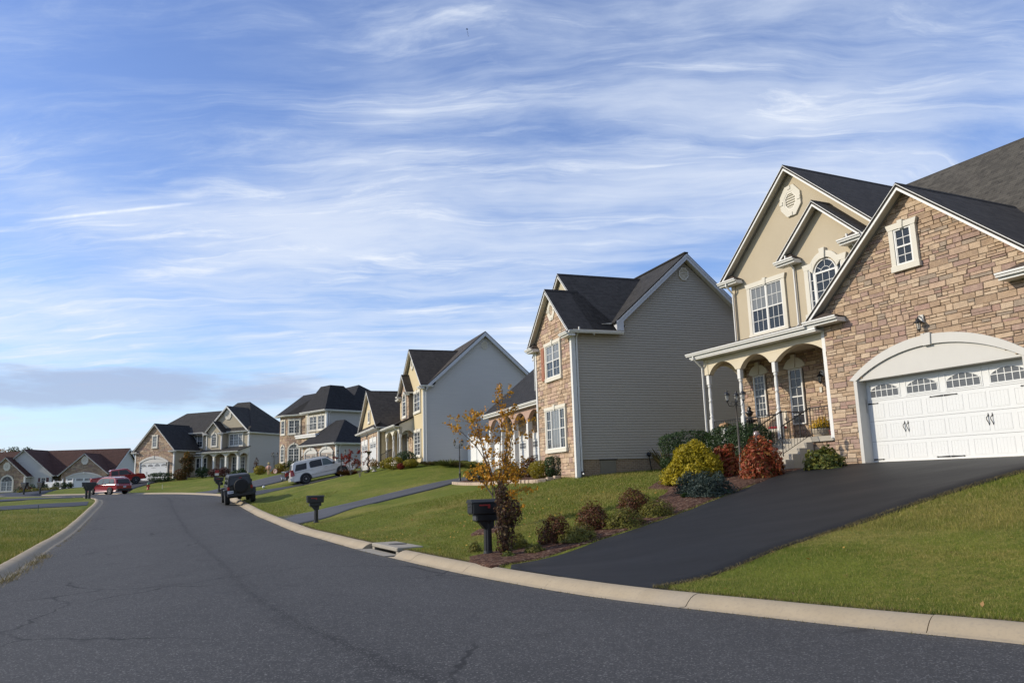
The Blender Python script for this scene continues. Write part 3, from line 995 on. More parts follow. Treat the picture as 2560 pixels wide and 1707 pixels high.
def window(house, W, a0, a1, z0, z1, cols=(1.0,), grid=(2, 2), hung=True, trim=.14, sill=.17, arch=0.0, key=True, n=0.0, lights=None, name='window', trimmat=None, eave_drop=True, arch_cols=None, curtain=None, detail=True, dark=None):
    """window with cast surround, white frame, mullions, muntins; panes are its sub-part. a0..z1 = frame opening"""
    wt = WHITE(); cr = trimmat or CREAM()
    d = n
    mb = MB()     # frame + muntins
    pn = MB()
    fw = .045
    H = z1 - z0
    def bar(x0, x1, y0, y1, p0=.0, p1=.052): mb.box_W(W, x0, x1, d + p0, d + p1, y0, y1, 0)
    bar(a0, a0 + fw, z0, z1); bar(a1 - fw, a1, z0, z1); bar(a0 + fw, a1 - fw, z0, z0 + fw)
    if not arch: bar(a0 + fw, a1 - fw, z1 - fw, z1)
    tot = sum(cols); x = a0 + fw; Wd = a1 - a0 - 2 * fw
    mul = .075
    nxs = len(cols)
    wid = (Wd - mul * (nxs - 1))
    cells = []
    for i, c in enumerate(cols):
        w_ = wid * c / tot
        cells.append((x, x + w_))
        if i < nxs - 1: bar(x + w_, x + w_ + mul, z0 + fw, z1 if arch else z1 - fw, 0, .056)
        x += w_ + mul
    zt = z1 - (0 if arch else fw)
    for i, (x0, x1) in enumerate(cells):
        gx, gy = grid
        if isinstance(gx, (tuple, list)): gx_i = gx[i]
        else: gx_i = gx
        hs = hung if not isinstance(hung, (tuple, list)) else hung[i]
        sections = [(z0 + fw, zt)]
        if hs:
            zm = (z0 + fw + zt) / 2
            bar(x0, x1, zm - .022, zm + .022, 0, .046)
            sections = [(z0 + fw, zm - .022), (zm + .022, zt)]
        # sash stiles
        for q in (x0, x1 - .022): bar(q, q + .022, z0 + fw, zt, 0, .040)
        for si, (s0, s1) in enumerate(sections):
            mi = 0
            if curtain and (curtain == 'all' or (curtain == 'top' and si == len(sections) - 1) or (isinstance(curtain, int) and i == curtain)): mi = 1
            pn.face([W.P(x0, d + .020, s0), W.P(x1, d + .020, s0), W.P(x1, d + .020, s1), W.P(x0, d + .020, s1)], mi)
            if detail:
                for k in range(1, gx_i):
                    q = x0 + (x1 - x0) * k / gx_i
                    bar(q - .009, q + .009, s0, s1, .018, .030)
                for k in range(1, gy):
                    q = s0 + (s1 - s0) * k / gy
                    bar(x0, x1, q - .009, q + .009, .018, .030)
    if arch:
        bar(a0 + fw, a1 - fw, z1 - .03, z1 + .03, 0, .05)
        o = arc(a0, a1, z1, arch); i_ = arc(a0 + fw, a1 - fw, z1 + .02, arch - fw, 14)
        for k in range(len(o) - 1):
            mb.hexa([W.P(i_[k][0], d + .052, i_[k][1]), W.P(i_[k + 1][0], d + .052, i_[k + 1][1]), W.P(i_[k + 1][0], d, i_[k + 1][1]), W.P(i_[k][0], d, i_[k][1]),
                     W.P(o[k][0], d + .052, o[k][1]), W.P(o[k + 1][0], d + .052, o[k + 1][1]), W.P(o[k + 1][0], d, o[k + 1][1]), W.P(o[k][0], d, o[k][1])], 0)
        pn.face([W.P(p[0], d + .020, p[1]) for p in i_[::-1]], 0)
        if detail:
            cx = (a0 + a1) / 2; rr = arch * .5
            for ang in (35, 90, 145):
                t = R_(ang)
                e = (cx + math.cos(t) * (a1 - a0) * .5 * .92, z1 + math.sin(t) * arch * .92)
                s_ = (cx + math.cos(t) * (a1 - a0) * .22, z1 + math.sin(t) * arch * .42)
                mb.tube([W.P(s_[0], d + .026, s_[1]), W.P(e[0], d + .026, e[1])], .010, 4, 0, sm=False)
            q = arc(cx - (a1 - a0) * .22, cx + (a1 - a0) * .22, z1, arch * .42, 8)
            for k in range(8): mb.tube([W.P(q[k][0], d + .026, q[k][1]), W.P(q[k + 1][0], d + .026, q[k + 1][1])], .010, 4, 0, sm=False)
    w_o = mb.build(name, [wt], house)
    pn.build('pane', [m_glass() if dark is None else dark, m_glass('curtained_glass', (.16, .17, .175))], w_o)
    if trim:
        tb = MB()
        p1 = .075
        def tb_(x0, x1, y0, y1, q1=p1): tb.box_W(W, x0, x1, d - .01, d + q1, y0, y1, 0)
        tb_(a0 - trim, a0 - .002, z0, z1); tb_(a1 + .002, a1 + trim, z0, z1)
        tb_(a0 - trim * 1.15, a1 + trim * 1.15, z0 - sill, z0 - .002, p1 + .02)
        hd = trim * 1.15
        if arch:
            o = arc(a0 - trim, a1 + trim, z1 + .0, arch + trim, 14); i_ = arc(a0, a1, z1, arch, 14)
            for k in range(len(o) - 1):
                tb.hexa([W.P(i_[k][0], d + p1, i_[k][1]), W.P(i_[k + 1][0], d + p1, i_[k + 1][1]), W.P(i_[k + 1][0], d - .01, i_[k + 1][1]), W.P(i_[k][0], d - .01, i_[k][1]),
                         W.P(o[k][0], d + p1, o[k][1]), W.P(o[k + 1][0], d + p1, o[k + 1][1]), W.P(o[k + 1][0], d - .01, o[k + 1][1]), W.P(o[k][0], d - .01, o[k][1])], 0)
            zk = z1 + arch
        else:
            tb.prism([(a0 - trim - .01, z1 + .002), (a1 + trim + .01, z1 + .002), (a1 + trim + .07, z1 + hd), (a0 - trim - .07, z1 + hd)], W.P, d - .01, d + p1 + .012, 0)
            zk = z1
        if key:
            c = (a0 + a1) / 2
            tb.prism([(c - .055, zk - .02), (c + .055, zk - .02), (c + .085, zk + hd + .055), (c - .085, zk + hd + .055)], W.P, d - .01, d + p1 + .04, 0)
        tb.build('window_surround', [cr], w_o)
    return w_o

def vent(house, W, a, z, r=.28, n=0.0, surround=True, name='gable_vent'):
    mb = MB()
    def octo(q, k=1.0): return [(a + q * math.cos(R_(22.5 + 45 * i)), z + q * k * math.sin(R_(22.5 + 45 * i))) for i in range(8)]
    k = 1.18
    if surround:
        o, i_ = octo(r * 1.75, k), octo(r * 1.02, k)
        for j in range(8):
            j2 = (j + 1) % 8
            mb.hexa([W.P(*_3(i_[j], n + .07)), W.P(*_3(i_[j2], n + .07)), W.P(*_3(i_[j2], n)), W.P(*_3(i_[j], n)), W.P(*_3(o[j], n + .07)), W.P(*_3(o[j2], n + .07)), W.P(*_3(o[j2], n)), W.P(*_3(o[j], n))], 0)
        for t in range(4):
            ang = R_(90 * t)
            cx, cz = a + r * 1.42 * math.cos(ang), z + r * k * 1.42 * math.sin(ang)
            s = .065
            mb.prism([(cx - s - .02 * abs(math.cos(ang)), cz - s), (cx + s, cz - s), (cx + s, cz + s), (cx - s, cz + s)], W.P, n, n + .095, 0)
    o, i_ = octo(r * 1.02, k), octo(r * .84, k)
    for j in range(8):
        j2 = (j + 1) % 8
        mb.hexa([W.P(*_3(i_[j], n + .06)), W.P(*_3(i_[j2], n + .06)), W.P(*_3(i_[j2], n)), W.P(*_3(i_[j], n)), W.P(*_3(o[j], n + .06)), W.P(*_3(o[j2], n + .06)), W.P(*_3(o[j2], n)), W.P(*_3(o[j], n))], 1)
    mb.face([W.P(*_3(p, n + .012)) for p in i_], 1)
    ns = 6
    for j in range(ns):
        zc = z + r * k * .78 * (-1 + 2 * (j + .5) / ns)
        hw = min(r * .80, r * .84 * 1.20 - abs(zc - z) / k * .72)
        hw = min(r * .78, (r * 1.16 - abs(zc - z) / k) * .86)
        if hw > .03:
            q = r * .10
            mb.hexa([W.P(a - hw, n + .05, zc - q), W.P(a + hw, n + .05, zc - q), W.P(a + hw, n + .01, zc + q * .6), W.P(a - hw, n + .01, zc + q * .6),
                     W.P(a - hw, n + .058, zc - q + .012), W.P(a + hw, n + .058, zc - q + .012), W.P(a + hw, n + .012, zc + q), W.P(a - hw, n + .012, zc + q)], 1)
    return mb.build(name, [CREAM(), plain('vent_vinyl', (.62, .58, .49), .5, var=.04)], house)
def _3(p, n): return (p[0], n, p[1])

def garage_door(house, W, a0, a1, z0, z1, n, npan=8, nwin=4, hardware=True, arch_win=True, mcol=None, detail=True, rows=4):
    wt = mcol or plain('garage_door_white', (.63, .635, .62), .42, var=.03)
    mb = MB()
    H = (z1 - z0) / rows
    Wd = a1 - a0
    mb.face([W.P(a0, n, z0), W.P(a1, n, z0), W.P(a1, n, z1), W.P(a0, n, z1)], 1)
    for r in range(rows):
        y0, y1 = z0 + r * H + .004, z0 + (r + 1) * H - .004
        mb.box_W(W, a0 + .002, a1 - .002, n, n + .030, y0, y1, 0)
        if r < rows - 1 and detail:
            pw = Wd / npan
            for p in range(npan):
                off = (.012 if p % 2 else -.012)
                x0, x1 = a0 + p * pw + .062 + off, a0 + (p + 1) * pw - .062 + off
                q0, q1 = y0 + .085, y1 - .085
                # pressed panel: a raised picture-frame bead round a field of boards
                for (u0, u1, v0, v1) in ((x0, x1, q0, q0 + .014), (x0, x1, q1 - .014, q1), (x0, x0 + .014, q0 + .014, q1 - .014), (x1 - .014, x1, q0 + .014, q1 - .014)):
                    mb.box_W(W, u0, u1, n + .030, n + .036, v0, v1, 0)
                nb = 5
                for b in range(nb):
                    u0 = x0 + .018 + (x1 - x0 - .036) * b / nb
                    u1 = x0 + .018 + (x1 - x0 - .036) * (b + 1) / nb - .006
                    mb.box_W(W, u0, u1, n + .030, n + .0325, q0 + .02, q1 - .02, 0)
    o = mb.build('garage_door', [wt, plain('gap_shadow', (.05, .05, .05), .8)], house)
    y0, y1 = z0 + (rows - 1) * H + .10, z1 - .12
    ww = Wd / nwin
    for k in range(nwin):
        c = a0 + ww * (k + .5) - (.0 if nwin > 2 else 0)
        hw = ww * .39
        wb = MB(); pb = MB()
        nn = n + .030
        x0, x1 = c - hw, c + hw
        zl = y0 + (y1 - y0) * .55
        ar = arc(x0, x1, zl, y1 - zl, 10) if arch_win else [(x0, y1), (x1, y1)]
        # plate with glazing set on it
        for (u0, u1, v0, v1) in ((x0 - .055, x1 + .055, y0 - .05, y0), (x0 - .055, x1 + .055, y1 + .03, y1 + .07), (x0 - .055, x0 - .02, y0, y1 + .03), (x1 + .02, x1 + .055, y0, y1 + .03)):
            wb.box_W(W, u0, u1, nn, nn + .012, v0, v1, 0)
        pb.face([W.P(x0, nn + .004, y0), W.P(x1, nn + .004, y0)] + [W.P(p[0], nn + .004, p[1]) for p in ar[::-1]], 0)
        nb = 5
        for b in range(nb + 1):
            u = x0 + (x1 - x0) * b / nb
            zt = zl + (y1 - zl) * max(0, 1 - ((u - c) / hw) ** 2) if arch_win else y1
            wb.box_W(W, u - .011, u + .011, nn, nn + .016, y0, max(zt, zl), 0)
        wb.box_W(W, x0, x1, nn, nn + .0175, zl - .012, zl + .010, 0)
        wb.box_W(W, x0 - .02, x1 + .02, nn, nn + .018, y0 - .02, y0 + .006, 0)
        for q in range(len(ar) - 1):
            wb.tube([W.P(ar[q][0], nn + .01, ar[q][1]), W.P(ar[q + 1][0], nn + .01, ar[q + 1][1])], .012, 4, 0, sm=False)
        wo_ = wb.build('door_window', [wt], o)
        pb.build('pane', [m_glass('garage_glass', (.10, .105, .112))], wo_)
    if hardware:
        for (ca, half, cz) in ((a0 + .002, (0, .37), z1 - H - .07), (a0 + .002, (0, .37), z0 + .075), (a0 + Wd / 2, (-.42, .42), z1 - H - .07), (a0 + Wd / 2, (-.42, .42), z0 + .075), (a1 - .002, (-.37, 0), z1 - H - .07), (a1 - .002, (-.37, 0), z0 + .075)):
            hb = MB()
            nn = n + .034
            for e in half:
                if e == 0: continue
                s = 1 if e > 0 else -1
                tip = ca + e
                p = [(ca + s * .012, cz - .024), (tip - s * .05, cz - .010), (tip - s * .05, cz - .024), (tip, cz), (tip - s * .05, cz + .024), (tip - s * .05, cz + .010), (ca + s * .012, cz + .024)]
                if s < 0: p = p[::-1]
                hb.prism(p, W.P, nn, nn + .010, 0)
            hb.build('strap_hinge', [BLACK()], o)
        zc = z0 + H * 1.0 + .37
        for ca in (a0 + Wd * .25, a0 + Wd * .75):
            for s in (-1, 1):
                hb = MB()
                x = ca + s * .055
                nn = n + .034
                hb.prism([(x - .018, zc + .10), (x + .018, zc + .10), (x, zc + .165)], W.P, nn, nn + .012, 0)
                hb.prism([(x - .018, zc + .10), (x + .018, zc + .10), (x + .012, zc + .075), (x - .012, zc + .075)], W.P, nn, nn + .014, 0)
                hb.prism([(x, zc - .155), (x + .016, zc - .105), (x - .016, zc - .105)], W.P, nn, nn + .012, 0)
                hb.tube([W.P(x, nn + .01, zc + .09), W.P(x - .02, nn + .055, zc + .05), W.P(x - .022, nn + .06, zc), W.P(x, nn + .045, zc - .06), W.P(x, nn + .01, zc - .11)], .011, 6, 0)
                hb.build('handle', [BLACK()], o)
    return o

def garage_surround(house, W, a0, a1, z0, zh, rise, n_front, n_door, jw=.115, key=True, tympanum=True):
    """arched cast surround round a recessed garage door: jambs with reveals, arch band, keystone, white infill under the arch"""
    mb = MB()
    for (x0, x1) in ((a0 - jw, a0), (a1, a1 + jw)):
        mb.box_W(W, x0, x1, n_door - .05, n_front + .035, z0 - .12, zh + .005, 0)
    # springer ears
    bw = .24
    for s, x in ((-1, a0 - jw), (1, a1 + jw)):
        p = [(x, zh), (x + s * .18, zh + .12), (x + s * .02, zh + .26), (x - s * .12, zh + .1), (x - s * .1, zh)]
        if s < 0: p = p[::-1]
    o = arc(a0 - jw - .14, a1 + jw + .14, zh + .05, rise + bw * .92, 26); i_ = arc(a0 - jw * .35, a1 + jw * .35, zh, rise, 26)
    for k in range(len(o) - 1):
        mb.hexa([W.P(i_[k][0], n_front + .045, i_[k][1]), W.P(i_[k + 1][0], n_front + .045, i_[k + 1][1]), W.P(i_[k + 1][0], n_front - .1, i_[k + 1][1]), W.P(i_[k][0], n_front - .1, i_[k][1]),
                 W.P(o[k][0], n_front + .045, o[k][1]), W.P(o[k + 1][0], n_front + .045, o[k + 1][1]), W.P(o[k + 1][0], n_front - .1, o[k + 1][1]), W.P(o[k][0], n_front - .1, o[k][1])], 0)
    if key:
        c = (a0 + a1) / 2
        mb.prism([(c - .11, zh + rise - .02), (c + .11, zh + rise - .02), (c + .14, zh + rise + bw + .07), (c - .14, zh + rise + bw + .07)], W.P, n_front - .1, n_front + .085, 0)
    so = mb.build('garage_surround', [plain('door_surround_paint', (.52, .505, .465), .7, var=.06)], house)
    if tympanum:
        tb = MB()
        ii = arc(a0 - jw * .35, a1 + jw * .35, zh, rise, 26)
        tb.prism([(p[0], p[1]) for p in ii[::-1]], W.P, n_door + .06, n_front - .02, 0)
        # header soffit and weather stop
        tb.box_W(W, a0, a1, n_door - .02, n_door + .06, zh - .02, zh + .05, 0)
        tb.build('door_header', [plain('door_surround_paint', (.52, .505, .465), .7)], so)
    return so

def turned_post(mb, x, y, z0, z1, w=.14, m=0):
    """square-ended turned porch post"""
    h = w / 2
    zb, zt = z0 + (z1 - z0) * .36, z1 - (z1 - z0) * .14
    mb.bevbox(x - h, x + h, y - h, y + h, z0, zb, .012, m)
    mb.bevbox(x - h, x + h, y - h, y + h, zt, z1, .012, m)
    L = zt - zb
    prof = [(.060, 0), (.070, .02), (.045, .045), (.066, .07), (.066, .10), (.046, .125), (.058, .20), (.064, .32), (.058, .45), (.045, .50), (.066, .52), (.066, .55), (.045, .575), (.058, .64), (.062, .75), (.052, .87), (.044, .92), (.066, .945), (.066, .975), (.05, 1.0)]
    mb.lathe([(r * w / .14, zb + t * L) for r, t in prof], (x, y, 0), 14, m)

def arch_beam(mb, W, a0, a1, n0, n1, zb, zt, rise, m=0, seg=12):
    """one bay of a porch beam with an arched cut-out below"""
    p = arc(a0, a1, zb, rise, seg)
    for k in range(len(p) - 1):
        mb.hexa([W.P(p[k][0], n1, p[k][1]), W.P(p[k + 1][0], n1, p[k + 1][1]), W.P(p[k + 1][0], n0, p[k + 1][1]), W.P(p[k][0], n0, p[k][1]),
                 W.P(p[k][0], n1, zt), W.P(p[k + 1][0], n1, zt), W.P(p[k + 1][0], n0, zt), W.P(p[k][0], n0, zt)], m)

def railing(house, pts, h=.88, name='porch_railing', spacing=.115, rb=.007, bottom=True):
    """black iron railing along 3D base points (foot of the rail at each post)"""
    mb = MB()
    for i in range(len(pts)):
        p = Vector(pts[i])
        mb.tube([p, p + Vector((0, 0, h))], .016, 4, 0, sm=False)
    for i in range(len(pts) - 1):
        a, b = Vector(pts[i]), Vector(pts[i + 1])
        u = Vector((0, 0, 1))
        mb.tube([a + u * h, b + u * h], .019, 6, 0)
        if bottom: mb.tube([a + u * .09, b + u * .09], .011, 4, 0, sm=False)
        L = (Vector((a.x, a.y)) - Vector((b.x, b.y))).length
        k = max(1, int(L / spacing))
        for j in range(1, k):
            q = a.lerp(b, j / k)
            mb.tube([q + u * .09, q + u * h], rb, 4, 0, cap=False, sm=False)
    return mb.build(name, [BLACK()], house)

def wall_lamp(house, W, a, z, n=0.0, plate=True, name='wall_lamp'):
    mb = MB()
    if plate: mb.box_W(W, a - .07, a + .07, n, n + .045, z - .02, z + .20, 1)
    mb.tube([W.P(a, n + .03, z + .12), W.P(a, n + .10, z + .16), W.P(a, n + .17, z + .13), W.P(a, n + .17, z + .06)], .016, 8, 0)
    c = W.P(a, n + .17, 0)
    mb.lathe([(.015, z + .10), (.035, z + .08), (.05, z + .05), (.115, z - .01), (.118, z - .025), (.075, z - .025), (.07, z - .03)], (c[0], c[1], 0), 10, 0)
    for k in range(6):
        t = k * math.pi / 3
        mb.tube([(c[0] + .068 * math.cos(t), c[1] + .068 * math.sin(t), z - .03), (c[0] + .045 * math.cos(t), c[1] + .045 * math.sin(t), z - .21)], .005, 4, 0, cap=False)
    mb.lathe([(.05, z - .205), (.055, z - .22), (.03, z - .24), (.01, z - .26), (.012, z - .28), (.0, z - .29)], (c[0], c[1], 0), 10, 0)
    o = mb.build(name, [BLACK(), plain('lamp_plate', (.55, .53, .48), .6)], house)
    gl = MB(); gl.lathe([(.06, z - .03), (.04, z - .205)], (c[0], c[1], 0), 10, 0)
    gl.build('lamp_glass', [m_clear()], o)
    return o

def m_clear():
    def b(t):
        g = t.n('ShaderNodeBsdfPrincipled', None, Roughness=.08)
        g.inputs['Base Color'].default_value = (.75, .75, .70, 1)
        g.inputs['Specular IOR Level'].default_value = .6
        tr = t.n('ShaderNodeBsdfTransparent')
        t.set(tr, 'Color', t.mix(t.noise(obj_co(t), 6, 2), (.9, .9, .88, 1), (.8, .8, .78, 1)))
        ms = t.n('ShaderNodeMixShader', None, Fac=.38, _1=tr, _2=g)
        t.n('ShaderNodeOutputMaterial', None, Surface=ms)
    return mat('lantern_glass', b)

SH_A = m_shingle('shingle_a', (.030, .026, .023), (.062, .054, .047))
SH_B = m_shingle('shingle_b', (.016, .016, .017), (.036, .035, .036))
SH_C = m_shingle('shingle_c', (.026, .022, .019), (.050, .043, .037))
SH_D = m_shingle('shingle_d', (.014, .014, .016), (.028, .028, .031))
SH_E = m_shingle('shingle_e', (.026, .024, .022), (.052, .048, .044))
SH_F = m_shingle('shingle_f', (.050, .022, .017), (.085, .040, .030))
MORTAR = plain('mortar', (.21, .17, .13), .95, var=.2, nscale=12)

def house_root(name, o, az, label, cat='house', group=None):
    return empty(name, o, R_(az) - math.pi / 2, label, cat, group)

def trims(house, *boxes, m=None):
    for q in boxes:
        b = MB(); b.box(*q); b.build('corner_trim', [m or WHITE()], house)

# ------------------------------------------------------------------ house on the right: stone garage, arched porch, tall stucco gable
AZ_A = 25.87
_a = R_(AZ_A); _uA = Vector((math.sin(_a), -math.cos(_a))); _nA = Vector((-math.cos(_a), -math.sin(_a)))
OA = (10.6 + _nA.x * .35, 23.36 + _nA.y * .35, 1.96)
HA = house_root('suburban_house', OA, AZ_A, 'large house with stone garage front and spindle-post porch, nearest on the right')
STN = m_stone()
STUC_A = m_stucco('stucco_tan', (.45, .385, .280))
FA = Wall((0, 0), (1, 0))                    # garage front plane
GP = gable_poly(-1.05, 5.69, -.35, 4.74, .86)
zh = 2.39
hole = [(-.115, 5.0, -1, zh + .02)]
for (p, q) in zip(arc(-.04, 4.92, zh, .72, 20)[:-1], arc(-.04, 4.92, zh, .72, 20)[1:]):
    hole.append((p[0] - .001, q[0] + .001, zh - .05, min(p[1], q[1]) + .06))
sb = MB()
stones(sb, FA, GP, hole + [(1.72, 2.50, 5.40, 6.62)], seed=3)
# mortar bed behind the stones, left open at the door
bl = [(-1.05, -.4), (-.10, -.4), (-.10, zh)] + arc(-.04, 4.92, zh, .72, 20)[1:-1] + [(4.98, zh), (4.98, -.4), (5.69, -.4), (5.69, 4.74), (2.32, 4.74 + .86 * 3.37), (-1.05, 4.74)]
sb.prism(bl, FA.P, -.30, .012, 1)
sb.build('garage_wall', [STN, MORTAR], HA)
b = MB()
b.box(-1.05, -.9, .3, 8.0, -.4, 4.74); b.box(5.5, 5.69, .3, 8.0, -.4, 4.74)
b.box(-.9, 5.5, .62, .72, -.4, 2.6)
b.build('side_wall', [m_siding('siding_a', (.40, .36, .29))], HA)
gable_roof(HA, FA, -1.05, 5.69, 4.74, .86, .40, -6.2, .36, .09, SH_A, retlen=1.25, back_fn=(-2.35, -5.35, -2.35))
garage_surround(HA, FA, 0, 4.88, -.06, zh, .70, 0.03, -.33, .115)
garage_door(HA, FA, .0, 4.88, 0, zh - .02, -.35)
b = MB(); b.box(-.2, 5.1, -.06, .7, -.30, -.012); b.build('garage_sill', [CONC()], HA)
window(HA, FA, 1.83, 2.39, 5.45, 6.50, (1,), (2, 2), trim=.15, n=.045, trimmat=CREAM())
wall_lamp(HA, FA, 2.36, 3.72, .05)
b = MB(); b.box_W(FA, -.045, .0, -.27, -.22, 1.44, 1.86, 0); b.build('keypad_box', [plain('grey_plastic', (.42, .40, .36), .5)], HA)

# porch
PYF = 0.03
zf = .875
b = MB()
b.box(-7.05, -1.05, PYF - .02, 1.86, zf - .16, zf); b.build('porch_floor', [CONC()], HA)
b = MB(); W1 = Wall((0, PYF + .10), (1, 0))
stones(b, W1, [(-7.0, -.5), (-1.05, -.5), (-1.05, zf - .16), (-7.0, zf - .16)], seed=21)
b.box(-7.0, -1.05, PYF + .10, PYF + .4, -.6, zf - .17, 1)
WL = Wall((-7.0, 8), (0, -1)); 
b.build('porch_foundation', [STN, MORTAR], HA)
for x in (-3.41, -5.12, -6.82):
    b = MB(); turned_post(b, x, PYF + .09, zf, 3.50, .155); b.build('porch_post', [WHITE()], HA)
b = MB(); b.bevbox(-1.20, -1.055, PYF - .05, PYF + .16, zf - .10, 4.12, .01); b.build('porch_pilaster', [WHITE()], HA)
b = MB()
W2 = Wall((0, PYF), (1, 0))
xs = [-6.82, -5.12, -3.41, -1.12]
for i in range(3):
    hw = .09
    x0, x1 = xs[i] + (hw if i else .09), xs[i + 1] - (hw if i < 2 else .0)
    if i < 2: x0, x1 = xs[i] + .13, xs[i + 1] - .13
    else: x0, x1 = xs[i] + .13, xs[i + 1] - .0
    arch_beam(b, W2, x0, x1, -.22, 0, 3.50, 4.10, .40 if i < 2 else .40)
for x in (-6.95, -5.25, -3.54): b.box_W(W2, x, x + .26, -.22, 0, 3.50, 4.10)
W3 = Wall((-6.95, 1.80), (0, -1))
arch_beam(b, W3, .12, 1.55, -.22, 0, 3.50, 4.10, .40)
b.box_W(W3, 0, .12, -.22, 0, 3.50, 4.10); b.box_W(W3, 1.55, 1.79, -.22, 0, 3.50, 4.10)
b.build('porch_beam', [m_stucco('stucco_cream', (.60, .53, .40))], HA)
b = MB(); b.box(-6.9, -1.1, .2, 1.80, 4.02, 4.06); b.build('porch_ceiling', [plain('porch_ceiling', (.46, .40, .31), .7)], HA)
b = MB()
b.slab([(-7.30, -.42, 4.36), (-1.07, -.42, 4.36), (-1.07, 1.95, 4.98), (-7.30, 1.95, 4.98)], .07, 0, 0)
pr = b.build('porch_roof', [SH_A], HA)
b = MB()
b.box_W(W2, -7.22, -1.07, .02, .40, 4.10, 4.15, 0); b.box_W(W2, -7.26, -1.07, .36, .43, 4.15, 4.33, 0); b.box_W(W2, -7.22, -1.07, -.20, .05, 4.10, 4.30, 0)
b.gutter_W(W2, -7.36, -1.40, .435, 4.235)
b.prism([(0, 4.12), (2.25, 4.12), (2.25, 4.86), (0, 4.28)], lambda a, n, z: (-7.22 + n, PYF - .38 + a, z), 0, .05, 0)
b.build('gutter', [WHITE()], pr)
W2b = Wall((-7.0, PYF), (1, 0))
downspout(HA, Wall((-7.0, PYF + .0), (1, 0)), .02, .0, 4.24, -.1, .47, kick=False)

# first-floor wall behind the porch, in stone
YW = 1.85
W4 = Wall((0, YW), (1, 0))
b = MB()
stones(b, W4, [(-7.0, .86), (-1.05, .86), (-1.05, 4.1), (-7.0, 4.1)], [(-6.28, -5.62, 1.85, 3.4), (-4.48, -3.80, 1.42, 3.4), (-2.6, -1.5, .86, 3.1)], seed=8)
b.box(-7.0, -1.05, YW, YW + .25, -.5, 4.3, 1)
b.build('porch_wall', [STN, MORTAR], HA)
for (x0, x1, z0) in ((-6.26, -5.66, 1.86), (-4.46, -3.84, 1.45)):
    window(HA, W4, x0, x1, z0, 3.42, (1,), (3, 3) if z0 > 1.6 else (2, 3), trim=.0, n=.045, dark=m_glass('porch_glass', (.035, .035, .04)))
    b = MB()
    o = arc(x0 - .20, x1 + .20, 3.50, .34, 10); i_ = arc(x0 - .02, x1 + .02, 3.44, .02, 10)
    b.prism([(x0 - .02, 3.44), (x1 + .02, 3.44)] + [(p[0], p[1]) for p in o[::-1]], W4.P, .0, .11, 0)
    c = (x0 + x1) / 2
    b.prism([(c - .06, 3.46), (c + .06, 3.46), (c + .09, 3.93), (c - .09, 3.93)], W4.P, 0, .15, 0)
    b.build('window_head', [CREAM()], HA)
wall_lamp(HA, W4, -2.92, 3.0, .05, plate=True)
b = MB(); b.box_W(W4, -3.12, -3.02, .04, .075, 2.46, 2.64); b.build('doorbell', [CREAM()], HA)
b = MB(); b.box_W(W4, -2.95, -2.78, .04, .09, 1.30, 1.52); b.build('outlet_box', [WHITE()], HA)
b = MB(); b.box_W(W4, -2.55, -1.55, .0, .06, .90, 3.05, 0); b.box_W(W4, -2.42, -1.68, .06, .085, 1.0, 2.9, 1)
b.build('front_door', [WHITE(), plain('door_wood', (.10, .05, .03), .4)], HA)
# concrete steps and iron railings
b = MB()
for i in range(4):
    z1 = zf - .175 * (i + 1)
    b.bevbox(-3.45, -1.95 + .0, PYF - .02 - .31 * (i + 1), PYF - .02 - .31 * i + .001, -.35, z1, .012)
b.build('porch_steps', [CONC()], HA)
b = MB(); b.box(-3.75, -1.6, -2.2, -1.27, -.4, .035); b.build('porch_landing', [CONC()], HA)
for x in (-3.30, -2.10):
    railing(HA, [(x, .9, zf), (x, PYF + .05, zf), (x, -1.15, zf - .60)] if x < -3 else [(-1.22, PYF + .08, zf), (x + .05, PYF + .06, zf), (x, -1.15, zf - .60)], .92)
railing(HA, [(-6.70, PYF + .09, zf), (-5.22, PYF + .09, zf)], .86); railing(HA, [(-5.02, PYF + .09, zf), (-3.52, PYF + .09, zf)], .86)

# second floor: stucco gable with a smaller projecting gable
ZE2 = 7.42
b = MB()
PG = gable_poly(-7.0, -.08, 4.3, ZE2 + .24, .90)
b.prism(PG, W4.P, -.2, 0, 0)
b.build('upper_wall', [STUC_A], HA)
gable_roof(HA, W4, -7.0, -.08, ZE2 + .24, .90, .36, -8.2, .38, .09, SH_A, retlen=.95, back_fn=(-3.6, -6.42, -3.6))
vent(HA, W4, -3.62, 9.55, .30)
window(HA, W4, -6.07, -4.42, 5.03, 6.82, (1, 1), (3, 2), trim=.16, n=.0, curtain='top')
b = MB(); b.box_W(W4, -7.08, -6.90, -.9, .05, 4.3, 7.3); b.build('corner_trim', [m_stucco('stucco_trim', (.50, .43, .32))], HA)
downspout(HA, W4, -6.95, .05, 7.2, 4.62, .43)
YB = 1.35
W5 = Wall((0, YB), (1, 0))
b = MB(); PB = gable_poly(-3.40, -.5, 4.4, 7.50, .90)
b.prism(PB, W5.P, -.6, 0, 0)
b.box(-3.40, -3.30, YB, 1.9, 4.4, 7.4)
b.build('bay_wall', [STUC_A], HA)
gable_roof(HA, W5, -3.40, -.5, 7.50, .90, .36, -3.0, .38, .09, SH_A, retlen=.85, back_fn=(-1.2, -3.2, -1.2))
window(HA, W5, -2.66, -2.42, 5.12, 6.62, (1,), (1, 4), hung=False, trim=0, sill=.12)
window(HA, W5, -1.48, -1.24, 5.12, 6.62, (1,), (1, 4), hung=False, trim=0, sill=.12)
window(HA, W5, -2.42, -1.48, 5.12, 6.42, (1,), (3, 4), hung=False, trim=0, arch=.42)
b = MB()
b.box_W(W5, -2.84, -2.66, 0, .08, 4.95, 6.66); b.box_W(W5, -1.24, -1.06, 0, .08, 4.95, 6.66); b.box_W(W5, -2.92, -.98, 0, .10, 4.93, 5.10)
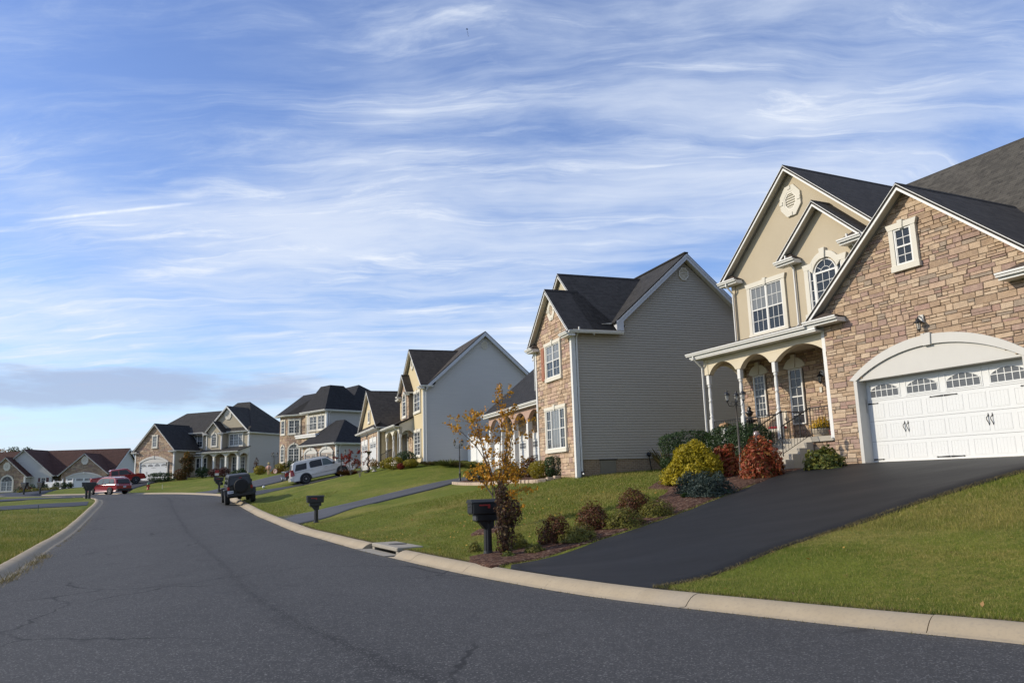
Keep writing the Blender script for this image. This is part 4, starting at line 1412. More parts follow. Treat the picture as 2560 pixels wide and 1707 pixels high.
o = arc(-2.62, -1.28, 6.62, .50, 14); i_ = arc(-2.46, -1.44, 6.46, .44, 14)
for k in range(14):
    b.hexa([W5.P(i_[k][0], .08, i_[k][1]), W5.P(i_[k + 1][0], .08, i_[k + 1][1]), W5.P(i_[k + 1][0], 0, i_[k + 1][1]), W5.P(i_[k][0], 0, i_[k][1]), W5.P(o[k][0], .08, o[k][1]), W5.P(o[k + 1][0], .08, o[k + 1][1]), W5.P(o[k + 1][0], 0, o[k + 1][1]), W5.P(o[k][0], 0, o[k][1])])
b.prism([(-2.84, 6.62), (-2.46, 6.62), (-2.46, 6.82), (-2.90, 6.82)], W5.P, 0, .085); b.prism([(-1.44, 6.62), (-1.06, 6.62), (-1.0, 6.82), (-1.44, 6.82)], W5.P, 0, .085)
b.prism([(-2.03, 6.86), (-1.87, 6.86), (-1.83, 7.22), (-2.07, 7.22)], W5.P, 0, .13)
b.build('window_surround', [CREAM()], HA)
downspout(HA, W5, -3.28, .0, 7.28, 4.72, .42, kick=True)
downspout(HA, W5, -.62, .0, 7.28, 5.6, .42, kick=False)
# main block and its big roof, ridge along the street
b = MB()
b.box(-6.95, 8.9, 5.2, 15.0, -.5, 7.2); b.box(-6.95, -1.1, 2.1, 5.2, -.5, 7.2); b.build('main_wall', [m_siding('siding_a', (.40, .36, .29))], HA)
b = MB()
zr_m, yr_m = 11.15, 8.35
sl = 1.02
b.slab([(-4.2, 1.75, zr_m - (yr_m - 1.75) * sl), (9.4, 1.75, zr_m - (yr_m - 1.75) * sl), (9.4, yr_m, zr_m), (-4.2, yr_m, zr_m)], .09)
b.slab([(-7.4, 15.4, 4.0), (9.4, 15.4, 4.0), (9.4, yr_m, zr_m), (-4.2, yr_m, zr_m)], .09)
b.slab([(-7.4, 4.6, 7.3), (-4.2, yr_m, zr_m), (-7.4, 15.4, 4.0)], .09)
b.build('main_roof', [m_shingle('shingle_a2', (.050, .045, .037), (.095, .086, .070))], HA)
b = MB(); b.prism([(2.1, 7.1), (15, 7.1), (15, 4.5), (yr_m, zr_m - .1), (2.1, 4.6)], lambda a, n, z: (8.9 + n, a, z), 0, .1); b.build('end_wall', [m_siding('siding_a', (.40, .36, .29))], HA)

# ------------------------------------------------------------------ second house: narrow stone bay, blank taupe side wall
HB = house_root('suburban_house', (2.58, 32.99, 1.88), 19.74, 'two-storey house with narrow stone bay and blank taupe siding wall, behind the yellow-leaved tree')
SID_B = m_siding('siding_taupe', (.40, .36, .295))
STN_B = m_stone('stone_pink', 1.08)
FB = Wall((0, 0), (1, 0))
b = MB()
PBp = gable_poly(-4.2, 0, -.5, 6.42, .94)
stones(b, FB, PBp, [(-3.06, -.96, 1.2, 2.98), (-2.82, -1.24, 4.4, 5.92)], hmin=.11, hmax=.26, wmin=.18, wmax=.5, seed=5)
b.prism(PBp, FB.P, -.3, .012, 1)
b.build('stone_wall', [STN_B, MORTAR], HB)
window(HB, FB, -3.06, -.96, 1.22, 2.96, (1, 1.9, 1), ((2, 3, 2), 2), trim=.13, n=.04, hung=(True, False, True), curtain=1)
window(HB, FB, -2.82, -1.24, 4.42, 5.90, (1, 1), (2, 2), trim=.13, n=.04, curtain='top')
b = MB(); b.box_W(FB, -3.42, -3.02, .05, .10, 4.38, 5.92)
for z in (4.5, 5.2): b.box_W(FB, -3.36, -3.08, .10, .115, z, z + .62)
b.build('shutter', [plain('terracotta_shutter', (.30, .115, .055), .55)], HB)
vent(HB, FB, -2.1, 7.50, .25)
gable_roof(HB, FB, -4.2, 0, 6.42, .94, .34, -3.0, .40, .09, SH_B, retlen=.80, back_fn=(-1.0, -1.3, -2.25))
trims(HB, (-.10, .075, -.085, .10, -.2, 6.2), (-4.26, -4.12, -.08, .10, -.2, 6.2))
# wider gable behind the bay
WB2 = Wall((0, 1.05), (1, 0))
b = MB(); PB2 = gable_poly(-6.6, 0, .2, 6.42, .94); b.prism(PB2, WB2.P, -.2, 0, 0); b.build('upper_wall', [m_siding('siding_cream', (.46, .40, .27))], HB)
gable_roof(HB, WB2, -6.6, 0, 6.42, .94, .20, -5.0, .40, .09, SH_B, ret=False, gut=False, back_fn=(-1.2, -4.3, -1.2))
# side wall
SB = Wall((0, 0), (0, 1))
PS = [(0, .66), (11.6, .66), (11.6, 6.2), (5.72, 9.62), (2.25, 6.56), (0, 6.2)]
PS = [(0, .66), (11.6, .66), (11.6, 4.6), (5.72, 9.62), (2.3, 6.66), (0, 6.2)]
b = MB()
siding(b, SB, PS, .1143, 0)
b.prism(PS, SB.P, -.2, -.002, 0)
b.build('side_wall', [SID_B], HB)
b = MB()
f = [SB.P(0, -.02, -.6), SB.P(11.6, -.02, -.6), SB.P(11.6, -.02, .66), SB.P(0, -.02, .66)]
b.face(f, 0, [(0, 0), (11.6, 0), (11.6, 1.26), (0, 1.26)])
b.build('foundation', [m_brick()], HB)
b = MB(); b.box_W(SB, 1.05, 1.78, -.05, .02, -.2, .64, 0); b.box_W(SB, 1.0, 1.83, -.02, .035, .62, .67, 1); b.build('crawl_door', [plain('crawl_door', (.185, .165, .12), .7, var=.15), BLACK()], HB)
b = MB()
b.tube([SB.P(3.35, .04, .80), SB.P(3.35, .10, .86)], .10, 10, 0); b.tube([SB.P(3.35, .08, .75), SB.P(3.42, .09, .2), SB.P(3.62, .10, .05)], .022, 6, 0)
b.build('drain_hose', [BLACK()], HB)
downspout(HB, SB, .16, .02, 6.25, .05, .42, kick=True, boot=True)
vent(HB, SB, 5.72, 9.0, .26, .02, surround=False)
# main roof, ridge along the street; its near gable end carries a broad white rake
b = MB()
yr, zrr, s1, s2 = 5.76, 9.95, .885, .885
x1, x0 = .34, -9.5
b.slab([(x0, 1.9, zrr - (yr - 1.9) * s1), (x1, 1.9, zrr - (yr - 1.9) * s1), (x1, yr, zrr), (x0, yr, zrr)], .09)
b.slab([(x0, 12.0, zrr - (12.0 - yr) * s2), (x1, 12.0, zrr - (12.0 - yr) * s2), (x1, yr, zrr), (x0, yr, zrr)], .09)
b.box(x0, x1, yr - .1, yr + .1, zrr - .04, zrr + .025)
mr = b.build('main_roof', [SH_E], HB)
b = MB()
WR = Wall((x1, 0), (0, 1))
for (ya, yb) in ((2.05, yr), (yr, 12.0)):
    za, zb = zrr - abs(ya - yr) * s1 - .075, zrr - abs(yb - yr) * s1 - .075
    b.prism([(ya, za - .26), (yb, zb - .26), (yb, zb), (ya, za)], WR.P, -.05, .012, 0)
    b.prism([(ya, za - .10), (yb, zb - .10), (yb, zb - .0), (ya, za - .0)], WR.P, .012, .035, 0)
    b.prism([(ya, za - .20), (yb, zb - .20), (yb, zb - .18), (ya, za - .18)], WR.P, -.36, -.05, 1)
b.box(.0, x1 + .01, 2.0, 2.34, 6.17, 6.62, 0)
b.build('gable_trim', [plain('rake_white', (.50, .51, .53), .5), plain('soffit_vinyl', (.52, .48, .41), .6)], mr)
b = MB(); b.box_W(SB, -.1, 2.3, .02, .40, 6.10, 6.15); b.build('soffit', [plain('soffit_shade', (.40, .36, .29), .7)], mr)
b = MB(); b.box(-6.5, -.2, 1.3, 11.4, -.5, 6.3); b.build('main_wall', [SID_B], HB)
# lower wing with porch and garage, running on to the left
b = MB()
b.slab([(-16.9, 1.15, 3.98), (-4.25, 1.15, 3.98), (-4.25, 7.2, 9.1), (-16.9, 7.2, 9.1)], .09)
b.slab([(-16.9, 13.2, 3.98), (-9.0, 13.2, 3.98), (-9.0, 7.2, 9.1), (-16.9, 7.2, 9.1)], .09)
wr = b.build('wing_roof', [SH_B], HB)
b = MB(); WB3 = Wall((0, 1.4), (1, 0))
b.box_W(WB3, -16.7, -4.3, .0, .24, 3.76, 3.90); b.gutter_W(WB3, -16.9, -4.25, .25, 3.86)
b.prism([(1.15, 3.90), (7.2, 8.98), (7.2, 8.7), (1.35, 3.72)], lambda a, n, z: (-16.9 + n, a, z), 0, .05, 0)
b.build('gutter', [WHITE()], wr)
b = MB()
b.prism([(2.7, -.5), (11.5, -.5), (11.5, 5), (7.2, 8.8), (2.7, 5.0)], lambda a, n, z: (-16.5 + n, a, z), 0, .1)
b.build('wing_end_wall', [m_siding('siding_cream', (.46, .40, .27))], HB)
b = MB(); WB4 = Wall((0, 2.7), (1, 0))
stones(b, WB4, [(-16.5, -.5), (-4.2, -.5), (-4.2, 4.2), (-16.5, 4.2)], [(-15.7, -12.9, -.5, 2.35), (-12.4, -9.6, -.5, 2.35)], hmin=.13, hmax=.28, wmin=.2, wmax=.55, seed=9)
b.box(-16.5, -4.2, 2.7, 2.9, -.5, 4.4, 1)
b.build('stone_wall', [STN_B, MORTAR], HB)
for x in (-16.2, -14.0, -11.8, -9.6, -7.4, -5.2):
    b = MB(); b.bevbox(x - .13, x + .13, 1.42, 1.68, -.2, 3.05, .01); b.build('porch_post', [WHITE()], HB)
b = MB()
WB5 = Wall((0, 1.42), (1, 0))
xs = [-16.2, -14.0, -11.8, -9.6, -7.4, -5.2, -4.2]
for i in range(6): arch_beam(b, WB5, xs[i] + .13, xs[i + 1] - .13 if i < 5 else xs[i + 1] + .6, -.24, 0, 3.05, 3.78, .55)
for x in xs[:-1]: b.box_W(WB5, x - .13, x + .13, -.24, 0, 3.05, 3.78)
b.build('porch_beam', [m_stucco('stucco_rose', (.40, .275, .22))], HB)
b = MB(); b.box(-16.6, -4.2, 1.35, 2.75, .0, .30); b.build('porch_floor', [CONC()], HB)
for (x0, x1) in ((-15.6, -13.0), (-12.3, -9.7)):
    garage_door(HB, WB4, x0, x1, 0, 2.2, .016, 4, 2, False, False)
    b = MB(); b.box_W(WB4, x0 - .2, x1 + .2, .0, .09, 2.2, 2.55); b.box_W(WB4, x0 - .15, x0, .0, .08, 0, 2.2); b.box_W(WB4, x1, x1 + .15, 0, .08, 0, 2.2); b.build('garage_surround', [WHITE()], HB)
railing(HB, [(-9.4, 1.52, .3), (-7.55, 1.52, .3)]); railing(HB, [(-7.25, 1.52, .3), (-5.35, 1.52, .3)])
railing(HB, [(-5.3, .2, -.2), (-5.3, 1.4, .35)]); railing(HB, [(-7.2, .2, -.2), (-7.2, 1.4, .35)])
b = MB()
for i in range(3): b.box(-7.2, -5.3, 1.35 - .3 * (i + 1), 1.35 - .3 * i, -.4, .15 - .15 * i)
b.build('porch_steps', [CONC()], HB)
downspout(HB, WB2, -6.5, .0, 6.0, 4.5, .3); downspout(HB, FB, -4.34, .0, 6.2, 3.95, .35, kick=False)
downspout(HB, FB, -4.32, -.9, 3.85, .1, -.6, kick=False)

def hip(house, x0, x1, y0, y1, z, r0, r1, zr_, sh, name='hip_roof', th=.08, gut=(1, 0, 0, 0), gm=None):
    """hipped roof: eave rectangle at z, ridge from r0=(x,y) to r1 (running in x, or equal for a pyramid)"""
    mb = MB()
    a, b_, c, d = (x0, y0, z), (x1, y0, z), (x1, y1, z), (x0, y1, z)
    R0, R1 = (r0[0], r0[1], zr_), (r1[0], r1[1], zr_)
    for poly in ([a, b_, R1, R0], [b_, c, R1], [c, d, R0, R1], [d, a, R0]):
        q = [p for i, p in enumerate(poly) if p != poly[i - 1]]
        if len(q) >= 3: mb.slab(q, th)
    o = mb.build(name, [sh], house)
    g = MB()
    if gut[0]: g.gutter_W(Wall((0, y0), (1, 0)), x0, x1, 0, z - .10); g.box(x0 + .02, x1 - .02, y0, y0 + .45, z - .16, z - .10)
    if gut[1]: g.gutter_W(Wall((x1, 0), (0, 1)), y0, y1, 0, z - .10); g.box(x1 - .45, x1, y0 + .02, y1 - .02, z - .165, z - .105)
    if gut[0] or gut[1]: g.build('gutter', [gm or WHITE()], o)
    return o

# ------------------------------------------------------------------ third house: cream stucco front, grey siding side
HC = house_root('suburban_house', (-6.29, 54.6, 3.16), 20.3, 'house with cream stucco front and tall pale grey siding gable, beside the white vinyl fence')
SID_C = m_siding('siding_grey', (.54, .52, .485))
STUC_C = m_stucco('stucco_cream2', (.55, .455, .285))
FC = Wall((0, 0), (1, 0))
b = MB(); b.prism(gable_poly(-6.9, 0, -.4, 5.62, .83), FC.P, -.25, 0, 0); b.build('front_wall', [STUC_C], HC)
gable_roof(HC, FC, -6.9, 0, 5.62, .83, .30, -4.4, .33, .09, SH_C, retlen=.7, back_fn=(-.6, -4.0, -.6))
vent(HC, FC, -3.45, 7.45, .24)
window(HC, FC, -2.85, -1.05, 3.78, 5.12, (1, 1), (2, 2), trim=.15)
window(HC, FC, -2.85, -1.05, .62, 2.30, (1, 1), (2, 3), trim=.15)
trims(HC, (-.12, .05, -.07, .10, -.2, 5.4))
FCb = Wall((0, -.30), (1, 0))
b = MB(); stones(b, FCb, gable_poly(-6.0, -3.42, 3.2, 5.55, .92), [(-5.4, -4.0, 3.6, 5.2)], hmin=.13, hmax=.28, wmin=.2, wmax=.5, seed=31)
b.prism(gable_poly(-6.0, -3.42, 3.2, 5.55, .92), FCb.P, -.32, .012, 1); b.build('bay_wall', [STN, MORTAR], HC)
gable_roof(HC, FCb, -6.0, -3.42, 5.55, .92, .30, -1.2, .30, .08, SH_C, retlen=.55, back_fn=(-.35, -.35, -.35))
window(HC, FCb, -5.25, -4.15, 3.66, 4.75, (1,), (3, 4), hung=False, arch=.55, trim=.15, n=.04)
SC = Wall((0, 0), (0, 1))
PSC = [(0, .1), (9.1, .1), (9.1, 5.0), (4.54, 9.12), (.3, 5.3), (0, 5.3)]
b = MB(); siding(b, SC, PSC, .1143); b.prism(PSC, SC.P, -.2, -.002, 0); b.build('side_wall', [SID_C], HC)
b = MB(); b.box_W(SC, 0, 9.1, -.1, -.01, -.6, .1); b.build('foundation', [plain('dark_block', (.09, .075, .06), .9)], HC)
vent(HC, SC, 4.54, 8.42, .26, .02, surround=False)
b = MB()
yr, zrr, s1 = 4.54, 9.42, .90
b.slab([(-10, .15, zrr - (yr - .15) * s1), (.34, .15, zrr - (yr - .15) * s1), (.34, yr, zrr), (-10, yr, zrr)], .09)
b.slab([(-10, 9.5, zrr - (9.5 - yr) * s1), (.34, 9.5, zrr - (9.5 - yr) * s1), (.34, yr, zrr), (-10, yr, zrr)], .09)
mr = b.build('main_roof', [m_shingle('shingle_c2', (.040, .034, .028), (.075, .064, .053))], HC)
b = MB(); WR = Wall((.34, 0), (0, 1))
for (ya, yb) in ((.1, yr), (yr, 9.5)):
    za, zb = zrr - abs(ya - yr) * s1 - .075, zrr - abs(yb - yr) * s1 - .075
    b.prism([(ya, za - .27), (yb, zb - .27), (yb, zb), (ya, za)], WR.P, -.05, .012, 0)
    b.prism([(ya, za - .20), (yb, zb - .20), (yb, zb - .18), (ya, za - .18)], WR.P, -.34, -.05, 1)
b.build('gable_trim', [plain('rake_white', (.50, .51, .53), .5), plain('soffit_vinyl', (.52, .48, .41), .6)], mr)
downspout(HC, SC, .12, .02, 5.35, .0, .40)
b = MB(); b.box(-9.6, -.2, .35, 9.0, -.5, 5.4); b.build('main_wall', [STUC_C], HC)
b = MB(); b.gutter_W(Wall((0, .35), (1, 0)), -9.9, -6.3, .25, 5.32); b.box(-9.9, -6.5, .1, .5, 5.28, 5.34); b.build('gutter', [WHITE()], HC)
# porch
b = MB(); b.box(-9.0, -3.3, -1.25, .4, -.2, .40); b.build('porch_floor', [CONC()], HC)
for x in (-3.5, -5.9, -8.5):
    b = MB(); turned_post(b, x, -.95, .4, 2.28, .19); b.build('porch_post', [WHITE()], HC)
b = MB(); WP = Wall((0, -1.05), (1, 0))
for (x0, x1) in ((-8.35, -6.05), (-5.75, -3.65)): arch_beam(b, WP, x0, x1, -.2, 0, 2.28, 2.80, .36)
for x in (-8.5, -5.9, -3.5): b.box_W(WP, x - .15, x + .15, -.2, 0, 2.28, 2.80)
WS = Wall((-3.35, -1.05), (0, 1)); arch_beam(b, WS, .2, 1.05, -.18, 0, 2.28, 2.95, .25); b.box_W(WS, .0, .2, -.18, 0, 2.28, 2.9)
b.prism([(0, 2.8), (1.05, 2.8), (1.05, 3.45), (0, 2.95)], WS.P, -.05, .02, 0)
b.build('porch_beam', [m_stucco('stucco_white', (.60, .565, .48))], HC)
b = MB(); b.slab([(-9.2, -1.42, 2.95), (-3.2, -1.42, 2.95), (-3.2, .15, 3.62), (-9.2, .15, 3.62)], .07); pr = b.build('porch_roof', [SH_C], HC)
b = MB(); b.gutter_W(WP, -9.3, -3.15, .36, 2.83); b.box_W(WP, -9.2, -3.2, .0, .36, 2.79, 2.83); b.build('gutter', [WHITE()], pr)
downspout(HC, WP, -3.55, .0, 2.82, .3, .36, kick=False)
b = MB(); stones(b, FC, [(-4.75, .4), (-3.5, .4), (-3.5, 2.8), (-4.75, 2.8)], hmin=.13, hmax=.28, seed=33); b.box_W(FC, -4.75, -3.5, -.1, .012, .4, 2.8, 1); b.build('porch_wall', [STN, MORTAR], HC)
b = MB(); b.box_W(FC, -6.9, -5.0, 0, .07, .4, 2.65); b.box_W(FC, -6.3, -5.5, .07, .10, .5, 2.4, 1); b.box_W(FC, -6.8, -6.45, .07, .09, .5, 2.4, 1); b.box_W(FC, -5.4, -5.1, .07, .09, .5, 2.4, 1)
b.build('front_door', [WHITE(), m_glass()], HC)
wall_lamp(HC, FC, -4.2, 2.0, .05, False)
railing(HC, [(-8.3, -1.1, .4), (-6.1, -1.1, .4)]); railing(HC, [(-5.7, -1.1, .4), (-5.7, -2.0, -.05)])
# garage
GC = Wall((0, -1.5), (1, 0))
b = MB(); stones(b, GC, [(-17.6, -.4), (-9.0, -.4), (-9.0, 3.3), (-17.6, 3.3)], [(-16.9, -13.9, -.4, 2.3), (-12.9, -9.9, -.4, 2.3)], hmin=.13, hmax=.28, wmin=.2, wmax=.5, seed=35)
b.box_W(GC, -17.6, -9.0, -.2, .012, -.4, 3.3, 1); b.build('garage_wall', [STN, MORTAR], HC)
b = MB(); b.prism(gable_poly(-17.6, -9.0, 3.25, 3.42, .72), GC.P, -.2, 0, 0); b.box(-9.15, -9.0, -1.48, .5, -.3, 3.4); b.build('gable_wall', [STUC_C], HC)
gable_roof(HC, GC, -17.6, -9.0, 3.42, .72, .32, -4.5, .40, .09, SH_C, ret=False)
b = MB(); b.slab([(-17.9, -1.95, 3.18), (-8.7, -1.95, 3.18), (-8.7, -1.45, 3.62), (-17.9, -1.45, 3.62)], .05); pt = b.build('pent_roof', [SH_C], HC)
b = MB(); b.gutter_W(GC, -18.1, -8.6, .40, 3.06); b.box_W(GC, -18.0, -8.7, .0, .40, 3.02, 3.06); b.box_W(GC, -17.65, -8.95, .0, .06, 2.9, 3.02); b.build('gutter', [WHITE()], pt)
window(HC, GC, -13.75, -13.05, 3.95, 4.75, (1,), (1, 2), trim=.14, hung=False)
for (x0, x1) in ((-16.7, -14.1), (-12.6, -10.0)):
    garage_door(HC, GC, x0, x1, -.05, 2.1, .016, 4, 2, False, False)
    b = MB(); b.box_W(GC, x0 - .25, x1 + .25, -.28, .09, 2.1, 2.5); b.box_W(GC, x0 - .2, x0, -.32, .08, -.2, 2.1); b.box_W(GC, x1, x1 + .2, -.32, .08, -.2, 2.1)
    c = (x0 + x1) / 2; b.prism([(c - .1, 2.08), (c + .1, 2.08), (c + .14, 2.6), (c - .14, 2.6)], GC.P, 0, .13); b.build('garage_surround', [WHITE()], HC)
b = MB(); b.box_W(GC, -9.22, -8.97, -.05, .08, -.2, 3.0); b.build('corner_trim', [WHITE()], HC)
wall_lamp(HC, GC, -13.35, 2.75, .05, False)

# ------------------------------------------------------------------ fourth house: stone turret, balcony, black hipped roofs
HD = house_root('suburban_house', (-20.02, 82.8, 3.56), 45.8, 'house with black hipped roofs, curved balcony and stone turret, behind the white parked car')
SID_D = m_siding('siding_greige', (.42, .39, .345))
FD = Wall((0, 0), (1, 0))
b = MB(); b.box(-3.35, .2, 0, 6, 1.5, 6.25); b.build('upper_wall', [m_stucco('stucco_dim', (.42, .36, .26))], HD)
b = MB(); siding(b, Wall((.205, 0), (0, 1)), [(0, 1.5), (9, 1.5), (9, 6.2), (0, 6.2)], .14); b.box(.0, .20, .05, 9, 0, 6.2); b.build('side_wall', [SID_D], HD)
trims(HD, (.05, .30, -.06, .14, 2.5, 6.15), (-3.42, -3.25, -.06, .1, 2.5, 6.15))
window(HD, FD, -3.0, -1.62, 4.30, 5.75, (1, 1), (2, 2), trim=.11); window(HD, FD, -1.35, .0 - .1, 4.30, 5.75, (1, 1), (2, 2), trim=.11)
b = MB()
E0, T0 = [(-4.3, -.45, 6.3), (.65, -.45, 6.3), (.65, 5.5, 6.3), (-4.3, 5.5, 6.3)], [(-3.05, 1.3, 9.15), (-1.15, 1.3, 9.15), (-1.15, 3.0, 9.15), (-3.05, 3.0, 9.15)]
for i in range(4): b.slab([E0[i], E0[(i + 1) % 4], T0[(i + 1) % 4], T0[i]], .08)
b.slab(T0, .05)
rf = b.build('tower_roof', [SH_D], HD)
b = MB(); b.gutter_W(Wall((0, -.45), (1, 0)), -4.35, .7, 0, 6.18); b.gutter_W(Wall((.65, 0), (0, 1)), -.45, 9, 0, 6.18); b.box(-4.2, .6, -.44, 8.9, 6.12, 6.19); b.build('gutter', [WHITE()], rf)
hip(HD, -10.2, .65, 2.5, 12, 6.3, (-7.0, 6.2), (-2.0, 5.6), 9.55, SH_D)
b = MB(); b.box(-9.8, .1, 3.0, 11.5, -.5, 6.2); b.build('main_wall', [SID_D], HD)
b = MB()
b.box(-4.9, -3.3, .55, .7, 3.0, 6.2, 0); b.build('balcony_wall', [m_stucco('stucco_dim', (.42, .36, .26))], HD)
WBd = Wall((0, .55), (1, 0)); window(HD, WBd, -4.4, -3.7, 3.9, 5.9, (1,), (1, 1), trim=.12, key=False)
# turret
T1, T2, T3, T4 = (-9.36, 0), (-7.8, 0), (-6.0, .8), (-4.6, .9)
Wt1 = Wall(T1, (1, 0)); Wt2 = Wall(T2, (T3[0] - T2[0], T3[1] - T2[1])); Wt3 = Wall(T3, (T4[0] - T3[0], T4[1] - T3[1])); L2 = math.hypot(1.8, .8)
b = MB()
stones(b, Wt1, [(0, -.6), (1.56, -.6), (1.56, 6.2), (0, 6.2)], [(.35, 1.15, 1.1, 2.9), (.35, 1.15, 4.25, 5.75)], hmin=.13, hmax=.28, wmin=.2, wmax=.5, seed=41)
stones(b, Wt2, [(0, -.6), (L2, -.6), (L2, 6.2), (0, 6.2)], [(.28, 1.75, 1.1, 2.9), (.28, 1.75, 4.25, 5.75)], hmin=.13, hmax=.28, wmin=.2, wmax=.5, seed=42)
stones(b, Wt3, [(0, -.6), (1.4, -.6), (1.4, 6.2), (0, 6.2)], hmin=.13, hmax=.28, seed=43)
pts = [T1, T2, T3, T4, (-4.6, 5), (-9.36, 5)]
for i in range(6):
    p, q = pts[i], pts[(i + 1) % 6]
    b.face([(p[0], p[1], -.6), (q[0], q[1], -.6), (q[0], q[1], 6.2), (p[0], p[1], 6.2)], 1)
b.build('turret_wall', [STN, MORTAR], HD)
window(HD, Wt1, .40, 1.12, 1.10, 2.55, (1,), (2, 2), trim=.12, arch=.36, n=.04); window(HD, Wt1, .40, 1.12, 4.25, 5.7, (1,), (2, 2), trim=.12, n=.04)
window(HD, Wt2, .30, 1.70, 1.10, 2.55, (1, 1), (2, 2), trim=.14, arch=.48, n=.04); window(HD, Wt2, .30, 1.70, 4.25, 5.7, (1, 1), (2, 2), trim=.14, n=.04)
b = MB()
e = [(-9.85, -.42, 6.32), (-7.75, -.42, 6.32), (-5.75, .45, 6.32), (-4.2, .45, 6.32), (-4.2, 4.6, 6.32), (-9.85, 4.6, 6.32)]
A1_, B1_ = (-8.0, 2.1, 8.72), (-4.2, 2.2, 8.72)
for poly in ([e[0], e[1], A1_], [e[1], e[2], B1_, A1_], [e[2], e[3], B1_], [e[5], e[0], A1_], [e[4], e[5], A1_, B1_]): b.slab(poly, .07)
tr_ = b.build('turret_roof', [SH_D], HD)
b = MB()
for i in range(3):
    Wq = Wall(e[i][:2], (e[i + 1][0] - e[i][0], e[i + 1][1] - e[i][1])); Lq = math.hypot(e[i + 1][0] - e[i][0], e[i + 1][1] - e[i][1])
    b.gutter_W(Wq, 0, Lq, 0, 6.20); b.box_W(Wq, 0, Lq, -.45, 0, 6.15, 6.21)
b.build('gutter', [WHITE()], tr_)
# balcony with curved corner and iron rail
b = MB()
o = [(.15, 0), (.15, -1.25)] + [(-3.6 + 1.0 * math.cos(t) - 0.0, -.25 + 1.0 * math.sin(t)) for t in np.linspace(-math.pi / 2, -math.pi, 8)] + [(-4.6, .5)]
for (k, z0, z1) in ((0, 3.42, 3.62), (.06, 3.62, 3.78)):
    q = [(x + (k if x > 0 else -k), y - k) for x, y in o]
    b.face([(x, y, z1) for x, y in q]); b.face([(x, y, z0) for x, y in q][::-1])
    for i in range(len(q) - 1): b.face([(*q[i + 1], z0), (*q[i], z0), (*q[i], z1), (*q[i + 1], z1)])
bal = b.build('balcony', [WHITE()], HD)
railing(bal, [(x, y + .05, 3.78) for x, y in o[1:]], .95, 'balcony_railing', .16, .010)
# garage wing
GD = Wall((0, -1.8), (1, 0))
b = MB(); stones(b, GD, [(-1.4, -.6), (4.9, -.6), (4.9, 2.42), (-1.4, 2.42)], [(-.9, 1.5, -.6, 2.0), (2.0, 4.5, -.6, 2.0)], hmin=.13, hmax=.28, wmin=.2, wmax=.5, seed=44)
b.box_W(GD, -1.4, 4.9, -.2, .012, -.6, 2.42, 1); b.build('garage_wall', [STN, MORTAR], HD)
for (x0, x1) in ((-.75, 1.40), (2.15, 4.35)):
    garage_door(HD, GD, x0, x1, -.35, 1.62, .016, 4, 2, False, False, mcol=plain('garage_door_tan', (.46, .38, .31), .5))
    garage_surround(HD, GD, x0, x1, -.35, 1.62, .42, .12, .02, .12)
b = MB(); siding(b, Wall((4.91, -1.8), (0, 1)), [(0, -.4), (7, -.4), (7, 2.4), (0, 2.4)], .14); b.box(.2, 4.9, -1.5, 5, -.5, 2.4); b.build('garage_side', [SID_D], HD)
hip(HD, -1.85, 5.3, -2.2, 3.6, 2.52, (1.0, .7), (2.6, .7), 5.1, SH_D, 'garage_roof', gut=(1, 1, 0, 0))
trims(HD, (4.80, 4.98, -1.87, -1.7, -.4, 2.35), (-1.47, -1.3, -1.87, -1.7, -.4, 2.35))
downspout(HD, Wall((4.92, -1.8), (0, 1)), .35, .0, 2.45, -.3, .35); downspout(HD, Wall((.2, 0), (0, 1)), .3, .0, 6.2, 3.6, .4)
wall_lamp(HD, GD, -1.15, 1.35, .04, False); wall_lamp(HD, GD, 4.62, 1.35, .04, False)

# ------------------------------------------------------------------ fifth house, at the head of the lawn with the fire hydrant
HE = house_root('suburban_house', (-33.64, 99.24, 3.58), 67.5, 'house with stone garage, arched white porch and nested stucco gables, behind the fire hydrant')
SID_E = m_siding('siding_tan', (.44, .405, .345)); STUC_E = m_stucco('stucco_e', (.42, .365, .27))
FE = Wall((0, 0), (1, 0))
b = MB(); b.prism(gable_poly(-6.9, 0, -.3, 5.68, .92), FE.P, -.25, 0, 0); b.build('front_wall', [STUC_E], HE)
b = MB()
c, zt, zl = -3.45, 5.72 + .92 * 3.45, 5.72 - .92 * .36
b.slab([(.36, -.35, zl), (.36, .5, zl), (c, 4.4, zt), (c, -.35, zt)], .09); b.slab([(-7.26, -.35, zl), (c, -.35, zt), (c, 4.4, zt), (-7.26, .5, zl)], .09)
hip(HE, -9.5, .36, .0, 9.6, zl, (-6.2, 4.7), (-4.1, 4.7), 9.85, SH_E, 'hip_roof', gut=(0, 0, 0, 0))
er = b.build('roof', [SH_E], HE)
b = MB()
for (xa, xb) in ((-7.26, c), (.36, c)):
    for (n0, n1, d) in ((.30, .345, .20), (.345, .37, .09)):
        q = [(xa, zl - .06 - d), (xb, zt - .06 - d), (xb, zt - .02), (xa, zl - .02)]
        b.prism(q if xa < xb else q[::-1], FE.P, n0, n1, 0)
b.gutter_W(Wall((.36, 0), (0, 1)), -.35, 9.4, 0, zl - .13); b.box(-.1, .36, -.3, 9.3, zl - .17, zl - .12)
b.build('gable_trim', [WHITE()], er)
b = MB(); b.slab([(-7.2, -.38, 5.62), (.32, -.38, 5.62), (.32, .05, 6.12), (-7.2, .05, 6.12)], .05); pt = b.build('pent_roof', [SH_E], HE)
b = MB(); b.gutter_W(FE, -7.3, .42, .36, 5.46); b.box_W(FE, -7.2, .3, 0, .36, 5.42, 5.46); b.build('gutter', [WHITE()], pt)
vent(HE, FE, -3.45, 7.75, .33)
window(HE, FE, -3.05, -1.0, 3.78, 5.2, (1, 1.35, 1), (2, 2), trim=.15, curtain='all')
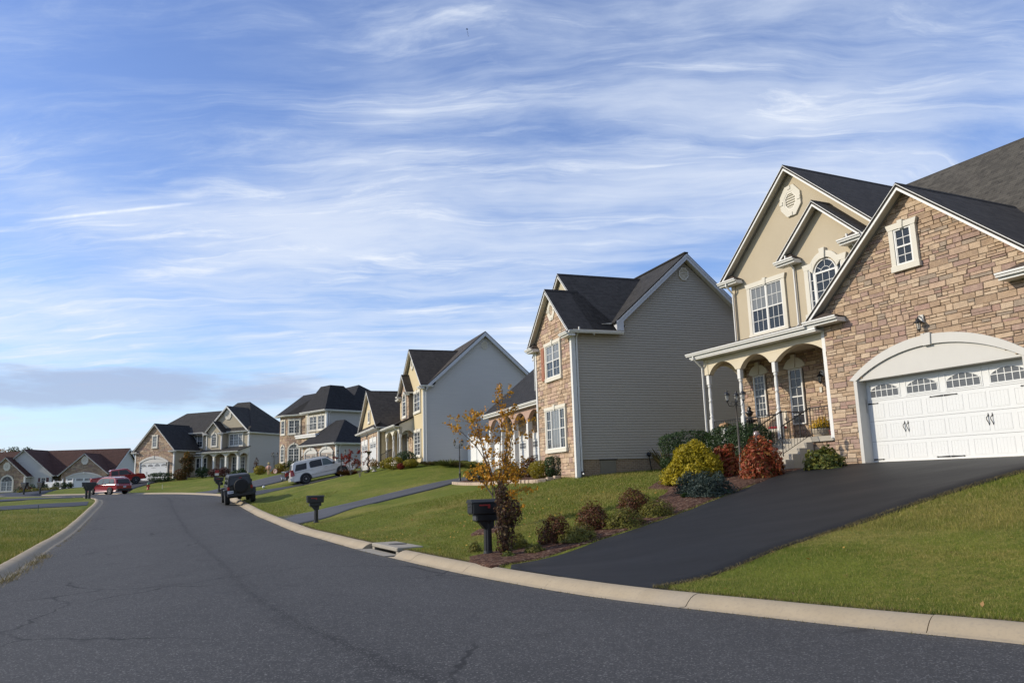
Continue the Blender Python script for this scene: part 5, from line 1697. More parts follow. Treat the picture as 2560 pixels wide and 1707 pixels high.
b = MB(); siding(b, Wall((.01, 0), (0, 1)), [(0, -.2), (9, -.2), (9, 5.5), (0, 5.5)], .16); b.box(-.2, 0, .05, 9, -.5, 5.5); b.build('side_wall', [SID_E], HE)
trims(HE, (-.13, .06, -.08, .12, -.2, 5.4))
b = MB(); b.box(-11.0, -.2, .5, 9.0, -.5, 5.6); b.box(-17.4, -11.0, 1.5, 9.6, -.5, 5.6); b.build('main_wall', [STUC_E], HE)
hip(HE, -17.9, -6, .1, 10.5, 5.72, (-15.3, 4.8), (-6.2, 4.8), 8.95, SH_E, 'main_roof', gut=(1, 0, 0, 0))
FE2 = Wall((0, .5), (1, 0)); window(HE, FE2, -9.85, -8.05, 3.85, 5.35, (1, 1), (2, 2), trim=.16, curtain='top')
downspout(HE, FE2, -10.85, 0, 5.6, 3.7, .35, kick=False)
FE3 = Wall((0, -1.0), (1, 0))
b = MB(); b.prism(gable_poly(-5.9, -3.5, 3.2, 5.66, 1.0), FE3.P, -1.0, 0, 0); b.build('bay_wall', [STUC_E], HE)
gable_roof(HE, FE3, -5.9, -3.5, 5.66, 1.0, .30, -2.0, .30, .08, SH_E, retlen=.62, back_fn=(-1.1, -1.8, -1.1))
window(HE, FE3, -5.05, -4.3, 3.8, 4.95, (1,), (3, 4), hung=False, arch=.38, trim=.17)
trims(HE, (-3.58, -3.44, -1.07, -.9, 3.3, 5.5), (-5.96, -5.84, -1.07, -.9, 3.3, 5.5))
# porch
b = MB(); b.box(-6.1, .1, -1.9, .3, -.4, .12); b.build('porch_floor', [CONC()], HE)
for x in (-5.8, -3.9, -1.95, -.05):
    b = MB(); b.bevbox(x - .13, x + .13, -1.85, -1.59, -.1, 2.3, .01); b.build('porch_post', [WHITE()], HE)
b = MB(); WPe = Wall((0, -1.85), (1, 0))
for (x0, x1) in ((-5.67, -4.03), (-3.77, -2.08), (-1.82, -.18)): arch_beam(b, WPe, x0, x1, -.25, 0, 2.3, 2.92, .42)
for x in (-5.8, -3.9, -1.95, -.05): b.box_W(WPe, x - .13, x + .13, -.25, 0, 2.3, 2.92)
WSe = Wall((.08, -1.85), (0, 1)); arch_beam(b, WSe, .25, 1.85, -.2, 0, 2.3, 2.92, .42); b.box_W(WSe, 0, .25, -.2, 0, 2.3, 2.92); b.prism([(-.2, 2.9), (1.85, 2.9), (1.85, 3.5), (-.2, 2.98)], WSe.P, -.1, .02)
b.box_W(Wall((.08, -.05), (1, 0)), -.2, .0, -.1, .1, -.2, 3.4)
b.build('porch_beam', [m_stucco('stucco_white', (.60, .565, .48))], HE)
b = MB(); b.slab([(-6.3, -2.2, 2.98), (.25, -2.2, 2.98), (.25, .1, 3.66), (-6.3, .1, 3.66)], .07); pr = b.build('porch_roof', [SH_E], HE)
b = MB(); b.gutter_W(WPe, -6.4, .3, .32, 2.86); b.box_W(WPe, -6.3, .2, 0, .32, 2.82, 2.86); b.build('gutter', [WHITE()], pr)
b = MB(); stones(b, FE, [(-5.9, .1), (-.1, .1), (-.1, 2.9), (-5.9, 2.9)], [(-4.6, -3.0, .1, 2.4), (-2.55, -1.75, .4, 2.4), (-1.2, -.4, .4, 2.4)], hmin=.14, hmax=.3, wmin=.2, wmax=.5, seed=51); b.box_W(FE, -5.9, -.1, 0, .012, .1, 2.9, 1); b.build('porch_wall', [STN, MORTAR], HE)
b = MB(); b.box_W(FE, -4.5, -3.1, .01, .09, .12, 2.35, 0); b.box_W(FE, -4.2, -3.6, .09, .12, .2, 2.15, 1); b.box_W(FE, -3.5, -3.2, .09, .11, .2, 2.15, 1); b.build('front_door', [WHITE(), m_glass('door_glass', (.05, .075, .09))], HE)
window(HE, FE, -2.5, -1.8, .55, 2.35, (1,), (2, 2), trim=.10, n=.03); window(HE, FE, -1.15, -.45, .55, 2.35, (1,), (2, 2), trim=.10, n=.03)
# box window between porch and garage
FE4 = Wall((0, -.6), (1, 0))
b = MB(); b.box(-8.2, -6.0, -.6, .6, -.4, 2.7); b.build('window_bay', [STUC_E], HE)
window(HE, FE4, -7.9, -6.15, .45, 2.35, (1, 1, 1), (1, 3), hung=False, trim=.1, key=False)
b = MB(); b.slab([(-8.3, -1.0, 2.72), (-5.8, -1.0, 2.72), (-5.8, .6, 3.5), (-8.3, .6, 3.5)], .06); wr = b.build('bay_roof', [SH_E], HE)
b = MB(); b.gutter_W(FE4, -8.3, -5.8, .4, 2.6); b.build('gutter', [WHITE()], wr)
# garage
GE = Wall((0, -4.2), (1, 0))
PGe = gable_poly(-14.5, -8.0, -.5, 3.62, .96)
b = MB(); stones(b, GE, PGe, [(-13.75, -8.75, -.5, 1.95), (-12.7, -9.8, 1.9, 2.35), (-11.65, -10.85, 3.7, 5.2)], hmin=.12, hmax=.26, wmin=.2, wmax=.5, seed=52)
b.prism(PGe, GE.P, -.2, .012, 1); b.build('garage_wall', [STN, MORTAR], HE)
gable_roof(HE, GE, -14.5, -8.0, 3.62, .96, .34, -5.5, .36, .09, m_shingle('shingle_e2', (.018, .018, .019), (.038, .037, .037)), retlen=.95, back_fn=(-5.5, -5.5, -3.9))
garage_surround(HE, GE, -13.55, -9.0, -.3, 1.88, .55, .12, .02, .13); garage_door(HE, GE, -13.55, -9.0, -.28, 1.86, .016, 8, 4, True, True)
window(HE, GE, -11.6, -10.95, 3.85, 5.2, (1,), (2, 2), trim=.16, n=.04, curtain='all')
b = MB(); b.box(-8.25, -8.0, -4.15, .6, -.5, 3.55); b.box(-14.5, -14.3, -4.15, 4, -.5, 3.55); b.build('garage_side', [STUC_E], HE)
trims(HE, (-8.13, -7.94, -4.28, -4.1, -.3, 3.4), (-14.56, -14.4, -4.28, -4.1, -.3, 3.4))
wall_lamp(HE, GE, -14.1, 1.75, .04, False); wall_lamp(HE, GE, -8.4, 1.75, .04, False)
b = MB(); b.slab([(.0, 6.5, 2.75), (2.2, 6.5, 2.75), (2.2, 10, 2.75), (.0, 10, 4.6)], .06); b.box(.05, 2.0, 6.8, 10, -.5, 2.7); b.build('rear_wing', [SH_D], HE)

# ------------------------------------------------------------------ sixth house: long ranch with red-brown roof
HF = house_root('ranch_house', (-75.38, 121.82, 2.45), 89, 'long single-storey house with red-brown roof and three front gables, behind the picket fence')
SID_F = m_siding('siding_white', (.50, .485, .45))
FF = Wall((0, 0), (1, 0))
PF1 = gable_poly(-6.5, -.2, -.6, 2.62, .86)
b = MB(); stones(b, FF, PF1, [(-4.05, -2.0, .1, 2.5)], hmin=.13, hmax=.28, wmin=.2, wmax=.55, seed=61); b.prism(PF1, FF.P, -.2, .012, 1); b.build('stone_wall', [m_stone('stone_grey', .86), MORTAR], HF)
gable_roof(HF, FF, -6.5, -.2, 2.62, .86, .35, -4, .40, .09, SH_F, ret=False)
window(HF, FF, -3.9, -2.15, .22, 1.65, (1, 1), (2, 3), trim=.20, arch=.80, n=.04, curtain='all', key=True); vent(HF, FF, -3.2, 3.95, .34, .04)
trims(HF, (-.45, -.18, -.08, .1, -.4, 2.4))
F2 = Wall((0, 1.3), (1, 0))
PF2 = gable_poly(-6.0, 3.1, -.6, 2.72, .84)
b = MB(); siding(b, F2, PF2, .15); b.prism(PF2, F2.P, -.2, -.002, 0); b.box(-.35, -.2, 0, 1.3, -.6, 2.6); b.build('siding_wall', [SID_F], HF)
gable_roof(HF, F2, -6.0, 3.1, 2.72, .84, .35, -6, .40, .09, SH_F, ret=False)
window(HF, F2, 1.45, 2.2, .55, 2.1, (1,), (2, 2), trim=.07, key=False, n=.02)
b = MB(); b.box_W(F2, 1.0, 1.36, .02, .06, .55, 2.1); b.box_W(F2, 2.3, 2.66, .02, .06, .55, 2.1); b.build('shutter', [plain('maroon_shutter', (.085, .02, .022), .5)], HF)
F3 = Wall((0, 1.5), (1, 0))
PF3 = gable_poly(4.45, 11.7, -.6, 2.68, .82)
b = MB(); stones(b, F3, PF3, [(5.2, 10.9, -.6, 2.05), (6.1, 10.0, 2.0, 2.5)], hmin=.13, hmax=.28, wmin=.2, wmax=.55, seed=63); b.prism(PF3, F3.P, -.2, .012, 1); b.build('garage_wall', [m_stone('stone_grey', .86), MORTAR], HF)
gable_roof(HF, F3, 4.45, 11.7, 2.68, .82, .35, -7, .40, .09, SH_F, ret=False)
garage_surround(HF, F3, 5.45, 10.7, -.4, 1.97, .55, .12, .02, .15); garage_door(HF, F3, 5.45, 10.7, -.35, 1.95, .016, 8, 4, False, False)
vent(HF, F3, 8.08, 4.60, .34, .04); wall_lamp(HF, F3, 4.85, 1.75, .04, True)
b = MB(); b.box(3.0, 4.6, 3.2, 3.4, -.6, 2.8); b.build('entry_wall', [m_stone('stone_grey', .86)], HF)
b = MB()
b.slab([(-11, 1.7, 2.38), (12.3, 1.7, 2.38), (12.3, 7, 6.6), (-11, 7, 6.6)], .09); b.slab([(-11, 12.3, 2.38), (12.3, 12.3, 2.38), (12.3, 7, 6.6), (-11, 7, 6.6)], .09)
mr = b.build('main_roof', [SH_F], HF)
b = MB(); WRf = Wall((12.3, 0), (0, 1))
for (ya, yb) in ((1.7, 7), (7, 12.3)):
    za, zb = 6.53 - abs(ya - 7) * .796, 6.53 - abs(yb - 7) * .796
    b.prism([(ya, za - .3), (yb, zb - .3), (yb, zb), (ya, za)], WRf.P, -.05, .012, 0)
b.build('gable_trim', [plain('rake_white', (.50, .51, .53), .5)], mr)
b = MB(); siding(b, Wall((11.95, 0), (0, 1)), [(2.0, -.6), (12, -.6), (12, 2.4), (7, 6.35), (2.0, 2.4)], .15); b.box(-9, 11.9, 3.4, 12, -.6, 2.5); b.box(11.75, 11.94, 1.7, 3.4, -.6, 2.4); b.build('side_wall', [SID_F], HF)

# ------------------------------------------------------------------ vehicles (x forward, y left, z up, origin on the ground)
TYRE = plain('tyre_rubber', (.014, .014, .015), .85)
CHROME = plain('chrome', (.55, .55, .56), .16, metal=1.0)
RIM = plain('alloy_rim', (.62, .62, .62), .3, metal=.25)
AUTOGLASS = m_glass('car_glass', (.010, .012, .014))
DARKP = plain('dark_plastic', (.016, .016, .017), .6)

def place_vehicle(root, x, y, heading, wb, track):
    c, s = math.cos(heading), math.sin(heading)
    h = {}
    for fx in (1, -1):
        for ly in (1, -1):
            h[fx, ly] = gz(x + c * fx * wb / 2 - s * ly * track / 2, y + s * fx * wb / 2 + c * ly * track / 2) + .03
    f = (h[1, 1] + h[1, -1] - h[-1, 1] - h[-1, -1]) / 2 / wb
    l = (h[1, 1] + h[-1, 1] - h[1, -1] - h[-1, -1]) / 2 / track
    X = Vector((c, s, f)).normalized()
    Y = Vector((-s, c, l)); Y = (Y - X * Y.dot(X)).normalized()
    Z = X.cross(Y)
    M = Matrix((X, Y, Z)).transposed().to_4x4()
    M.translation = (x, y, sum(h.values()) / 4)
    root.matrix_world = M

def wheel(root, x, y, r, w, spokes=6, style='alloy'):
    sg = 1 if y > 0 else -1
    b = MB()
    b.lathe([(r * .62, -w / 2), (r * .93, -w / 2), (r, -w * .36), (r, w * .36), (r * .93, w / 2), (r * .62, w / 2), (r * .60, w * .2), (r * .60, -w * .2), (r * .62, -w / 2)], (x, y, r), 24, 0, axis=(0, sg, 0))
    t = b.build('wheel', [TYRE], root)
    b = MB()
    b.lathe([(r * .62, w * .48), (r * .57, w * .44), (r * .54, w * .20), (.0, w * .18)], (x, y, r), 20, 1, axis=(0, sg, 0))
    for k in range(spokes):
        a = 2 * math.pi * k / spokes
        d = Vector((math.cos(a), 0, math.sin(a))); p = Vector((-math.sin(a), 0, math.cos(a)))
        o = Vector((x, y, r)); n = Vector((0, sg, 0))
        q0, q1, h0, h1 = r * .10, r * .60, r * .09, r * .13
        b.hexa([o + d * q0 - p * h0 + n * w * .2, o + d * q1 - p * h1 + n * w * .2, o + d * q1 + p * h1 + n * w * .2, o + d * q0 + p * h0 + n * w * .2,
                o + d * q0 - p * h0 + n * w * .46, o + d * q1 - p * h1 + n * w * .45, o + d * q1 + p * h1 + n * w * .45, o + d * q0 + p * h0 + n * w * .46], 0)
    b.lathe([(r * .16, w * .2), (r * .16, w * .47), (.0, w * .50)], (x, y, r), 12, 0, axis=(0, sg, 0))
    b.lathe([(r * .54, w * .43), (r * .62, w * .49), (r * .64, w * .45)], (x, y, r), 24, 0, axis=(0, sg, 0))
    b.build('rim', [RIM if style == 'alloy' else DARKP, DARKP], t)
    return t

class Body:
    """closed side outline swept across the width, with tumblehome and softened edges"""
    def __init__(s, wfun): s.w = wfun
    def shell(s, outline, mb, m=0, c=.055, inset=0.0):
        cx = sum(p[0] for p in outline) / len(outline); cz = sum(p[1] for p in outline) / len(outline)
        def shrink(p, k):
            L = math.hypot(p[0] - cx, p[1] - cz)
            return (p[0] + (cx - p[0]) / L * k, p[1] + (cz - p[1]) / L * k)
        rows = []
        for sg, kk, yy in ((-1, c, 0), (-1, c * .35, c * .4), (-1, 0, c), (1, 0, c), (1, c * .35, c * .4), (1, c, 0)):
            rows.append([(q[0], sg * (s.w(q[0], q[1]) - inset - yy), q[1]) for q in (shrink(p, kk) for p in outline)])
        mb.grid(rows, m, close_u=True, sm=False)
        mb.face(rows[0][::-1] if False else rows[0], m); mb.face(rows[-1][::-1], m)
    def patch(s, mb, pts, sg, off=.008, m=0, th=.0):
        """flat patch following the flank"""
        f = [(x, sg * (s.w(x, z) + off), z) for x, z in pts]
        mb.face(f if sg < 0 else f[::-1], m)
    def disc(s, cx, cz, r, z0=None, n=20):
        return [(cx + r * math.cos(t), max(cz + r * math.sin(t), z0 if z0 is not None else -9)) for t in np.linspace(-.35, math.pi + .35, n)]

def arches(body, root, xs, zc, r, zlow, flare=None):
    for x in xs:
        for sg in (-1, 1):
            b = MB(); body.patch(b, body.disc(x, zc, r, zlow), sg, .006)
            b.build('wheel_arch', [DARKP], root)

def lights(root, quads, m, name):
    for q in quads:
        b = MB(); b.hexa(q) if len(q) == 8 else b.face(q)
        b.build(name, [m], root)

def boxpart(root, name, m, *boxes, bev=.012):
    for q in boxes:
        b = MB(); b.bevbox(*q, r=min(bev, (q[1] - q[0]) * .3, (q[3] - q[2]) * .3, (q[5] - q[4]) * .3)); b.build(name, [m], root)

RED_L = plain('tail_lamp', (.30, .008, .010), .18, spec=.7)
PLATE = plain('plate_white', (.62, .63, .68), .4)
PLTXT = plain('plate_text', (.03, .04, .12), .5)
def plate(root, c, w=.30, h=.15, axis=-1):
    x, y, z = c
    b = MB(); b.box(x - .008, x + .008, y - w / 2, y + w / 2, z - h / 2, z + h / 2)
    o = b.build('licence_plate', [PLATE], root)
    b = MB()
    for k in range(6):
        yy = y - w / 2 + .03 + k * .043
        b.box(x + axis * .009 - .001, x + axis * .009 + .001, yy, yy + .018, z - .035, z + .035)
        b.box(x + axis * .009 - .001, x + axis * .009 + .001, yy + .018, yy + .028, z + (.0 if k % 2 else -.035), z + (.035 if k % 2 else .0))
    b.build('plate_characters', [PLTXT], o)

def suv_like(name, label, cat, paint, L, Wd, H, wb, r, low, cab, wins, group=None, cabin_in=.30, tail=None, ride=.25, spokes=6, belt=.98, roofrail=False, rack=False, handle_x=(), lower=None, hl=None, tyre_w=.25, arch_k=1.16, winmats=None):
    root = empty(name, (0, 0, 0), 0, label, cat, group)
    hw = Wd / 2
    def wf(x, z):
        e = max(0, abs(x) - L * .40) / (L * .10)
        q = hw - .10 * min(1.4, e) ** 2
        if z > belt: q -= (z - belt) / (H - belt) * cabin_in * .62
        elif z < .5: q -= (.5 - z) * .12
        return q
    B = Body(wf)
    b = MB(); B.shell(low, b); B.shell(cab, b, inset=.02)
    b.build('body', [paint], root)
    if lower:
        b = MB(); B.shell(lower, b, inset=-.012, c=.03); b.build('rocker_cladding', [DARKP], root)
    fx, rx = wb / 2, -wb / 2
    arches(B, root, (fx, rx), r, r * arch_k, ride + .06)
    for x in (fx, rx):
        for sg in (-1, 1): wheel(root, x, sg * (hw - tyre_w / 2 + .015), r, tyre_w, spokes)
    for i, wn in enumerate(wins):
        for sg in (-1, 1):
            b = MB(); B.patch(b, wn, sg, -.012)
            b.build('side_window', [(winmats or {}).get(i, AUTOGLASS)], root)
    for hx, hz in handle_x:
        for sg in (-1, 1):
            b = MB(); y = sg * (wf(hx, hz) + .015); b.box(hx - .11, hx + .11, y - .015, y + .015, hz - .014, hz + .014); b.build('door_handle', [CHROME], root)
    return root, B, wf

# white full-size sport utility on the third house's driveway
L, Wd, H = 5.20, 2.02, 1.92
low = [(-2.60, .45), (-2.60, .95), (-2.54, 1.16), (.95, 1.14), (2.2, 1.10), (2.52, 1.02), (2.60, .78), (2.58, .42), (2.40, .30), (-2.45, .34)]
cab = [(-2.52, 1.10), (-2.36, 1.70), (-2.22, 1.86), (-1.2, 1.92), (.1, 1.90), (.42, 1.82), (1.30, 1.13), (1.1, 1.05), (-2.3, 1.05)]
wins = [[(-2.24, 1.16), (-1.30, 1.19), (-1.22, 1.68), (-2.05, 1.66)], [(-1.00, 1.20), (-.02, 1.19), (-.02, 1.74), (-.85, 1.74), (-1.02, 1.64)], [(.04, 1.19), (.95, 1.17), (.50, 1.66), (.34, 1.74), (.04, 1.74)]]
WS, Bw, wf = suv_like('sport_utility_vehicle', 'white full-size family car with chrome wheels parked nose-up on the sloping driveway', 'car', m_paint('paint_white', (.64, .63, .60)), L, Wd, H, 2.95, .415, low, cab, wins, handle_x=((-.88, 1.06), (.22, 1.06)), spokes=7, belt=1.12,
                      lower=None, winmats={2: m_glass('light_car_glass', (.07, .10, .10))})
boxpart(WS, 'roof_rail', CHROME, (-2.0, .0, .66, .71, 1.90, 1.95), (-2.0, .0, -.71, -.66, 1.90, 1.95))
lights(WS, [[(-2.615, s * .98, .80), (-2.30, s * 1.004, .84), (-2.36, s * .985, 1.30), (-2.555, s * .93, 1.32)][::s] for s in (1, -1)], RED_L, 'tail_lamp')
lights(WS, [[(-2.625, s * .76, .80), (-2.60, s * .99, .80), (-2.545, s * .95, 1.32), (-2.57, s * .78, 1.32)][::s] for s in (1, -1)], RED_L, 'tail_lamp')
b = MB(); b.face([(-2.50, .80, 1.22), (-2.50, -.80, 1.22), (-2.345, -.70, 1.72), (-2.345, .70, 1.72)]); b.face([(-2.545, .80, 1.22), (-2.545, -.80, 1.22), (-2.385, -.70, 1.72), (-2.385, .70, 1.72)]); b.build('rear_window', [AUTOGLASS], WS)
b = MB(); b.face([(1.33, .72, 1.16), (.50, .62, 1.82), (.50, -.62, 1.82), (1.33, -.72, 1.16)]); b.build('windscreen', [AUTOGLASS], WS)
boxpart(WS, 'bumper', m_paint('paint_white', (.64, .63, .60)), (-2.70, -2.45, -.98, .98, .42, .72))
boxpart(WS, 'running_board', DARKP, (-1.0, 1.0, .93, 1.08, .33, .39), (-1.0, 1.0, -1.08, -.93, .33, .39)); boxpart(WS, 'side_moulding', CHROME, (-.95, .95, 1.0, 1.022, .66, .69), (-.95, .95, -1.022, -1.0, .66, .69))
for s in (1, -1):
    b = MB(); b.bevbox(.82, .98, s * 1.10 - .10, s * 1.10 + .10, 1.16, 1.36, .03); b.build('wing_mirror', [DARKP], WS)
plate(WS, (-2.60, .0, .92))
place_vehicle(WS, -15.95, 65.7, R_(21), 2.95, 1.75)

# dark pickup beyond it, only its tail in view
low = [(-2.85, .55), (-2.85, 1.06), (-2.78, 1.14), (2.3, 1.12), (2.75, 1.05), (2.85, .80), (2.82, .45), (-2.8, .50)]
cab = [(-.92, 1.10), (-.82, 1.74), (-.6, 1.86), (.75, 1.86), (1.0, 1.80), (1.65, 1.12), (1.4, 1.05), (-.8, 1.05)]
wins = [[(-.72, 1.20), (.12, 1.20), (.12, 1.72), (-.62, 1.72)], [(.20, 1.20), (1.28, 1.18), (.9, 1.70), (.20, 1.72)]]
DP, Bd, wf = suv_like('pickup_truck', 'dark grey pickup seen from behind with red tail lamp, half hidden by white car', 'pickup', m_paint('paint_charcoal', (.030, .030, .033), .35), 5.8, 2.0, 1.88, 3.6, .41, low, cab, wins, belt=1.12, spokes=8)
lights(DP, [[(-2.87, s * .80, .78), (-2.86, s * .99, .78), (-2.82, s * .97, 1.10), (-2.83, s * .80, 1.10)][::s] for s in (1, -1)], RED_L, 'tail_lamp')
lights(DP, [[(-2.84, s * .975, .78), (-2.60, s * 1.004, .80), (-2.60, s * 1.004, 1.06), (-2.80, s * .975, 1.10)][::s] for s in (1, -1)], RED_L, 'tail_lamp')
boxpart(DP, 'bumper', CHROME, (-2.99, -2.82, -.95, .95, .50, .70)); boxpart(DP, 'tow_hitch', DARKP, (-3.1, -2.9, -.05, .05, .42, .50))
b = MB(); b.box(-2.70, -1.0, -.80, .80, 1.09, 1.145); b.build('truck_bed', [DARKP], DP)
boxpart(DP, 'tailgate', m_paint('paint_charcoal', (.030, .030, .033), .35), (-2.885, -2.83, -.76, .76, .72, 1.14))
plate(DP, (-3.0, .3, .60))
place_vehicle(DP, -17.45, 69.7, R_(26), 3.6, 1.7)

# red crossover at the bend
low = [(-2.28, .42), (-2.28, .82), (-2.18, 1.02), (.9, .98), (1.7, .90), (2.12, .76), (2.28, .58), (2.24, .34), (2.0, .26), (-2.1, .30)]
cab = [(-2.16, 1.0), (-1.98, 1.45), (-1.72, 1.62), (-.8, 1.70), (.0, 1.67), (.30, 1.58), (1.15, .98), (1.0, .92), (-2.0, .92)]
wins = [[(-1.86, 1.10), (-1.22, 1.06), (-1.22, 1.52), (-1.66, 1.50)], [(-1.14, 1.06), (-.30, 1.03), (-.30, 1.56), (-1.14, 1.53)], [(-.24, 1.03), (.82, .99), (.30, 1.46), (.12, 1.55), (-.24, 1.56)]]
RS, Br, wf = suv_like('crossover_car', 'red crossover car parked on the street at the bend, facing left', 'car', m_paint('paint_red', (.26, .012, .022)), 4.56, 1.80, 1.72, 2.62, .345, low, cab, wins, belt=1.0, spokes=5, tyre_w=.22, winmats={0: m_glass('light_car_glass', (.07, .10, .10)), 1: m_glass('light_car_glass', (.07, .10, .10)), 2: m_glass('light_car_glass', (.07, .10, .10))})
b = MB(); b.face([(-2.225, .70, 1.06), (-2.225, -.70, 1.06), (-2.02, -.58, 1.48), (-2.02, .58, 1.48)]); b.build('rear_window', [AUTOGLASS], RS)
lights(RS, [[(-2.295, s * .62, .86), (-2.22, s * .875, .86), (-2.16, s * .85, 1.04), (-2.23, s * .62, 1.04)][::s] for s in (1, -1)], plain('pale_lamp', (.45, .28, .28), .2), 'tail_lamp')
boxpart(RS, 'bumper', DARKP, (-2.36, -2.12, -.82, .82, .36, .56)); plate(RS, (-2.30, .0, .74)); boxpart(RS, 'roof_rail', CHROME, (-1.6, .0, .50, .54, 1.68, 1.73), (-1.6, .0, -.54, -.50, 1.68, 1.73))
lights(RS, [[(2.16, s * .50, .66), (2.05, s * .80, .66), (1.90, s * .82, .80), (2.08, s * .50, .78)][::-s] for s in (1, -1)], plain('head_lamp', (.6, .6, .6), .1), 'headlight')
for s in (1, -1):
    b = MB(); b.bevbox(.62, .76, s * .98 - .09, s * .98 + .09, 1.0, 1.14, .03); b.build('wing_mirror', [m_paint('paint_red', (.26, .012, .022))], RS)
place_vehicle(RS, -40.1, 78.0, R_(154), 2.62, 1.55)

# red pickup on the far driveway
low = [(-2.9, .55), (-2.9, 1.14), (-2.86, 1.20), (1.0, 1.18), (2.35, 1.18), (2.72, 1.10), (2.9, .85), (2.88, .48), (-2.8, .50)]
cab = [(-.95, 1.14), (-.90, 1.76), (-.72, 1.90), (.75, 1.92), (1.02, 1.86), (1.72, 1.18), (1.5, 1.10), (-.8, 1.10)]
wins = [[(-.78, 1.24), (-.02, 1.24), (-.02, 1.76), (-.72, 1.76)], [(.06, 1.24), (1.32, 1.22), (.92, 1.72), (.76, 1.78), (.06, 1.78)]]
RP, Bp, wf = suv_like('pickup_truck', 'bright red crew-cab pickup standing side-on before a white garage door', 'pickup', m_paint('paint_bright_red', (.33, .010, .014)), 5.8, 2.0, 1.92, 3.6, .42, low, cab, wins, belt=1.18, spokes=5, handle_x=((-.62, 1.08), (.28, 1.08)))
b = MB(); b.box(-2.80, -1.0, -.82, .82, 1.15, 1.206); b.build('truck_bed', [DARKP], RP)
boxpart(RP, 'bumper', CHROME, (-3.02, -2.86, -.96, .96, .55, .74), (2.86, 2.98, -.96, .96, .50, .74))
lights(RP, [[(-2.92, s * .80, .82), (-2.91, s * .99, .82), (-2.89, s * .98, 1.16), (-2.90, s * .80, 1.16)][::s] for s in (1, -1)], RED_L, 'tail_lamp')
b = MB(); b.face([(-.96, .68, 1.24), (-.96, -.68, 1.24), (-.925, -.62, 1.76), (-.925, .62, 1.76)]); b.build('rear_window', [AUTOGLASS], RP)
for s in (1, -1):
    b = MB(); b.bevbox(1.15, 1.30, s * 1.12 - .1, s * 1.12 + .1, 1.2, 1.42, .03); b.build('wing_mirror', [DARKP], RP)
place_vehicle(RP, -47.6, 94.8, R_(33), 3.6, 1.7)

# black off-roader with spare wheel, two wheels up on the kerb
BLK = m_paint('paint_black', (.010, .010, .011), .4, .25)
SOFT = plain('hardtop_black', (.020, .021, .022), .55)
JP = empty('off_road_vehicle', (0, 0, 0), 0, 'black boxy off-roader with tailgate spare wheel, parked half over the kerb', 'car')
b = MB()
b.bevbox(-1.95, 1.05, -.76, .76, .62, 1.20, .03); b.bevbox(1.0, 2.05, -.68, .68, .62, 1.14, .04)
b.build('body', [BLK], JP)
b = MB()
R0 = [(-1.98, -.74, 1.19), (.72, -.74, 1.19), (.72, .74, 1.19), (-1.98, .74, 1.19)]; R1 = [(-1.90, -.64, 1.76), (.40, -.64, 1.78), (.40, .64, 1.78), (-1.90, .64, 1.76)]; R2 = [(-1.80, -.56, 1.84), (.28, -.56, 1.86), (.28, .56, 1.86), (-1.80, .56, 1.84)]
b.grid([R0, R1, R2], 0, close_u=True, sm=False); b.face(R2)
b.build('hardtop', [SOFT], JP)
b = MB(); b.face([(-1.985, .60, 1.24), (-1.985, -.60, 1.24), (-1.918, -.53, 1.68), (-1.918, .53, 1.68)]); b.build('rear_window', [AUTOGLASS], JP)
for s in (1, -1):
    for x0, x1 in ((-1.75, -.70), (-.55, .55)):
        b = MB(); y = lambda z: s * (.745 - (z - 1.19) / .57 * .10 + .004)
        q = [(x0, y(1.26), 1.26), (x1, y(1.26), 1.26), (x1 - (.2 if x1 > 0 else 0), y(1.68), 1.68), (x0, y(1.68), 1.68)]
        b.face(q if s < 0 else q[::-1]); b.build('side_window', [AUTOGLASS], JP)
for x in (-1.30, 1.35):
    for s in (1, -1):
        wheel(JP, x, s * .78, .43, .30, 5, 'black')
        b = MB(); b.bevbox(x - .56, x + .56, s * .83 - .13, s * .83 + .13, .86, .96, .03)
        b.prism([(x - .56, .88), (x - .42, .96), (x - .56, .62), (x - .66, .60)], lambda a, n, z: (a, s * .83 + n, z), -.12, .12)
        b.prism([(x + .42, .96), (x + .56, .88), (x + .66, .62), (x + .56, .60)], lambda a, n, z: (a, s * .83 + n, z), -.12, .12); b.build('wheel_flare', [DARKP], JP)
b = MB()
b.lathe([(.20, -.13), (.40, -.13), (.44, -.09), (.44, .09), (.40, .13), (.24, .13)], (-2.16, -.06, 1.14), 26, 0, axis=(-1, 0, 0)); sw = b.build('spare_wheel', [TYRE], JP)
b = MB(); b.lathe([(.25, .10), (.22, .06), (.0, .05)], (-2.16, -.06, 1.14), 20, 0, axis=(-1, 0, 0))
for k in range(5):
    a = 2 * math.pi * k / 5; b.tube([(-2.23, -.06, 1.14), (-2.25, -.06 + .23 * math.cos(a), 1.14 + .23 * math.sin(a))], .03, 6)
b.build('rim', [DARKP], sw)
boxpart(JP, 'bumper', DARKP, (-2.18, -1.95, -.80, .80, .52, .70), (2.05, 2.25, -.80, .80, .50, .68))
b = MB(); b.lathe([(.0, -.10), (.10, -.08), (.13, 0), (.10, .08), (0, .10)], (-1.3, 0, .36), 12); b.tube([(-1.3, -.7, .43), (-1.3, .7, .43)], .045, 8); b.tube([(1.35, -.7, .43), (1.35, .7, .43)], .045, 8); b.build('axle', [DARKP], JP)
for s in (1, -1): boxpart(JP, 'tail_lamp', RED_L, (-1.985, -1.93, s * .70 - .07, s * .70 + .07, .92, 1.12))
boxpart(JP, 'brake_lamp', RED_L, (-2.0, -1.93, -.15, .03, 1.62, 1.66))
for s in (1, -1):
    b = MB(); b.bevbox(.60, .72, s * .92 - .10, s * .92 + .10, 1.20, 1.40, .03); b.build('wing_mirror', [DARKP], JP)
plate(JP, (-2.03, .60, .80), .36, .17)
place_vehicle(JP, -18.3, 52.3, R_(114.5), 2.65, 1.56)

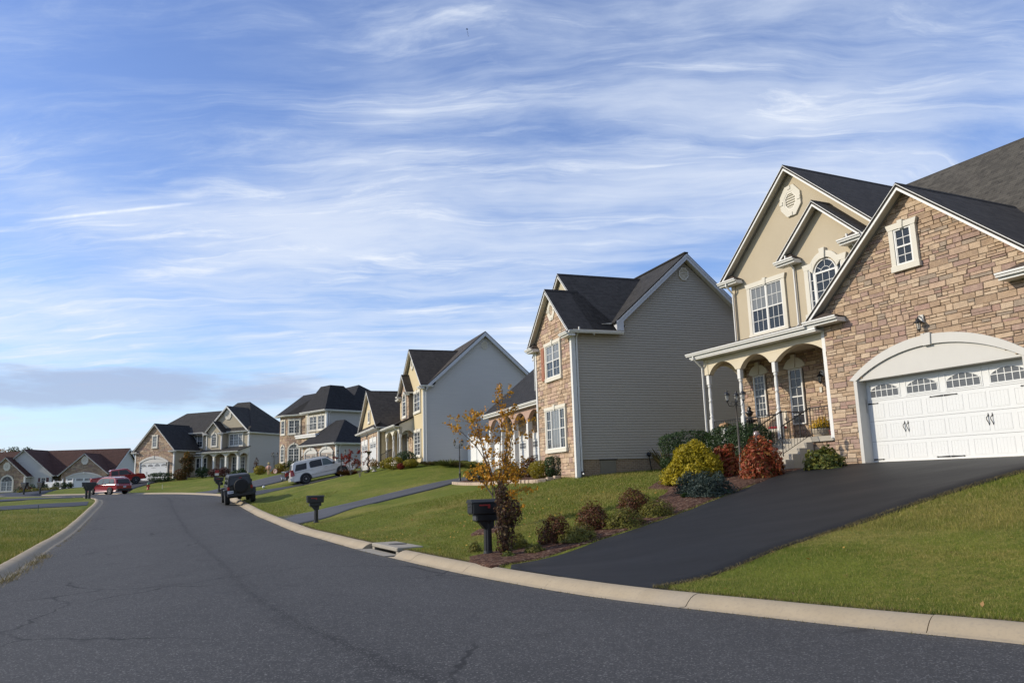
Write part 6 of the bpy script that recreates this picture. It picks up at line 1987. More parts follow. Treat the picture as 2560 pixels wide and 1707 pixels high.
# ------------------------------------------------------------------ planting
NR = np.random.RandomState(11)
def leaf_mesh(name, Cn, Nn, size, m, parent, aspect=1.7, jitter=.45, fold=False):
    """one diamond-shaped leaf per centre, facing roughly Nn"""
    n = len(Cn)
    Nn = Nn + NR.normal(0, jitter, (n, 3))
    Nn /= np.linalg.norm(Nn, axis=1)[:, None] + 1e-9
    A = np.cross(Nn, NR.normal(0, 1, (n, 3))); A /= np.linalg.norm(A, axis=1)[:, None] + 1e-9
    B = np.cross(Nn, A)
    s = size * NR.uniform(.6, 1.3, n)[:, None]
    V = np.stack([Cn - A * s * aspect / 2, Cn + B * s / 2 + Nn * s * .12, Cn + A * s * aspect / 2, Cn - B * s / 2 + Nn * s * .12], 1).reshape(-1, 3)
    F = np.arange(4 * n).reshape(n, 4)
    return np_mesh(name, V, F, m, parent)

LV = {
 'thread': [(.28, .225, .012), (.40, .315, .016), (.50, .395, .022), (.32, .26, .014), (.20, .175, .014)],
 'red': [(.20, .028, .016), (.32, .070, .024), (.26, .045, .020), (.38, .115, .035), (.14, .10, .02), (.22, .035, .018)],
 'box': [(.014, .030, .010), (.026, .052, .014), (.040, .075, .018), (.020, .042, .012)],
 'spirea': [(.085, .026, .013), (.13, .042, .018), (.17, .065, .024), (.055, .048, .014), (.10, .032, .015)],
 'heath': [(.10, .10, .016), (.16, .15, .024), (.21, .185, .034), (.07, .085, .016)],
 'juniper': [(.022, .036, .030), (.036, .056, .046), (.055, .078, .064), (.030, .048, .036)],
 'golden': [(.20, .16, .012), (.32, .25, .018), (.27, .22, .016), (.14, .14, .016)],
 'hydra': [(.05, .075, .014), (.10, .12, .022), (.19, .17, .03), (.035, .055, .012)],
 'sprout': [(.05, .16, .02), (.08, .24, .03), (.06, .18, .02)],
 'amber': [(.30, .16, .020), (.42, .22, .022), (.24, .19, .025), (.16, .16, .022)],
 'birch': [(.50, .235, .018), (.62, .31, .025), (.42, .18, .014), (.54, .29, .03), (.32, .22, .03)],
 'maple': [(.20, .018, .016), (.30, .035, .022), (.14, .014, .012), (.26, .06, .025)],
 'vine': [(.040, .017, .012), (.070, .030, .018), (.11, .055, .028), (.15, .10, .045), (.028, .014, .010)],
 'burgundy': [(.045, .012, .010), (.075, .018, .014), (.030, .012, .010)],
 'dry': [(.16, .13, .055), (.22, .17, .07), (.09, .085, .03), (.28, .22, .10)],
 'grassy': [(.09, .115, .025), (.15, .18, .045), (.24, .21, .07)],
 'orange': [(.22, .09, .012), (.32, .14, .018), (.14, .11, .02), (.10, .10, .02)],
 'autumn': [(.085, .040, .012), (.14, .062, .014), (.045, .045, .012), (.030, .036, .010)],
 'mum': [(.55, .34, .012), (.66, .42, .018), (.46, .27, .010)],
 'garnet': [(.030, .026, .010), (.050, .036, .012), (.10, .030, .014), (.20, .045, .016)],
}
def leafmat(k): return m_leaf('leaf_' + k, LV[k])
BARK = plain('bark_grey', (.085, .070, .056), .9, var=.25, nscale=14)
TWIG = plain('twig_brown', (.045, .030, .022), .85, var=.25)
REDTWIG = plain('twig_red', (.16, .060, .048), .8)

def blob_points(n, rx, ry, h, kind, lump=.22, seed=0.0):
    """points through a dome / ball / upright crown, thicker to its lumpy outside"""
    U = NR.normal(0, 1, (n, 3)); U /= np.linalg.norm(U, axis=1)[:, None]
    if kind == 'dome': U[:, 2] = np.abs(U[:, 2]) * 1.0 - .12
    r = np.where(NR.rand(n) < .66, NR.uniform(.86, 1.06, n), NR.uniform(.25, .95, n))
    lum = np.array([mnoise.noise((u[0] * 2.1 + seed, u[1] * 2.1 - seed, u[2] * 2.1 + seed * 2)) + .5 * mnoise.noise((u[0] * 5 + seed, u[1] * 5, u[2] * 5)) for u in U])
    r = r * (1 + lump * lum)
    P = U * r[:, None]
    if kind == 'dome': Q = P * [rx, ry, h] + [0, 0, h * .05]
    elif kind == 'ball': Q = P * [rx, ry, h / 2] + [0, 0, h / 2]
    elif kind == 'cone':
        k = 1 - np.clip((P[:, 2] + 1) / 2, 0, 1) * .55
        Q = P * [rx, ry, h / 2] * np.stack([k, k, np.ones(n)], 1) + [0, 0, h / 2]
    elif kind == 'block':
        P = np.sign(P) * np.abs(P) ** .62
        Q = P * [rx, ry, h / 2] + [0, 0, h / 2]
    Q[:, 2] = np.maximum(Q[:, 2], .01)
    return Q, U

def twigs(name, base, tips, r0, m, parent, bend=.1, n=5):
    b = MB()
    for t in tips:
        p0, p1 = Vector(base) + Vector((rnd.uniform(-.04, .04), rnd.uniform(-.04, .04), 0)), Vector(t)
        mid = p0.lerp(p1, .5) + Vector((rnd.uniform(-bend, bend), rnd.uniform(-bend, bend), rnd.uniform(-bend, bend) * .5))
        b.tube([p0, p0.lerp(mid, .5), mid, p1], [r0, r0 * .8, r0 * .6, r0 * .3], n, 0, cap=False)
    return b.build(name, [m], parent)

def shrub(name, x, y, rx, h, kind, leaf, n, size, label, ry=None, group=None, cat='shrub', aspect=1.7, dz=0.0, upward=0.0, stems=5, lump=.22, jit=.6, yaw=0.0, z=None, stem_m=None):
    root = empty(name, (x, y, (gz(x, y) if z is None else z) + dz), yaw, label, cat, group)
    P, U = blob_points(n, rx, ry or rx, h, kind, lump, x * 1.7 + y)
    N = U + np.array([0, 0, upward])
    leaf_mesh('foliage', P, N, size, leafmat(leaf), root, aspect, jit)
    tips = [P[i] * .9 for i in NR.randint(0, n, max(stems, 4) * 3)]
    twigs('stems', (0, 0, -.05), tips, max(.008, .012 * h), stem_m or TWIG, root)
    return root

def spiky(name, x, y, r, h, leaf, n, label, group=None, cat='shrub', wid=.012, lean=.6, yaw=0):
    """tuft of upright narrow blades / sprigs"""
    root = empty(name, (x, y, gz(x, y)), yaw, label, cat, group)
    a = NR.uniform(0, 2 * math.pi, n); q = np.sqrt(NR.rand(n))
    b0 = np.stack([np.cos(a) * q * r * .45, np.sin(a) * q * r * .45, np.zeros(n)], 1)
    hh = h * NR.uniform(.45, 1.05, n) * (1 - .35 * q)
    tip = b0 + np.stack([np.cos(a) * q * r * lean + NR.normal(0, .12 * r, n), np.sin(a) * q * r * lean + NR.normal(0, .12 * r, n), hh], 1)
    mid = b0 * .4 + tip * .6 + np.stack([np.zeros(n), np.zeros(n), hh * .12], 1)
    d = np.stack([-np.sin(a), np.cos(a), np.zeros(n)], 1) * wid
    V = np.stack([b0 - d, b0 + d, mid + d * .8, tip, mid - d * .8], 1).reshape(-1, 3)
    np_mesh('foliage', V, np.arange(5 * n).reshape(n, 5), leafmat(leaf), root)
    return root

G1 = 'brown spireas along the driveway'; G2 = 'low green heaths along the driveway'
for (x, y, r, h, lb) in ((.85, 17.98, .37, .60, 'reddish-brown spirea nearest the vine-covered mailbox, beside the driveway'), (1.77, 18.65, .40, .66, 'reddish-brown spirea in the middle of the driveway row, white flower at its foot'), (2.9, 19.75, .42, .72, 'reddish-brown spirea farthest up the driveway row, tallest of the three')):
    s = shrub('spirea_bush', x, y, r, h, 'dome', 'spirea', 3200, .030, lb, group=G1, upward=.5, stems=10, lump=.3)
    P, U = blob_points(420, r * 1.05, r * 1.05, h * 1.08, 'dome', .3, x)
    leaf_mesh('fine_foliage', P, U * .3 + [0, 0, .2], .016, leafmat('spirea'), s, 7.0, .5)
for (x, y, r, h, n, lb) in ((-.02, 18.08, .30, .34, 900, 'low green heath mound right of the vine trellis'), (.36, 17.15, .24, .17, 600, 'smallest flat green heath alone in the mulch'), (1.35, 17.55, .42, .34, 1400, 'green heath spreading in front of the middle brown spirea'),
                           (2.45, 18.35, .46, .42, 1600, 'olive green heath in front of the tallest brown spirea'), (3.35, 19.15, .38, .40, 1300, 'olive green heath at the upper end of the driveway row'), (-1.0, 18.5, .16, .24, 300, 'tiny green sprig left of the mailbox post')):
    s = shrub('heath_plant', x, y, r, h * 1.05, 'dome', 'heath', n * 2, .020, lb, group=G2, aspect=4.0, upward=.9, stems=6, lump=.35, jit=.55)
shrub('juniper_bush', 5.10, 20.95, .54, .60, 'dome', 'juniper', 5200, .028, 'large blue-grey spreading juniper beside the lamp post mulch', ry=.60, group='blue junipers', aspect=3.0, lump=.4, jit=.9)
shrub('juniper_bush', 4.95, 22.15, .48, .56, 'dome', 'juniper', 3600, .028, 'smaller blue-grey juniper tucked in front of the yellow bush', group='blue junipers', aspect=3.0, lump=.4, jit=.9)
shrub('golden_cypress', 5.55, 24.75, .90, 1.28, 'dome', 'thread', 17000, .038, 'largest bright yellow-green feathery bush, in front of the dark hedge', cat='shrub', aspect=2.8, upward=-.2, lump=.22, jit=.8, stems=8)
shrub('nandina_bush', 6.65, 25.0, .56, .98, 'dome', 'red', 3200, .055, 'red-leaved nandina between the yellow bush and the lamp post', group='red nandinas', aspect=2.4, lump=.3, upward=.3)
shrub('nandina_bush', 7.15, 23.1, .60, 1.12, 'dome', 'red', 4200, .052, 'larger orange-red nandina between the lamp post and the steps', group='red nandinas', aspect=2.4, lump=.34, upward=.3)
shrub('nandina_bush', 7.55, 25.3, .34, .95, 'dome', 'red', 1100, .05, 'small red nandina seen behind the lamp post pole', group='red nandinas', aspect=2.4, lump=.34, upward=.3)
shrub('boxwood_hedge', 6.3, 28.7, 1.05, 1.68, 'block', 'box', 11000, .040, 'dark green rounded hedge at the left corner of the porch', ry=.65, group='dark hedge bushes', lump=.22, aspect=1.4)
shrub('boxwood_hedge', 7.6, 26.75, 1.2, 1.62, 'block', 'box', 14000, .040, 'dark green clipped hedge directly in front of the porch chair', ry=.70, group='dark hedge bushes', lump=.22, aspect=1.4, yaw=R_(-64))
shrub('hydrangea_bush', 8.95, 22.95, .55, .64, 'dome', 'hydra', 1700, .085, 'yellow-green leafy hydrangea between the steps and the garage door', aspect=1.25, lump=.3, upward=.4)
spiky('twiggy_shrub', 6.55, 33.4, .75, 1.35, 'dry', 160, 'bare reddish twiggy shrub against the taupe siding', wid=.006, lean=.8)
for (x, y, k, r, h, n, lb) in ((5.45, 20.95, 'sprout', .17, .16, 130, 'bright green sprouting plant in mulch by the driveway edge'), (4.98, 21.15, 'sprout', .15, .13, 100, 'bright green sprout in the mulch left of another sprout'), (4.86, 21.45, 'box', .16, .22, 260, 'very dark small evergreen in front of large blue juniper'), (4.52, 21.3, 'box', .12, .2, 200, 'very dark tiny evergreen at the mulch tip')):
    spiky('garden_plant', x, y, r, h, k, n, lb, 'small plants in the upper mulch', 'plant', lean=1.0, wid=.018)

# the second house's bed
shrub('boxwood_ball', 1.05, 35.35, .48, .82, 'ball', 'golden', 3400, .040, 'round yellow-green clipped bush before the stone bay', lump=.1, aspect=1.4)
shrub('boxwood_hedge', 1.75, 35.0, .46, .92, 'block', 'box', 3000, .045, 'dark green squarish bush between round yellow bush and downspout', lump=.12, aspect=1.4)
shrub('barberry_bush', .70, 38.3, .42, 1.0, 'ball', 'garnet', 1700, .05, 'dark red-brown bush left of the stone bay', lump=.2)
shrub('burning_bush', -.35, 40.2, .85, .98, 'dome', 'orange', 3000, .065, 'orange-gold leafy bush seen through the yellow-leaved tree', lump=.3)
shrub('low_hedge', -2.2, 45.4, .62, .55, 'block', 'box', 2200, .05, 'low dark green hedge at foot of lamp beside asphalt drive', ry=.5, lump=.2)
spiky('ornamental_grass', -4.5, 52.7, .65, .55, 'grassy', 260, 'green grassy clump nearest the middle of grey siding', 'grass clumps below the grey siding', 'plant', lean=1.3, wid=.015)
spiky('ornamental_grass', -3.45, 52.2, .6, .45, 'dry', 240, 'tan grassy clump left of the white vinyl fence', 'grass clumps below the grey siding', 'plant', lean=1.3, wid=.015)
spiky('ornamental_grass', -2.5, 50.8, .6, .75, 'grassy', 260, 'green grassy clump in front of the white vinyl fence', 'grass clumps below the grey siding', 'plant', lean=1.1, wid=.015)
spiky('ornamental_grass', -5.85, 53.6, .5, .35, 'dry', 200, 'low tan clump at the foot of the cream house corner', 'grass clumps below the grey siding', 'plant', lean=1.3, wid=.015)
# the third house's front
shrub('golden_bush', -8.35, 54.2, .62, .78, 'block', 'golden', 2200, .055, 'large boxy yellow bush in front of porch posts', lump=.12, group='yellow bushes by the cream house')
shrub('golden_bush', -7.1, 53.4, .52, .55, 'ball', 'golden', 1600, .055, 'low oval yellow bush below ground-floor window of cream house', lump=.1, group='yellow bushes by the cream house')
shrub('golden_bush', -9.35, 56.2, .32, .6, 'ball', 'golden', 700, .055, 'small yellow bush behind the stone urn', lump=.1, group='yellow bushes by the cream house')
shrub('laurel_bush', -7.6, 54.9, .72, .98, 'ball', 'box', 1800, .06, 'dark green rounded bush behind the oval yellow bush', lump=.15)
shrub('barberry_bush', -7.75, 53.3, .25, .40, 'ball', 'maple', 500, .05, 'small dark red bush between two yellow bushes', lump=.2)
spiky('ornamental_grass', -12.4, 58.4, .6, .55, 'spirea', 260, 'brown dried grass clump beside the white car front wheel', None, 'plant', lean=1.2, wid=.015)

def small_tree(name, x, y, stems, leaf, nleaf, lsize, label, cat='tree', bark=BARK, r0=.03, spread=.32, tw=26, group=None, dens=None, z=None):
    """branching shrub-tree: stems given as polylines (dx, dy, dz); leaves set along the outer twigs"""
    root = empty(name, (x, y, gz(x, y) if z is None else z), 0, label, cat, group)
    b = MB()
    ends = []
    for st in stems:
        pts = [Vector(p) for p in st]
        L = len(pts)
        b.tube(pts, [r0 * (1 - .85 * i / (L - 1)) + .002 for i in range(L)], 6, 0)
        for k in range(tw):
            t = rnd.uniform(.28, 1.0) * (L - 1); i = min(int(t), L - 2)
            p = pts[i].lerp(pts[i + 1], t - i)
            d = (pts[i + 1] - pts[i]).normalized()
            e = p + Vector((rnd.gauss(0, spread), rnd.gauss(0, spread), abs(rnd.gauss(.10, spread * .7)))) + d * .1
            m_ = p.lerp(e, .55) + Vector((0, 0, .03))
            b.tube([p, m_, e], [r0 * .20, r0 * .14, .002], 4, 0, cap=False)
            ends += [(p, m_, e)] * 2
            if rnd.random() < .6:
                e2 = e + Vector((rnd.gauss(0, spread * .5), rnd.gauss(0, spread * .5), rnd.gauss(.05, spread * .4)))
                b.tube([m_, e2], [r0 * .12, .0015], 4, 0, cap=False); ends.append((m_, (m_ + e2) / 2, e2))
    b.build('branches', [bark], root)
    C = []
    for k in range(nleaf):
        p, m_, e = rnd.choice(ends)
        q = m_.lerp(e, rnd.random() ** .6) if rnd.random() < .85 else p.lerp(m_, rnd.random())
        C.append(q + Vector((rnd.gauss(0, .035), rnd.gauss(0, .035), rnd.gauss(-.03, .035))))
    C = np.array(C)
    leaf_mesh('leaves', C, NR.normal(0, 1, C.shape), lsize, leafmat(leaf), root, 1.35, .3)
    return root
# young birch with golden leaves behind the mailbox
small_tree('birch_tree', -.55, 21.9, [
    [(-.10, 0, 0), (-.12, .03, .5), (-.10, .05, 1.1), (-.22, .1, 1.75), (-.52, .1, 2.25), (-.80, .0, 2.55), (-.98, -.1, 2.72)],
    [(-.05, 0, 0), (-.02, .05, .9), (-.16, .12, 1.7), (-.35, .2, 2.35), (-.62, .3, 2.9), (-.72, .3, 3.25)],
    [(.02, 0, 0), (.06, -.05, .8), (.10, -.05, 1.6), (.14, .05, 2.4), (.20, .1, 3.1), (.24, .1, 3.85)],
    [(.05, .05, 0), (.12, .1, .9), (.24, .15, 1.6), (.42, .25, 2.3), (.55, .2, 2.8), (.78, .1, 3.0)],
    [(.05, -.05, .9), (.20, -.2, 1.5), (.30, -.25, 2.1), (.36, -.2, 2.8), (.40, -.2, 3.35)],
    [(-.08, 0, 1.3), (-.3, -.2, 1.9), (-.42, -.25, 2.5), (-.5, -.2, 2.95)],
    [(.10, 0, .2), (.25, -.1, .55), (.45, -.2, 1.0)], [(-.1, 0, .9), (-.35, .1, 1.25), (-.55, .1, 1.4)], [(.1, 0, .9), (.3, 0, 1.2), (.5, 0, 1.35)]],
    'birch', 2900, .060, 'young tree with golden-yellow leaves behind the nearest black mailbox', r0=.022, spread=.29, tw=17, bark=plain('birch_bark', (.10, .075, .06), .8))
small_tree('japanese_maple', -12.0, 57.6, [[(0, 0, 0), (-.2, .1, .5), (-.6, .2, 1.0), (-.9, .2, 1.25)], [(0, 0, 0), (.1, 0, .6), (.3, .1, 1.2), (.5, .1, 1.6)], [(0, 0, 0), (-.1, -.1, .7), (-.1, -.2, 1.3), (-.2, -.2, 1.8)], [(0, 0, .1), (.4, .1, .5), (.8, .1, .9)]],
           'maple', 900, .085, 'crimson-leaved small maple at the right end of the white car', r0=.03, spread=.26, tw=12)
small_tree('bare_shrub', -10.5, 53.2, [[(0, 0, 0), (-.1, .1, .6), (-.25, .1, 1.15)], [(0, 0, 0), (.05, 0, .7), (.1, .1, 1.35)], [(0, 0, 0), (.15, 0, .5), (.35, .1, 1.0)], [(0, 0, .1), (-.2, 0, .5), (-.45, .05, .95)]],
           'dry', 60, .04, 'leafless pale grey shrub on the lawn before the garage doors', 'shrub', plain('pale_twig', (.22, .19, .165), .9), r0=.016, spread=.13, tw=12)
# the vine-wrapped trellis beside the nearest mailbox
root = empty('vine_trellis', (-.27, 17.15, gz(-.27, 17.15)), 0, 'tall dried reddish-brown vine right beside the nearest black mailbox', 'plant')
P1, U1 = blob_points(900, .19, .17, 1.0, 'ball', .3, 2.0); P2, U2 = blob_points(1000, .28, .23, .62, 'ball', .35, 5.0); P3, U3 = blob_points(420, .13, .12, .5, 'ball', .35, 7.0)
P = np.concatenate([P1 * [1, 1, .95], P2 + [.08, 0, .62], P3 + [-.06, 0, 1.05]]); U = np.concatenate([U1, U2, U3])
leaf_mesh('foliage', P, U, .040, leafmat('vine'), root, 1.5, .8)
twigs('stems', (0, 0, 0), [(rnd.gauss(.02, .10), rnd.gauss(0, .08), rnd.uniform(.5, 1.5)) for _ in range(46)], .007, TWIG, root, .12)
shrub('garden_plant', -.22, 16.9, .16, .16, 'dome', 'hydra', 260, .035, 'small green plant at the foot of the dried vine', cat='plant')

# far plantings
for (nm, x, y, r, h, k, lf, n, sz, lb, g) in (
    ('low_hedge', -42.4, 94.6, 1.35, 1.05, 'block', 'box', 2600, .08, 'long dark green hedge in front of the white garage door', None),
    ('dark_bush', -40.2, 94.6, .7, 1.25, 'ball', 'garnet', 1000, .09, 'dark bush between the long hedge and autumn tree', None),
    ('autumn_bush', -39.6, 93.9, .85, 1.2, 'ball', 'autumn', 1100, .09, 'rusty brown bush under the small red-tipped tree', None),
    ('dark_bush', -37.4, 94.4, .82, 1.25, 'ball', 'box', 1200, .09, 'very dark round bush left of the white porch', None),
    ('burgundy_bush', -35.2, 92.4, .75, .98, 'ball', 'burgundy', 1000, .08, 'burgundy bush at the left half of the white porch', 'burgundy bushes by the porch'),
    ('burgundy_bush', -33.6, 91.0, .62, 1.1, 'ball', 'burgundy', 900, .08, 'burgundy bush at the middle of the white porch', 'burgundy bushes by the porch'),
    ('dark_bush', -31.7, 89.5, .7, .7, 'dome', 'box', 800, .09, 'low dark bush in front of the right porch arch', None),
    ('dark_bush', -30.7, 88.6, .62, .85, 'dome', 'box', 800, .09, 'dark bush at the right front corner of the porch', None),
    ('climbing_shrub', -29.3, 89.2, .42, 1.9, 'cone', 'garnet', 260, .08, 'thin dark climbing shrub against the tan side wall', None),
    ('golden_bush', -28.0, 86.6, .68, .95, 'ball', 'golden', 1300, .08, 'yellow bush left of the pink-shirted scarecrow', 'yellow bushes between the far houses'),
    ('golden_bush', -25.7, 86.3, .62, .95, 'ball', 'golden', 1000, .08, 'yellow bush right of the pink-shirted scarecrow', 'yellow bushes between the far houses'),
    ('dark_bush', -24.6, 86.6, .9, 1.15, 'ball', 'box', 1100, .09, 'dark green bush beside the stone turret', None),
    ('burning_bush', -25.6, 84.6, .55, .55, 'dome', 'orange', 700, .08, 'low rust-orange plant behind the scarecrow', None),
    ('golden_bush', -24.0, 84.2, .6, .5, 'dome', 'heath', 700, .08, 'low olive bush at the foot of the stone turret', None)):
    shrub(nm, x, y, r, h, k, lf, n, sz, lb, group=g, lump=.2)
PFc = 'clipped evergreens along the far drive'
for i, (px, d, h, lb) in enumerate(((135, 106, .85, 'leftmost clipped dark evergreen, in front of the picket fence'), (163, 105, .98, 'clipped dark evergreen at the right end of the picket fence'), (181, 107, .88, 'clipped dark evergreen right of the picket fence'), (197, 108, .82, 'rightmost clipped dark evergreen in front of the low garage'))):
    x = (px - 1280) / 1953 * d; y = d * .985
    shrub('clipped_evergreen', x, y, .42, h, 'ball', 'box', 600, .08, lb, group=PFc, lump=.08)
for (px, d, r, h, lf, lb) in ((77, 103, .8, .75, 'box', 'dark bush under the leftmost stone gable'), (88, 103, .9, .9, 'garnet', 'dark bush right of the leftmost pair of mailboxes'), (104, 104, .6, 1.0, 'box', 'dark bush left of the picket fence'), (112, 101, .8, .45, 'heath', 'low yellowish plant at the left foot of picket fence'), (85, 100, .8, .4, 'heath', 'low yellowish plant by the far left mailboxes'), (128, 102, .9, .4, 'dry', 'low straw-coloured plant below the picket fence'), (155, 102, .8, .4, 'heath', 'low olive plant beside the far asphalt drive')):
    x = (px - 1280) / 1953 * d; y = d * .985
    shrub('garden_bush', x, y, r, h, 'dome', lf, 500, .09, lb, lump=.25)
def big_tree(x, y, h, r, leaf, n, sz, label, group=None, trunk=.16, cz=.62, name='tree'):
    root = empty(name, (x, y, gz(x, y) - .1), 0, label, 'tree', group)
    b = MB(); b.tube([(0, 0, 0), (.05 * h, 0, h * .35), (.0, .03 * h, h * .6), (.02 * h, 0, h * .85)], [trunk, trunk * .75, trunk * .5, trunk * .15], 8, 0)
    for k in range(9):
        a = rnd.uniform(0, 6.28); z0 = rnd.uniform(.3, .7) * h
        b.tube([(.03 * h, 0, z0), (math.cos(a) * r * .5, math.sin(a) * r * .5, z0 + .12 * h), (math.cos(a) * r * .85, math.sin(a) * r * .85, z0 + .2 * h)], [trunk * .4, trunk * .25, trunk * .06], 6, 0, cap=False)
    b.build('trunk', [BARK], root)
    Ps, Us = [], []
    for k in range(12):
        a = rnd.uniform(0, 6.28); q = rnd.uniform(.1, .62) * r; z0 = h * rnd.uniform(cz - .24, .86)
        rr = r * rnd.uniform(.34, .55) * (1 - .35 * max(0, (z0 / h - .6) / .4))
        P, U = blob_points(n // 12, rr, rr, rr * 1.6, 'ball', .4, k * 3.1 + x)
        Ps.append(P + [math.cos(a) * q, math.sin(a) * q, z0 - rr * .6]); Us.append(U)
    leaf_mesh('crown', np.concatenate(Ps), np.concatenate(Us), sz, leafmat(leaf), root, 1.4, .8)
    return root
big_tree(-38.9, 93.4, 3.4, 1.05, 'autumn', 2600, .11, 'small tree with red-tipped crown on the lawn before the stone garage', trunk=.06, cz=.55, name='ornamental_tree')
rt = [o for o in bpy.data.objects if o.name.startswith('ornamental_tree')][0]
P, U = blob_points(700, .55, .55, 1.1, 'cone', .4, 3.3); leaf_mesh('crown_tip', P + [0, 0, 2.3], U, .11, leafmat('orange'), rt, 1.4, .8)
for (px, d, h, r, lf, lb) in ((6, 165, 8.9, 3.6, 'orange', 'russet tree at the far left edge behind the ranch roof'), (30, 172, 10.4, 3.6, 'orange', 'orange autumn tree behind the ranch house'), (48, 168, 9.4, 3.2, 'autumn', 'dark russet tree right of the orange tree'), (62, 176, 10.6, 3.2, 'box', 'dark green tree nearest the pale siding gable'), (-14, 160, 9, 3.5, 'orange', 'tree')):
    if px < 0: continue
    x = (px - 1280) / 1953 * d; big_tree(x, d * .985, h, r, lf, 3600, .26, lb, 'trees beyond the ranch house')
x = (341 - 1280) / 1953 * 150; big_tree(x, 148, 7.9, 1.8, 'autumn', 2400, .24, 'dark tree peeking between ranch house and stone garage', 'trees beyond the ranch house')

# ------------------------------------------------------------------ street furniture and garden things
def lamp_post(x, y, h, n, label, yaw=0.0, k=1.0, group='black lantern posts on the front lawns', pole_m=None):
    root = empty('lamp_post', (x, y, gz(x, y)), yaw, label, 'lamp post', group)
    b = MB()
    zt = h - .45 * k
    b.lathe([(.075 * k, -.05), (.075 * k, .06), (.055 * k, .10), (.052 * k, .42), (.062 * k, .45), (.045 * k, .50), (.032 * k, .54), (.028 * k, h * .55), (.034 * k, h * .56), (.025 * k, h * .58), (.021 * k, zt), (.035 * k, zt + .02), (.018 * k, zt + .06), (.024 * k, zt + .10), (.0, zt + .16)], (0, 0, 0), 12)
    b.build('pole', [pole_m or plain('bronze_pole', (.070, .060, .050), .45, var=.2)], root)
    for i in range(n):
        a = 2 * math.pi * i / n + .3
        d = Vector((math.cos(a), math.sin(a), 0)); R = .26 * k
        b = MB()
        b.tube([Vector((0, 0, zt)), d * R * .35 + Vector((0, 0, zt - .10 * k)), d * R * .8 + Vector((0, 0, zt - .08 * k)), d * R + Vector((0, 0, zt + .03 * k))], .010 * k, 6)
        b.tube([d * R * .15 + Vector((0, 0, zt + .03)), d * R * .45 + Vector((0, 0, zt + .05)), d * R * .62 + Vector((0, 0, zt - .02)), d * R * .45 + Vector((0, 0, zt - .05))], .007 * k, 5)
        ar = b.build('arm', [BLACK()], root)
        c = d * R; z = zt + .03 * k
        b = MB()
        b.lathe([(.012 * k, z), (.035 * k, z + .02 * k), (.048 * k, z + .045 * k), (.045 * k, z + .05 * k)], (c.x, c.y, 0), 8)
        for j in range(8):
            t = j * math.pi / 4
            b.tube([(c.x + .046 * k * math.cos(t), c.y + .046 * k * math.sin(t), z + .045 * k), (c.x + .068 * k * math.cos(t), c.y + .068 * k * math.sin(t), z + .21 * k)], .0045 * k, 4, cap=False)
        b.lathe([(.085 * k, z + .205 * k), (.088 * k, z + .22 * k), (.055 * k, z + .27 * k), (.022 * k, z + .30 * k), (.028 * k, z + .32 * k), (.012 * k, z + .35 * k), (.0, z + .40 * k)], (c.x, c.y, 0), 10)
        ln = b.build('lantern', [BLACK()], root)
        b = MB(); b.lathe([(.040 * k, z + .05 * k), (.060 * k, z + .205 * k)], (c.x, c.y, 0), 10); b.build('lantern_glass', [m_clear()], ln)
        b = MB(); b.lathe([(.012 * k, z + .06 * k), (.018 * k, z + .12 * k), (.0, z + .17 * k)], (c.x, c.y, 0), 8); b.build('bulb', [plain('bulb_white', (.7, .68, .62), .3)], ln)
    return root
lamp_post(6.75, 23.75, 2.72, 3, 'three-lantern post between red bushes, nearest lamp post', .9, 1.05)
lamp_post(-3.27, 46.2, 2.52, 3, 'three-lantern black post at end of the low dark hedge', .7, 1.1, pole_m=BLACK())
lamp_post(-14.0, 63.4, 2.25, 2, 'two-lantern black post in front of the white car', -.3, 1.15, pole_m=BLACK())
lamp_post(-42.0, 95.6, 2.3, 2, 'two-lantern black post in front of the far white garage door', -.3, 1.2, pole_m=BLACK())
lamp_post(-25.9, 84.6, 2.35, 3, 'three-lantern black post behind the scarecrow', .3, 1.25, pole_m=BLACK())

